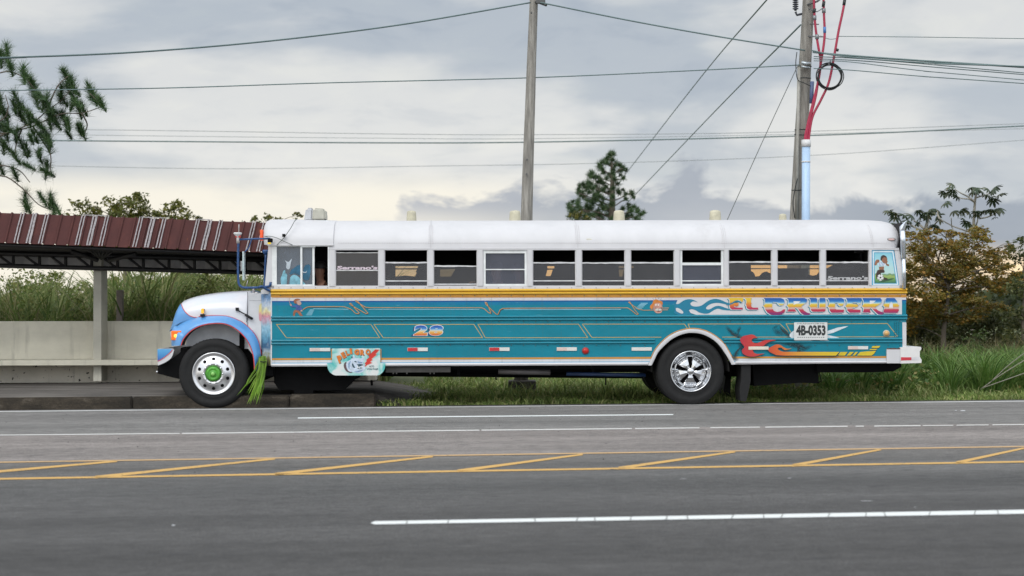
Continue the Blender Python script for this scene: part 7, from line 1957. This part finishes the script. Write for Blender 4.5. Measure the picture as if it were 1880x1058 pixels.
tufts = z5([(5, 150, 1.1), (40, 110, 1.1), (50, 165, 1.2), (60, 200, .9), (130, 235, 1.2), (165, 260, 1.2), (180, 285, .9), (100, 370, 1.1), (185, 330, 1.1), (200, 370, 1.2), (240, 385, 1.2), (260, 400, 1), (220, 345, 1), (330, 340, 1.1), (345, 370, 1.1), (370, 260, 1.1), (395, 290, 1.2), (380, 325, 1.1), (360, 235, .9), (410, 320, .8), (490, 330, 1.1), (510, 355, 1.1), (535, 375, 1.0), (555, 395, .9), (415, 385, .8), (430, 430, 1), (455, 420, .9),
            (20, 420, 1.2), (30, 460, 1.1), (0, 400, 1.1), (80, 410, .9), (110, 440, 1), (150, 430, 1), (130, 470, 1), (160, 480, .9), (210, 495, 1.0), (225, 510, .9), (270, 440, 1.1), (300, 470, 1.1), (330, 450, 1.1), (350, 480, 1.1), (310, 500, .9), (370, 500, .8), (390, 395, 1), (270, 490, 1.0), (450, 545, 1), (430, 530, .8), (375, 555, .6), (20, 520, 1), (60, 530, .9), (40, 560, .8), (250, 580, 1.2), (265, 610, 1.2), (260, 590, 1.0), (130, 635, 1.1), (150, 640, .8), (90, 680, .9), (220, 680, .8), (210, 655, .6), (160, 725, .9), (250, 750, 1.1), (265, 760, .9), (85, 770, .9), (10, 740, .8), (40, 620, .9), (20, 630, .8), (90, 560, .9), (190, 565, .9), (170, 580, .7), (235, 905, .9), (140, 920, 1.2), (150, 945, .9), (270, 915, .9), (290, 950, 1.0), (315, 965, .9), (-20, 480, 1.2), (-30, 560, 1.2), (-20, 600, 1), (-30, 300, 1), (-40, 420, 1.2)])
cs = [wp(x, y, YP - .4 + random.uniform(-.3, .3)) - org for x, y, s in tufts]; rd_ = [.215 * s for x, y, s in tufts]
def brush_tufts(cs, rad, n, wdt):
    '''bottle-brush shoots: needles set along a short twig, swept up by the wind'''
    m = len(cs); tw = np.array([-.45, 0, 1.0]) + rng.normal(0, .32, (m, 3)); tw /= np.linalg.norm(tw, axis=1)[:, None]
    c = np.repeat(np.array([list(x) for x in cs]), n, axis=0); r_ = np.repeat(np.array(rad), n)[:, None]; t_ = np.repeat(tw, n, axis=0); k = len(c)
    b = c + t_ * r_ * rng.uniform(-.75, .75, (k, 1)); d = t_ * .75 + rng.normal(0, .50, (k, 3)); d /= np.linalg.norm(d, axis=1)[:, None]
    L_ = r_ * rng.uniform(.55, 1.05, (k, 1)); s = np.cross(d, rng.normal(size=(k, 3))); s /= np.linalg.norm(s, axis=1)[:, None]
    return np.stack([b - s * wdt * .5, b + s * wdt * .5, b + d * L_], 1).reshape(-1, 3), np.arange(k * 3).reshape(-1, 3)
v, t = brush_tufts(cs, rd_, 260, .010); tri_mesh('crown', v, t, L_pine, root)

def zp(pts): return [(1020 + x / 7.556, 270 + y / 7.556) + tuple(r) for x, y, *r in pts]
YQ = 62
org = wp(1121, 600, YQ); org.z = SL * org.x - .1
root = empty('pine_tree', org); tag(root, 'small dark pine standing alone above the bus roof', 'tree', 'pines')
tf = zp([(780, 90, 1), (750, 110, 1), (810, 110, .8), (730, 160, 1), (700, 190, 1.2), (710, 230, 1.2), (650, 220, 1.1), (610, 260, 1.3), (620, 300, 1.2), (650, 330, 1.1), (670, 370, 1), (790, 190, 1), (840, 230, 1), (830, 270, 1), (890, 260, .9), (930, 300, 1.2), (920, 330, 1), (980, 330, .8), (880, 340, .8), (800, 330, 1), (800, 380, 1), (790, 430, 1.2), (820, 460, 1.1), (760, 250, .9), (740, 390, .9), (710, 440, 1.1), (500, 370, 1.2), (480, 410, 1.3), (520, 430, 1.3), (560, 440, 1.1), (600, 430, 1.2), (620, 480, 1.1), (660, 520, 1.1), (590, 500, 1), (450, 510, 1.3), (490, 520, 1.2), (470, 570, 1.3), (430, 590, 1.2), (400, 560, 1.1), (375, 520, 1), (335, 545, .9), (320, 600, 1), (320, 640, .9), (370, 650, 1.2), (350, 690, 1.1), (400, 700, 1), (470, 640, 1.2), (520, 590, 1), (560, 560, 1), (610, 600, 1.3), (660, 600, 1.1), (700, 560, .9), (740, 640, 1), (800, 580, 1.1), (860, 520, 1.1), (870, 620, 1.2), (880, 650, 1), (940, 440, .9), (940, 600, .6), (970, 660, .9), (1050, 640, 1), (1060, 670, .9), (1085, 710, .7), (970, 730, .9), (900, 400, .7),
         (580, 660, 1.4), (600, 700, 1.3), (540, 690, 1.2), (560, 740, 1.1), (650, 720, 1.2), (500, 760, 1.1), (510, 800, 1.2), (440, 750, 1), (430, 830, 1.3), (480, 860, 1.3), (450, 880, 1.1), (310, 760, 1.1), (300, 800, 1.1), (320, 840, 1.2), (340, 870, 1), (235, 770, .8), (190, 810, 1.1), (185, 850, 1), (225, 880, 1.3), (230, 920, 1.3), (270, 900, 1.1), (640, 800, 1.2), (690, 840, 1.2), (660, 870, 1.2), (720, 880, 1.3), (760, 860, 1.2), (780, 800, 1.3), (790, 700, 1), (590, 900, 1.3), (560, 940, 1.3), (620, 960, 1.3), (400, 900, 1.1), (520, 960, 1.2), (720, 960, 1.2), (320, 960, 1.2), (400, 970, 1.2), (200, 970, 1.1), (260, 970, 1.2), (1080, 840, 1), (1030, 870, 1.1), (1050, 900, 1), (1130, 880, 1.1), (1140, 910, 1), (1220, 920, .9), (1180, 950, 1), (1000, 950, 1.2), (1060, 970, 1.2), (930, 870, 1), (1010, 810, .8), (480, 950, 1), (980, 1000, 1.3), (1120, 1000, 1.2), (860, 990, 1.3), (640, 1020, 1.6), (300, 1030, 1.6), (450, 1040, 1.6), (780, 1030, 1.6), (1150, 1040, 1.4), (920, 1060, 1.5), (600, 1100, 1.8), (350, 1120, 1.8), (800, 1120, 1.8), (1050, 1120, 1.8)])
bm = bmesh.new(); cp = curve_pts([Vector((0, 0, 0)), wp(1122, 450, YQ) - org, wp(1124, 370, YQ) - org, wp(1124, 320, YQ) - org, wp(1122, 285, YQ) - org], 6)
tube(bm, cp, [.20 * (1 - .85 * i / (len(cp) - 1)) for i in range(len(cp))], 8)
for x, y, s in tf[::3]:
    c = wp(x, y, YQ) - org; cand = [p for p in cp if p.z < c.z + .2] or [cp[0]]; s0 = max(cand, key=lambda p: p.z - abs(c.x) * .3 * 0); s0 = min(cand, key=lambda p: abs(p.z - (c.z - abs(c.x - p.x) * .45)))
    tube(bm, branch_pts(s0, c, .0, .05), .022, 4)
obj('trunk', bm, M_bark, root)
cs = [wp(x, y, YQ + random.uniform(-1.0, 1.0)) - org for x, y, s in tf]; v, t = needle_tufts(cs, [.19 * s for x, y, s in tf], 95, .05, .5, .026); tri_mesh('crown', v, t, leaf_mat('distant pine needles', [(.035, .075, .035), (.06, .11, .045), (.11, .16, .06)], .6, .3), root)
make_tree('broadleaf_tree', 'yellowish bush top peeping over the bus roof below the pine', 'tree', [(1065, 560), (1062, 480), (1062, 430)], .12, [(1052, 395, 8, 0), (1066, 392, 7, 0), (1078, 400, 8, 0), (1050, 410, 12, 0), (1072, 420, 16, 0), (1090, 410, 8, 0)], 60, leaf_mat('yellowing leaves', [(.06, .07, .012), (.14, .13, .02), (.20, .17, .03)]), M_bark, .14, 700)

# bushes behind the wall
random.seed(31)
bushes = [(-40, 575, 40, 31), (40, 560, 40, 33), (75, 520, 24, 34), (110, 540, 36, 33), (60, 548, 30, 35), (170, 560, 40, 33), (150, 530, 26, 35), (225, 555, 40, 34), (215, 515, 22, 36), (280, 545, 40, 34), (270, 512, 26, 36), (330, 540, 42, 34), (325, 508, 24, 36), (375, 540, 40, 33), (385, 508, 26, 36), (430, 540, 42, 34), (425, 510, 24, 36), (480, 545, 40, 34), (465, 515, 22, 36), (520, 545, 40, 34), (580, 550, 40, 34), (650, 560, 40, 34), (100, 505, 14, 36), (30, 520, 16, 36)]
L_hedge = leaf_mat('hedge leaves', [(.08, .12, .025), (.14, .18, .04), (.21, .24, .06), (.30, .28, .11)])
for i, (x, y, r_, Y) in enumerate(bushes):
    lab = 'bush behind the wall, ' + ('left of the shelter column' if x < 170 else 'between column and grey post' if x < 222 else 'between grey post and bonnet' if x < 330 else 'above the bus bonnet' if x < 455 else 'mostly hidden by the bus front')
    lab += {-40: ', at the very edge', 75: ', a taller top', 110: ', lower and broader', 60: ', darkest mass', 150: ', close to the column', 215: '', 270: ', the taller one', 280: ', the lower one', 325: ', rounded top', 375: ', left half', 385: ', far back and tall', 425: ', right half', 465: ', farthest back', 480: ', broad', 520: '', 580: ', middle', 650: ', last one', 100: ', small far one', 30: ', small one near the edge'}.get(x, '')
    if i % 2 == 0 or r_ < 30:
        make_tree('roadside_bush', lab, 'shrub', [(x, 620), (x, (y + 620) / 2), (x, y + 8)], .012, [(x, y, r_ * .55, 0), (x - r_ * .6, y + r_ * .4, r_ * .5, .3), (x + r_ * .6, y + r_ * .35, r_ * .5, -.2), (x, y + r_ * .9, r_ * .6, 0)], Y, L_hedge, M_bark, .085, 3600, group='bushes behind the concrete wall')
# leafy scrub growing through the reeds (uncountable)
k = 42000; cx = rng.uniform(-13, -2.5, k); cy = rng.uniform(28.7, 30.5, k); top_ = 1.75 + .45 * np.sin(cx * 1.9 + .6) + .28 * np.sin(cx * 5.3) + .15 * np.sin(cx * 13)
cz = rng.uniform(.8, 1, k) ** .5 * top_ + rng.normal(0, .16, k) - .10; keep = np.sin(cx * 2.4 + 1.2) + .6 * np.sin(cx * 6.1) + rng.normal(0, .55, k) > -.15
v, t = leaves(np.stack([cx, cy, cz - rng.uniform(0, .9, k)], 1)[keep], .075, .6, .5); tag(tri_mesh('roadside_scrub', v, t, L_hedge), 'mixed leafy scrub tangled with the reeds behind the wall', 'scrub', kind='stuff')
# tall reedy grass behind the wall (uncountable)
n = 13000
xs_ = rng.uniform(-14, -2.5, n); ys_ = rng.uniform(28.8, 33.5, n)
hh = rng.uniform(1.5, 2.9, n) * (1 + .16 * np.sin(xs_ * 3.1 + ys_) + .12 * np.sin(xs_ * 7.3)) * np.where(xs_ < -8.8, .86, 1.05) + .35 * np.sin(xs_ * 1.7) * .5 - np.where(xs_ > -6, .25, 0)
base = np.stack([xs_, ys_, SL * xs_], 1); bend = np.stack([rng.normal(.10, .45, n), rng.normal(0, .25, n)], 1)
L_reed = leaf_mat('reed blades', [(.09, .15, .035), (.14, .21, .05), (.22, .26, .08), (.36, .32, .17)], .6, .35)
v, t = blades(base, hh, rng.uniform(.022, .055, n), bend * 1.7, 4); tag(tri_mesh('tall_grass', v, t, L_reed), 'tall reedy green and straw grass behind the wall', 'grass', kind='stuff')
# short turf of the verge (uncountable)
def verge_blades(n, s0, s1, n0, n1, h0, h1, w0, w1, bend_s=.5):
    ss = rng.uniform(s0, s1, n); dn = n0 + (n1 - n0) * rng.uniform(0, 1, n) ** 1.25
    o = EDGE[0].lerp(EDGE[1], .5); d = np.array([rd.x, rd.y]) / math.hypot(rd.x, rd.y)
    X = o.x + d[0] * ss + rn.x * dn; Yv = o.y + d[1] * ss + rn.y * dn
    base = np.stack([X, Yv, SL * X - .02], 1); h_ = rng.uniform(h0, h1, n) * (1 + .4 * np.sin(X * 2.3 + Yv * 3.1))
    return blades(base, h_, rng.uniform(w0, w1, n), np.stack([rng.normal(0, bend_s, n) * h_, rng.normal(0, bend_s, n) * h_], 1), 3)
s_l, s_r = KS + .3, 14
L_turf = leaf_mat('verge turf', [(.10, .17, .035), (.16, .24, .05), (.24, .30, .08), (.36, .34, .15)], .65, .25)
v, t = merge([verge_blades(48000, KS - .4, 12, .44, 6.5, .05, .15, .010, .022), verge_blades(12000, KS + 1, 12, 1.2, 9, .12, .30, .012, .026)])
tag(tri_mesh('verge_grass', v, t, L_turf), 'short mixed green grass of the verge seen under and behind the bus', 'grass', kind='stuff')
# long bright grass to the right of the bus (uncountable) grown in tussocks
L_long = leaf_mat('long bright grass', [(.05, .11, .02), (.085, .18, .03), (.13, .23, .045), (.20, .27, .08)], .5, .3)
V = []
for _ in range(150):
    cx = rng.uniform(4.0, 10.6); cy = rng.uniform(26.2, 30.5) ; m = 130
    px_ = 940 + cx / cy * F
    f = .50 + .42 * min(1, max(0, (px_ - 1480) / 250)); h0 = rng.uniform(.35, 1.2) * f
    if px_ < 1640: cy += .6
    a_ = rng.uniform(0, 2 * PI, m); rad = rng.uniform(0, .16, m)
    base = np.stack([cx + np.cos(a_) * rad, cy + np.sin(a_) * rad, np.full(m, SL * cx - .03)], 1); h_ = h0 * rng.uniform(.55, 1.15, m)
    bd_ = np.stack([np.cos(a_) * h_ * rng.uniform(.15, .85, m) + .06, np.sin(a_) * h_ * rng.uniform(.1, .7, m)], 1)
    V.append(blades(base, h_, rng.uniform(.010, .024, m), bd_, 5))
v, t = merge(V); tag(tri_mesh('long_grass', v, t, L_long), 'long arching bright green grass right of the bus', 'grass', kind='stuff')
# broad-leaved weeds among the long grass (uncountable)
k = 16000; cx = rng.uniform(3.5, 10.8, k); cy = rng.uniform(26.0, 31.5, k); patch = np.sin(cx * 2.9 + 1) + np.sin(cy * 3.7 + cx) + rng.normal(0, .5, k) > .55
cx, cy = cx[patch], cy[patch]; pts = np.stack([cx, cy, SL * cx + rng.uniform(.02, .5, len(cx)) * (.5 + .5 * np.sin(cx * 5) ** 2)], 1)
v, t = leaves(pts, .085, .5, .6); tag(tri_mesh('weeds', v, t, leaf_mat('broad weed leaves', [(.06, .13, .025), (.11, .20, .035), (.20, .24, .06), (.28, .22, .08)], .55, .3)), 'low broad-leaved weeds growing through the long grass', 'weeds', kind='stuff')
V = []
for _ in range(46):                                          # dry pale stems mixed at the back
    cx = rng.uniform(5.5, 11.2); cy = rng.uniform(29.5, 32.5); m = 40
    base = np.stack([rng.normal(cx, .25, m), rng.normal(cy, .2, m), np.full(m, 0.0)], 1); h_ = rng.uniform(.7, 1.35, m)
    V.append(blades(base, h_, rng.uniform(.010, .02, m), np.stack([rng.normal(0, .25, m), rng.normal(0, .2, m)], 1), 3))
v, t = merge(V); tag(tri_mesh('dry_grass', v, t, leaf_mat('dry straw grass', [(.09, .09, .035), (.16, .14, .06), (.22, .18, .09)], .7, .2)), 'dry straw-coloured stems under the rusty tree', 'grass', kind='stuff')
# fallen dead branch in the long grass
bm = bmesh.new()
a0 = wp(1800, 715, 26.4)
for q in ([(1800, 715), (1835, 690), (1880, 662)], [(1815, 705), (1850, 672), (1885, 645)], [(1805, 712), (1845, 698), (1890, 682)]):
    pts = [wp(x, y, 26.1) - a0 for x, y in q]; tube(bm, curve_pts(pts, 4), .0075, 5)
o = obj('dead_branch', bm, M_barkl); o.location = a0; tag(o, 'bare pale fallen branch lying across the long grass at the right edge', 'branch')
# concrete fence post behind the wall
bm = bmesh.new(); pp_ = wp(220.5, 600, 28.6); h_ = wp(220, 530, 28.6).z; box(bm, (-.055, -.06, -.2), (.055, .06, h_), .008); o = obj('fence_post', bm, mat('grey post concrete', (.20, .17, .15), .9, var=.2)); o.location = (pp_.x, 28.6, SL * pp_.x); tag(o, 'short grey concrete post standing in the reeds behind the wall', 'post')
# far wood closing the horizon (uncountable)
V = []
n = 60000
az_ = rng.uniform(-.62, .62, n); rr = rng.uniform(95, 130, n); X = np.sin(az_) * rr; Yv = np.cos(az_) * rr
ht = 1.9 + .7 * np.sin(az_ * 23) + .45 * np.sin(az_ * 61 + 1) + .3 * np.sin(az_ * 143)
Z = rng.uniform(0, 1, n) ** .7 * ht + rng.normal(0, .25, n)
v, t = leaves(np.stack([X, Yv, Z], 1), .62, .6, .7); tag(tri_mesh('far_woods', v, t, leaf_mat('far wood leaves', [(.03, .045, .015), (.05, .07, .025), (.075, .09, .035)])), 'distant low green woodland behind the road', 'woods', kind='stuff')
bpy.context.view_layer.update()
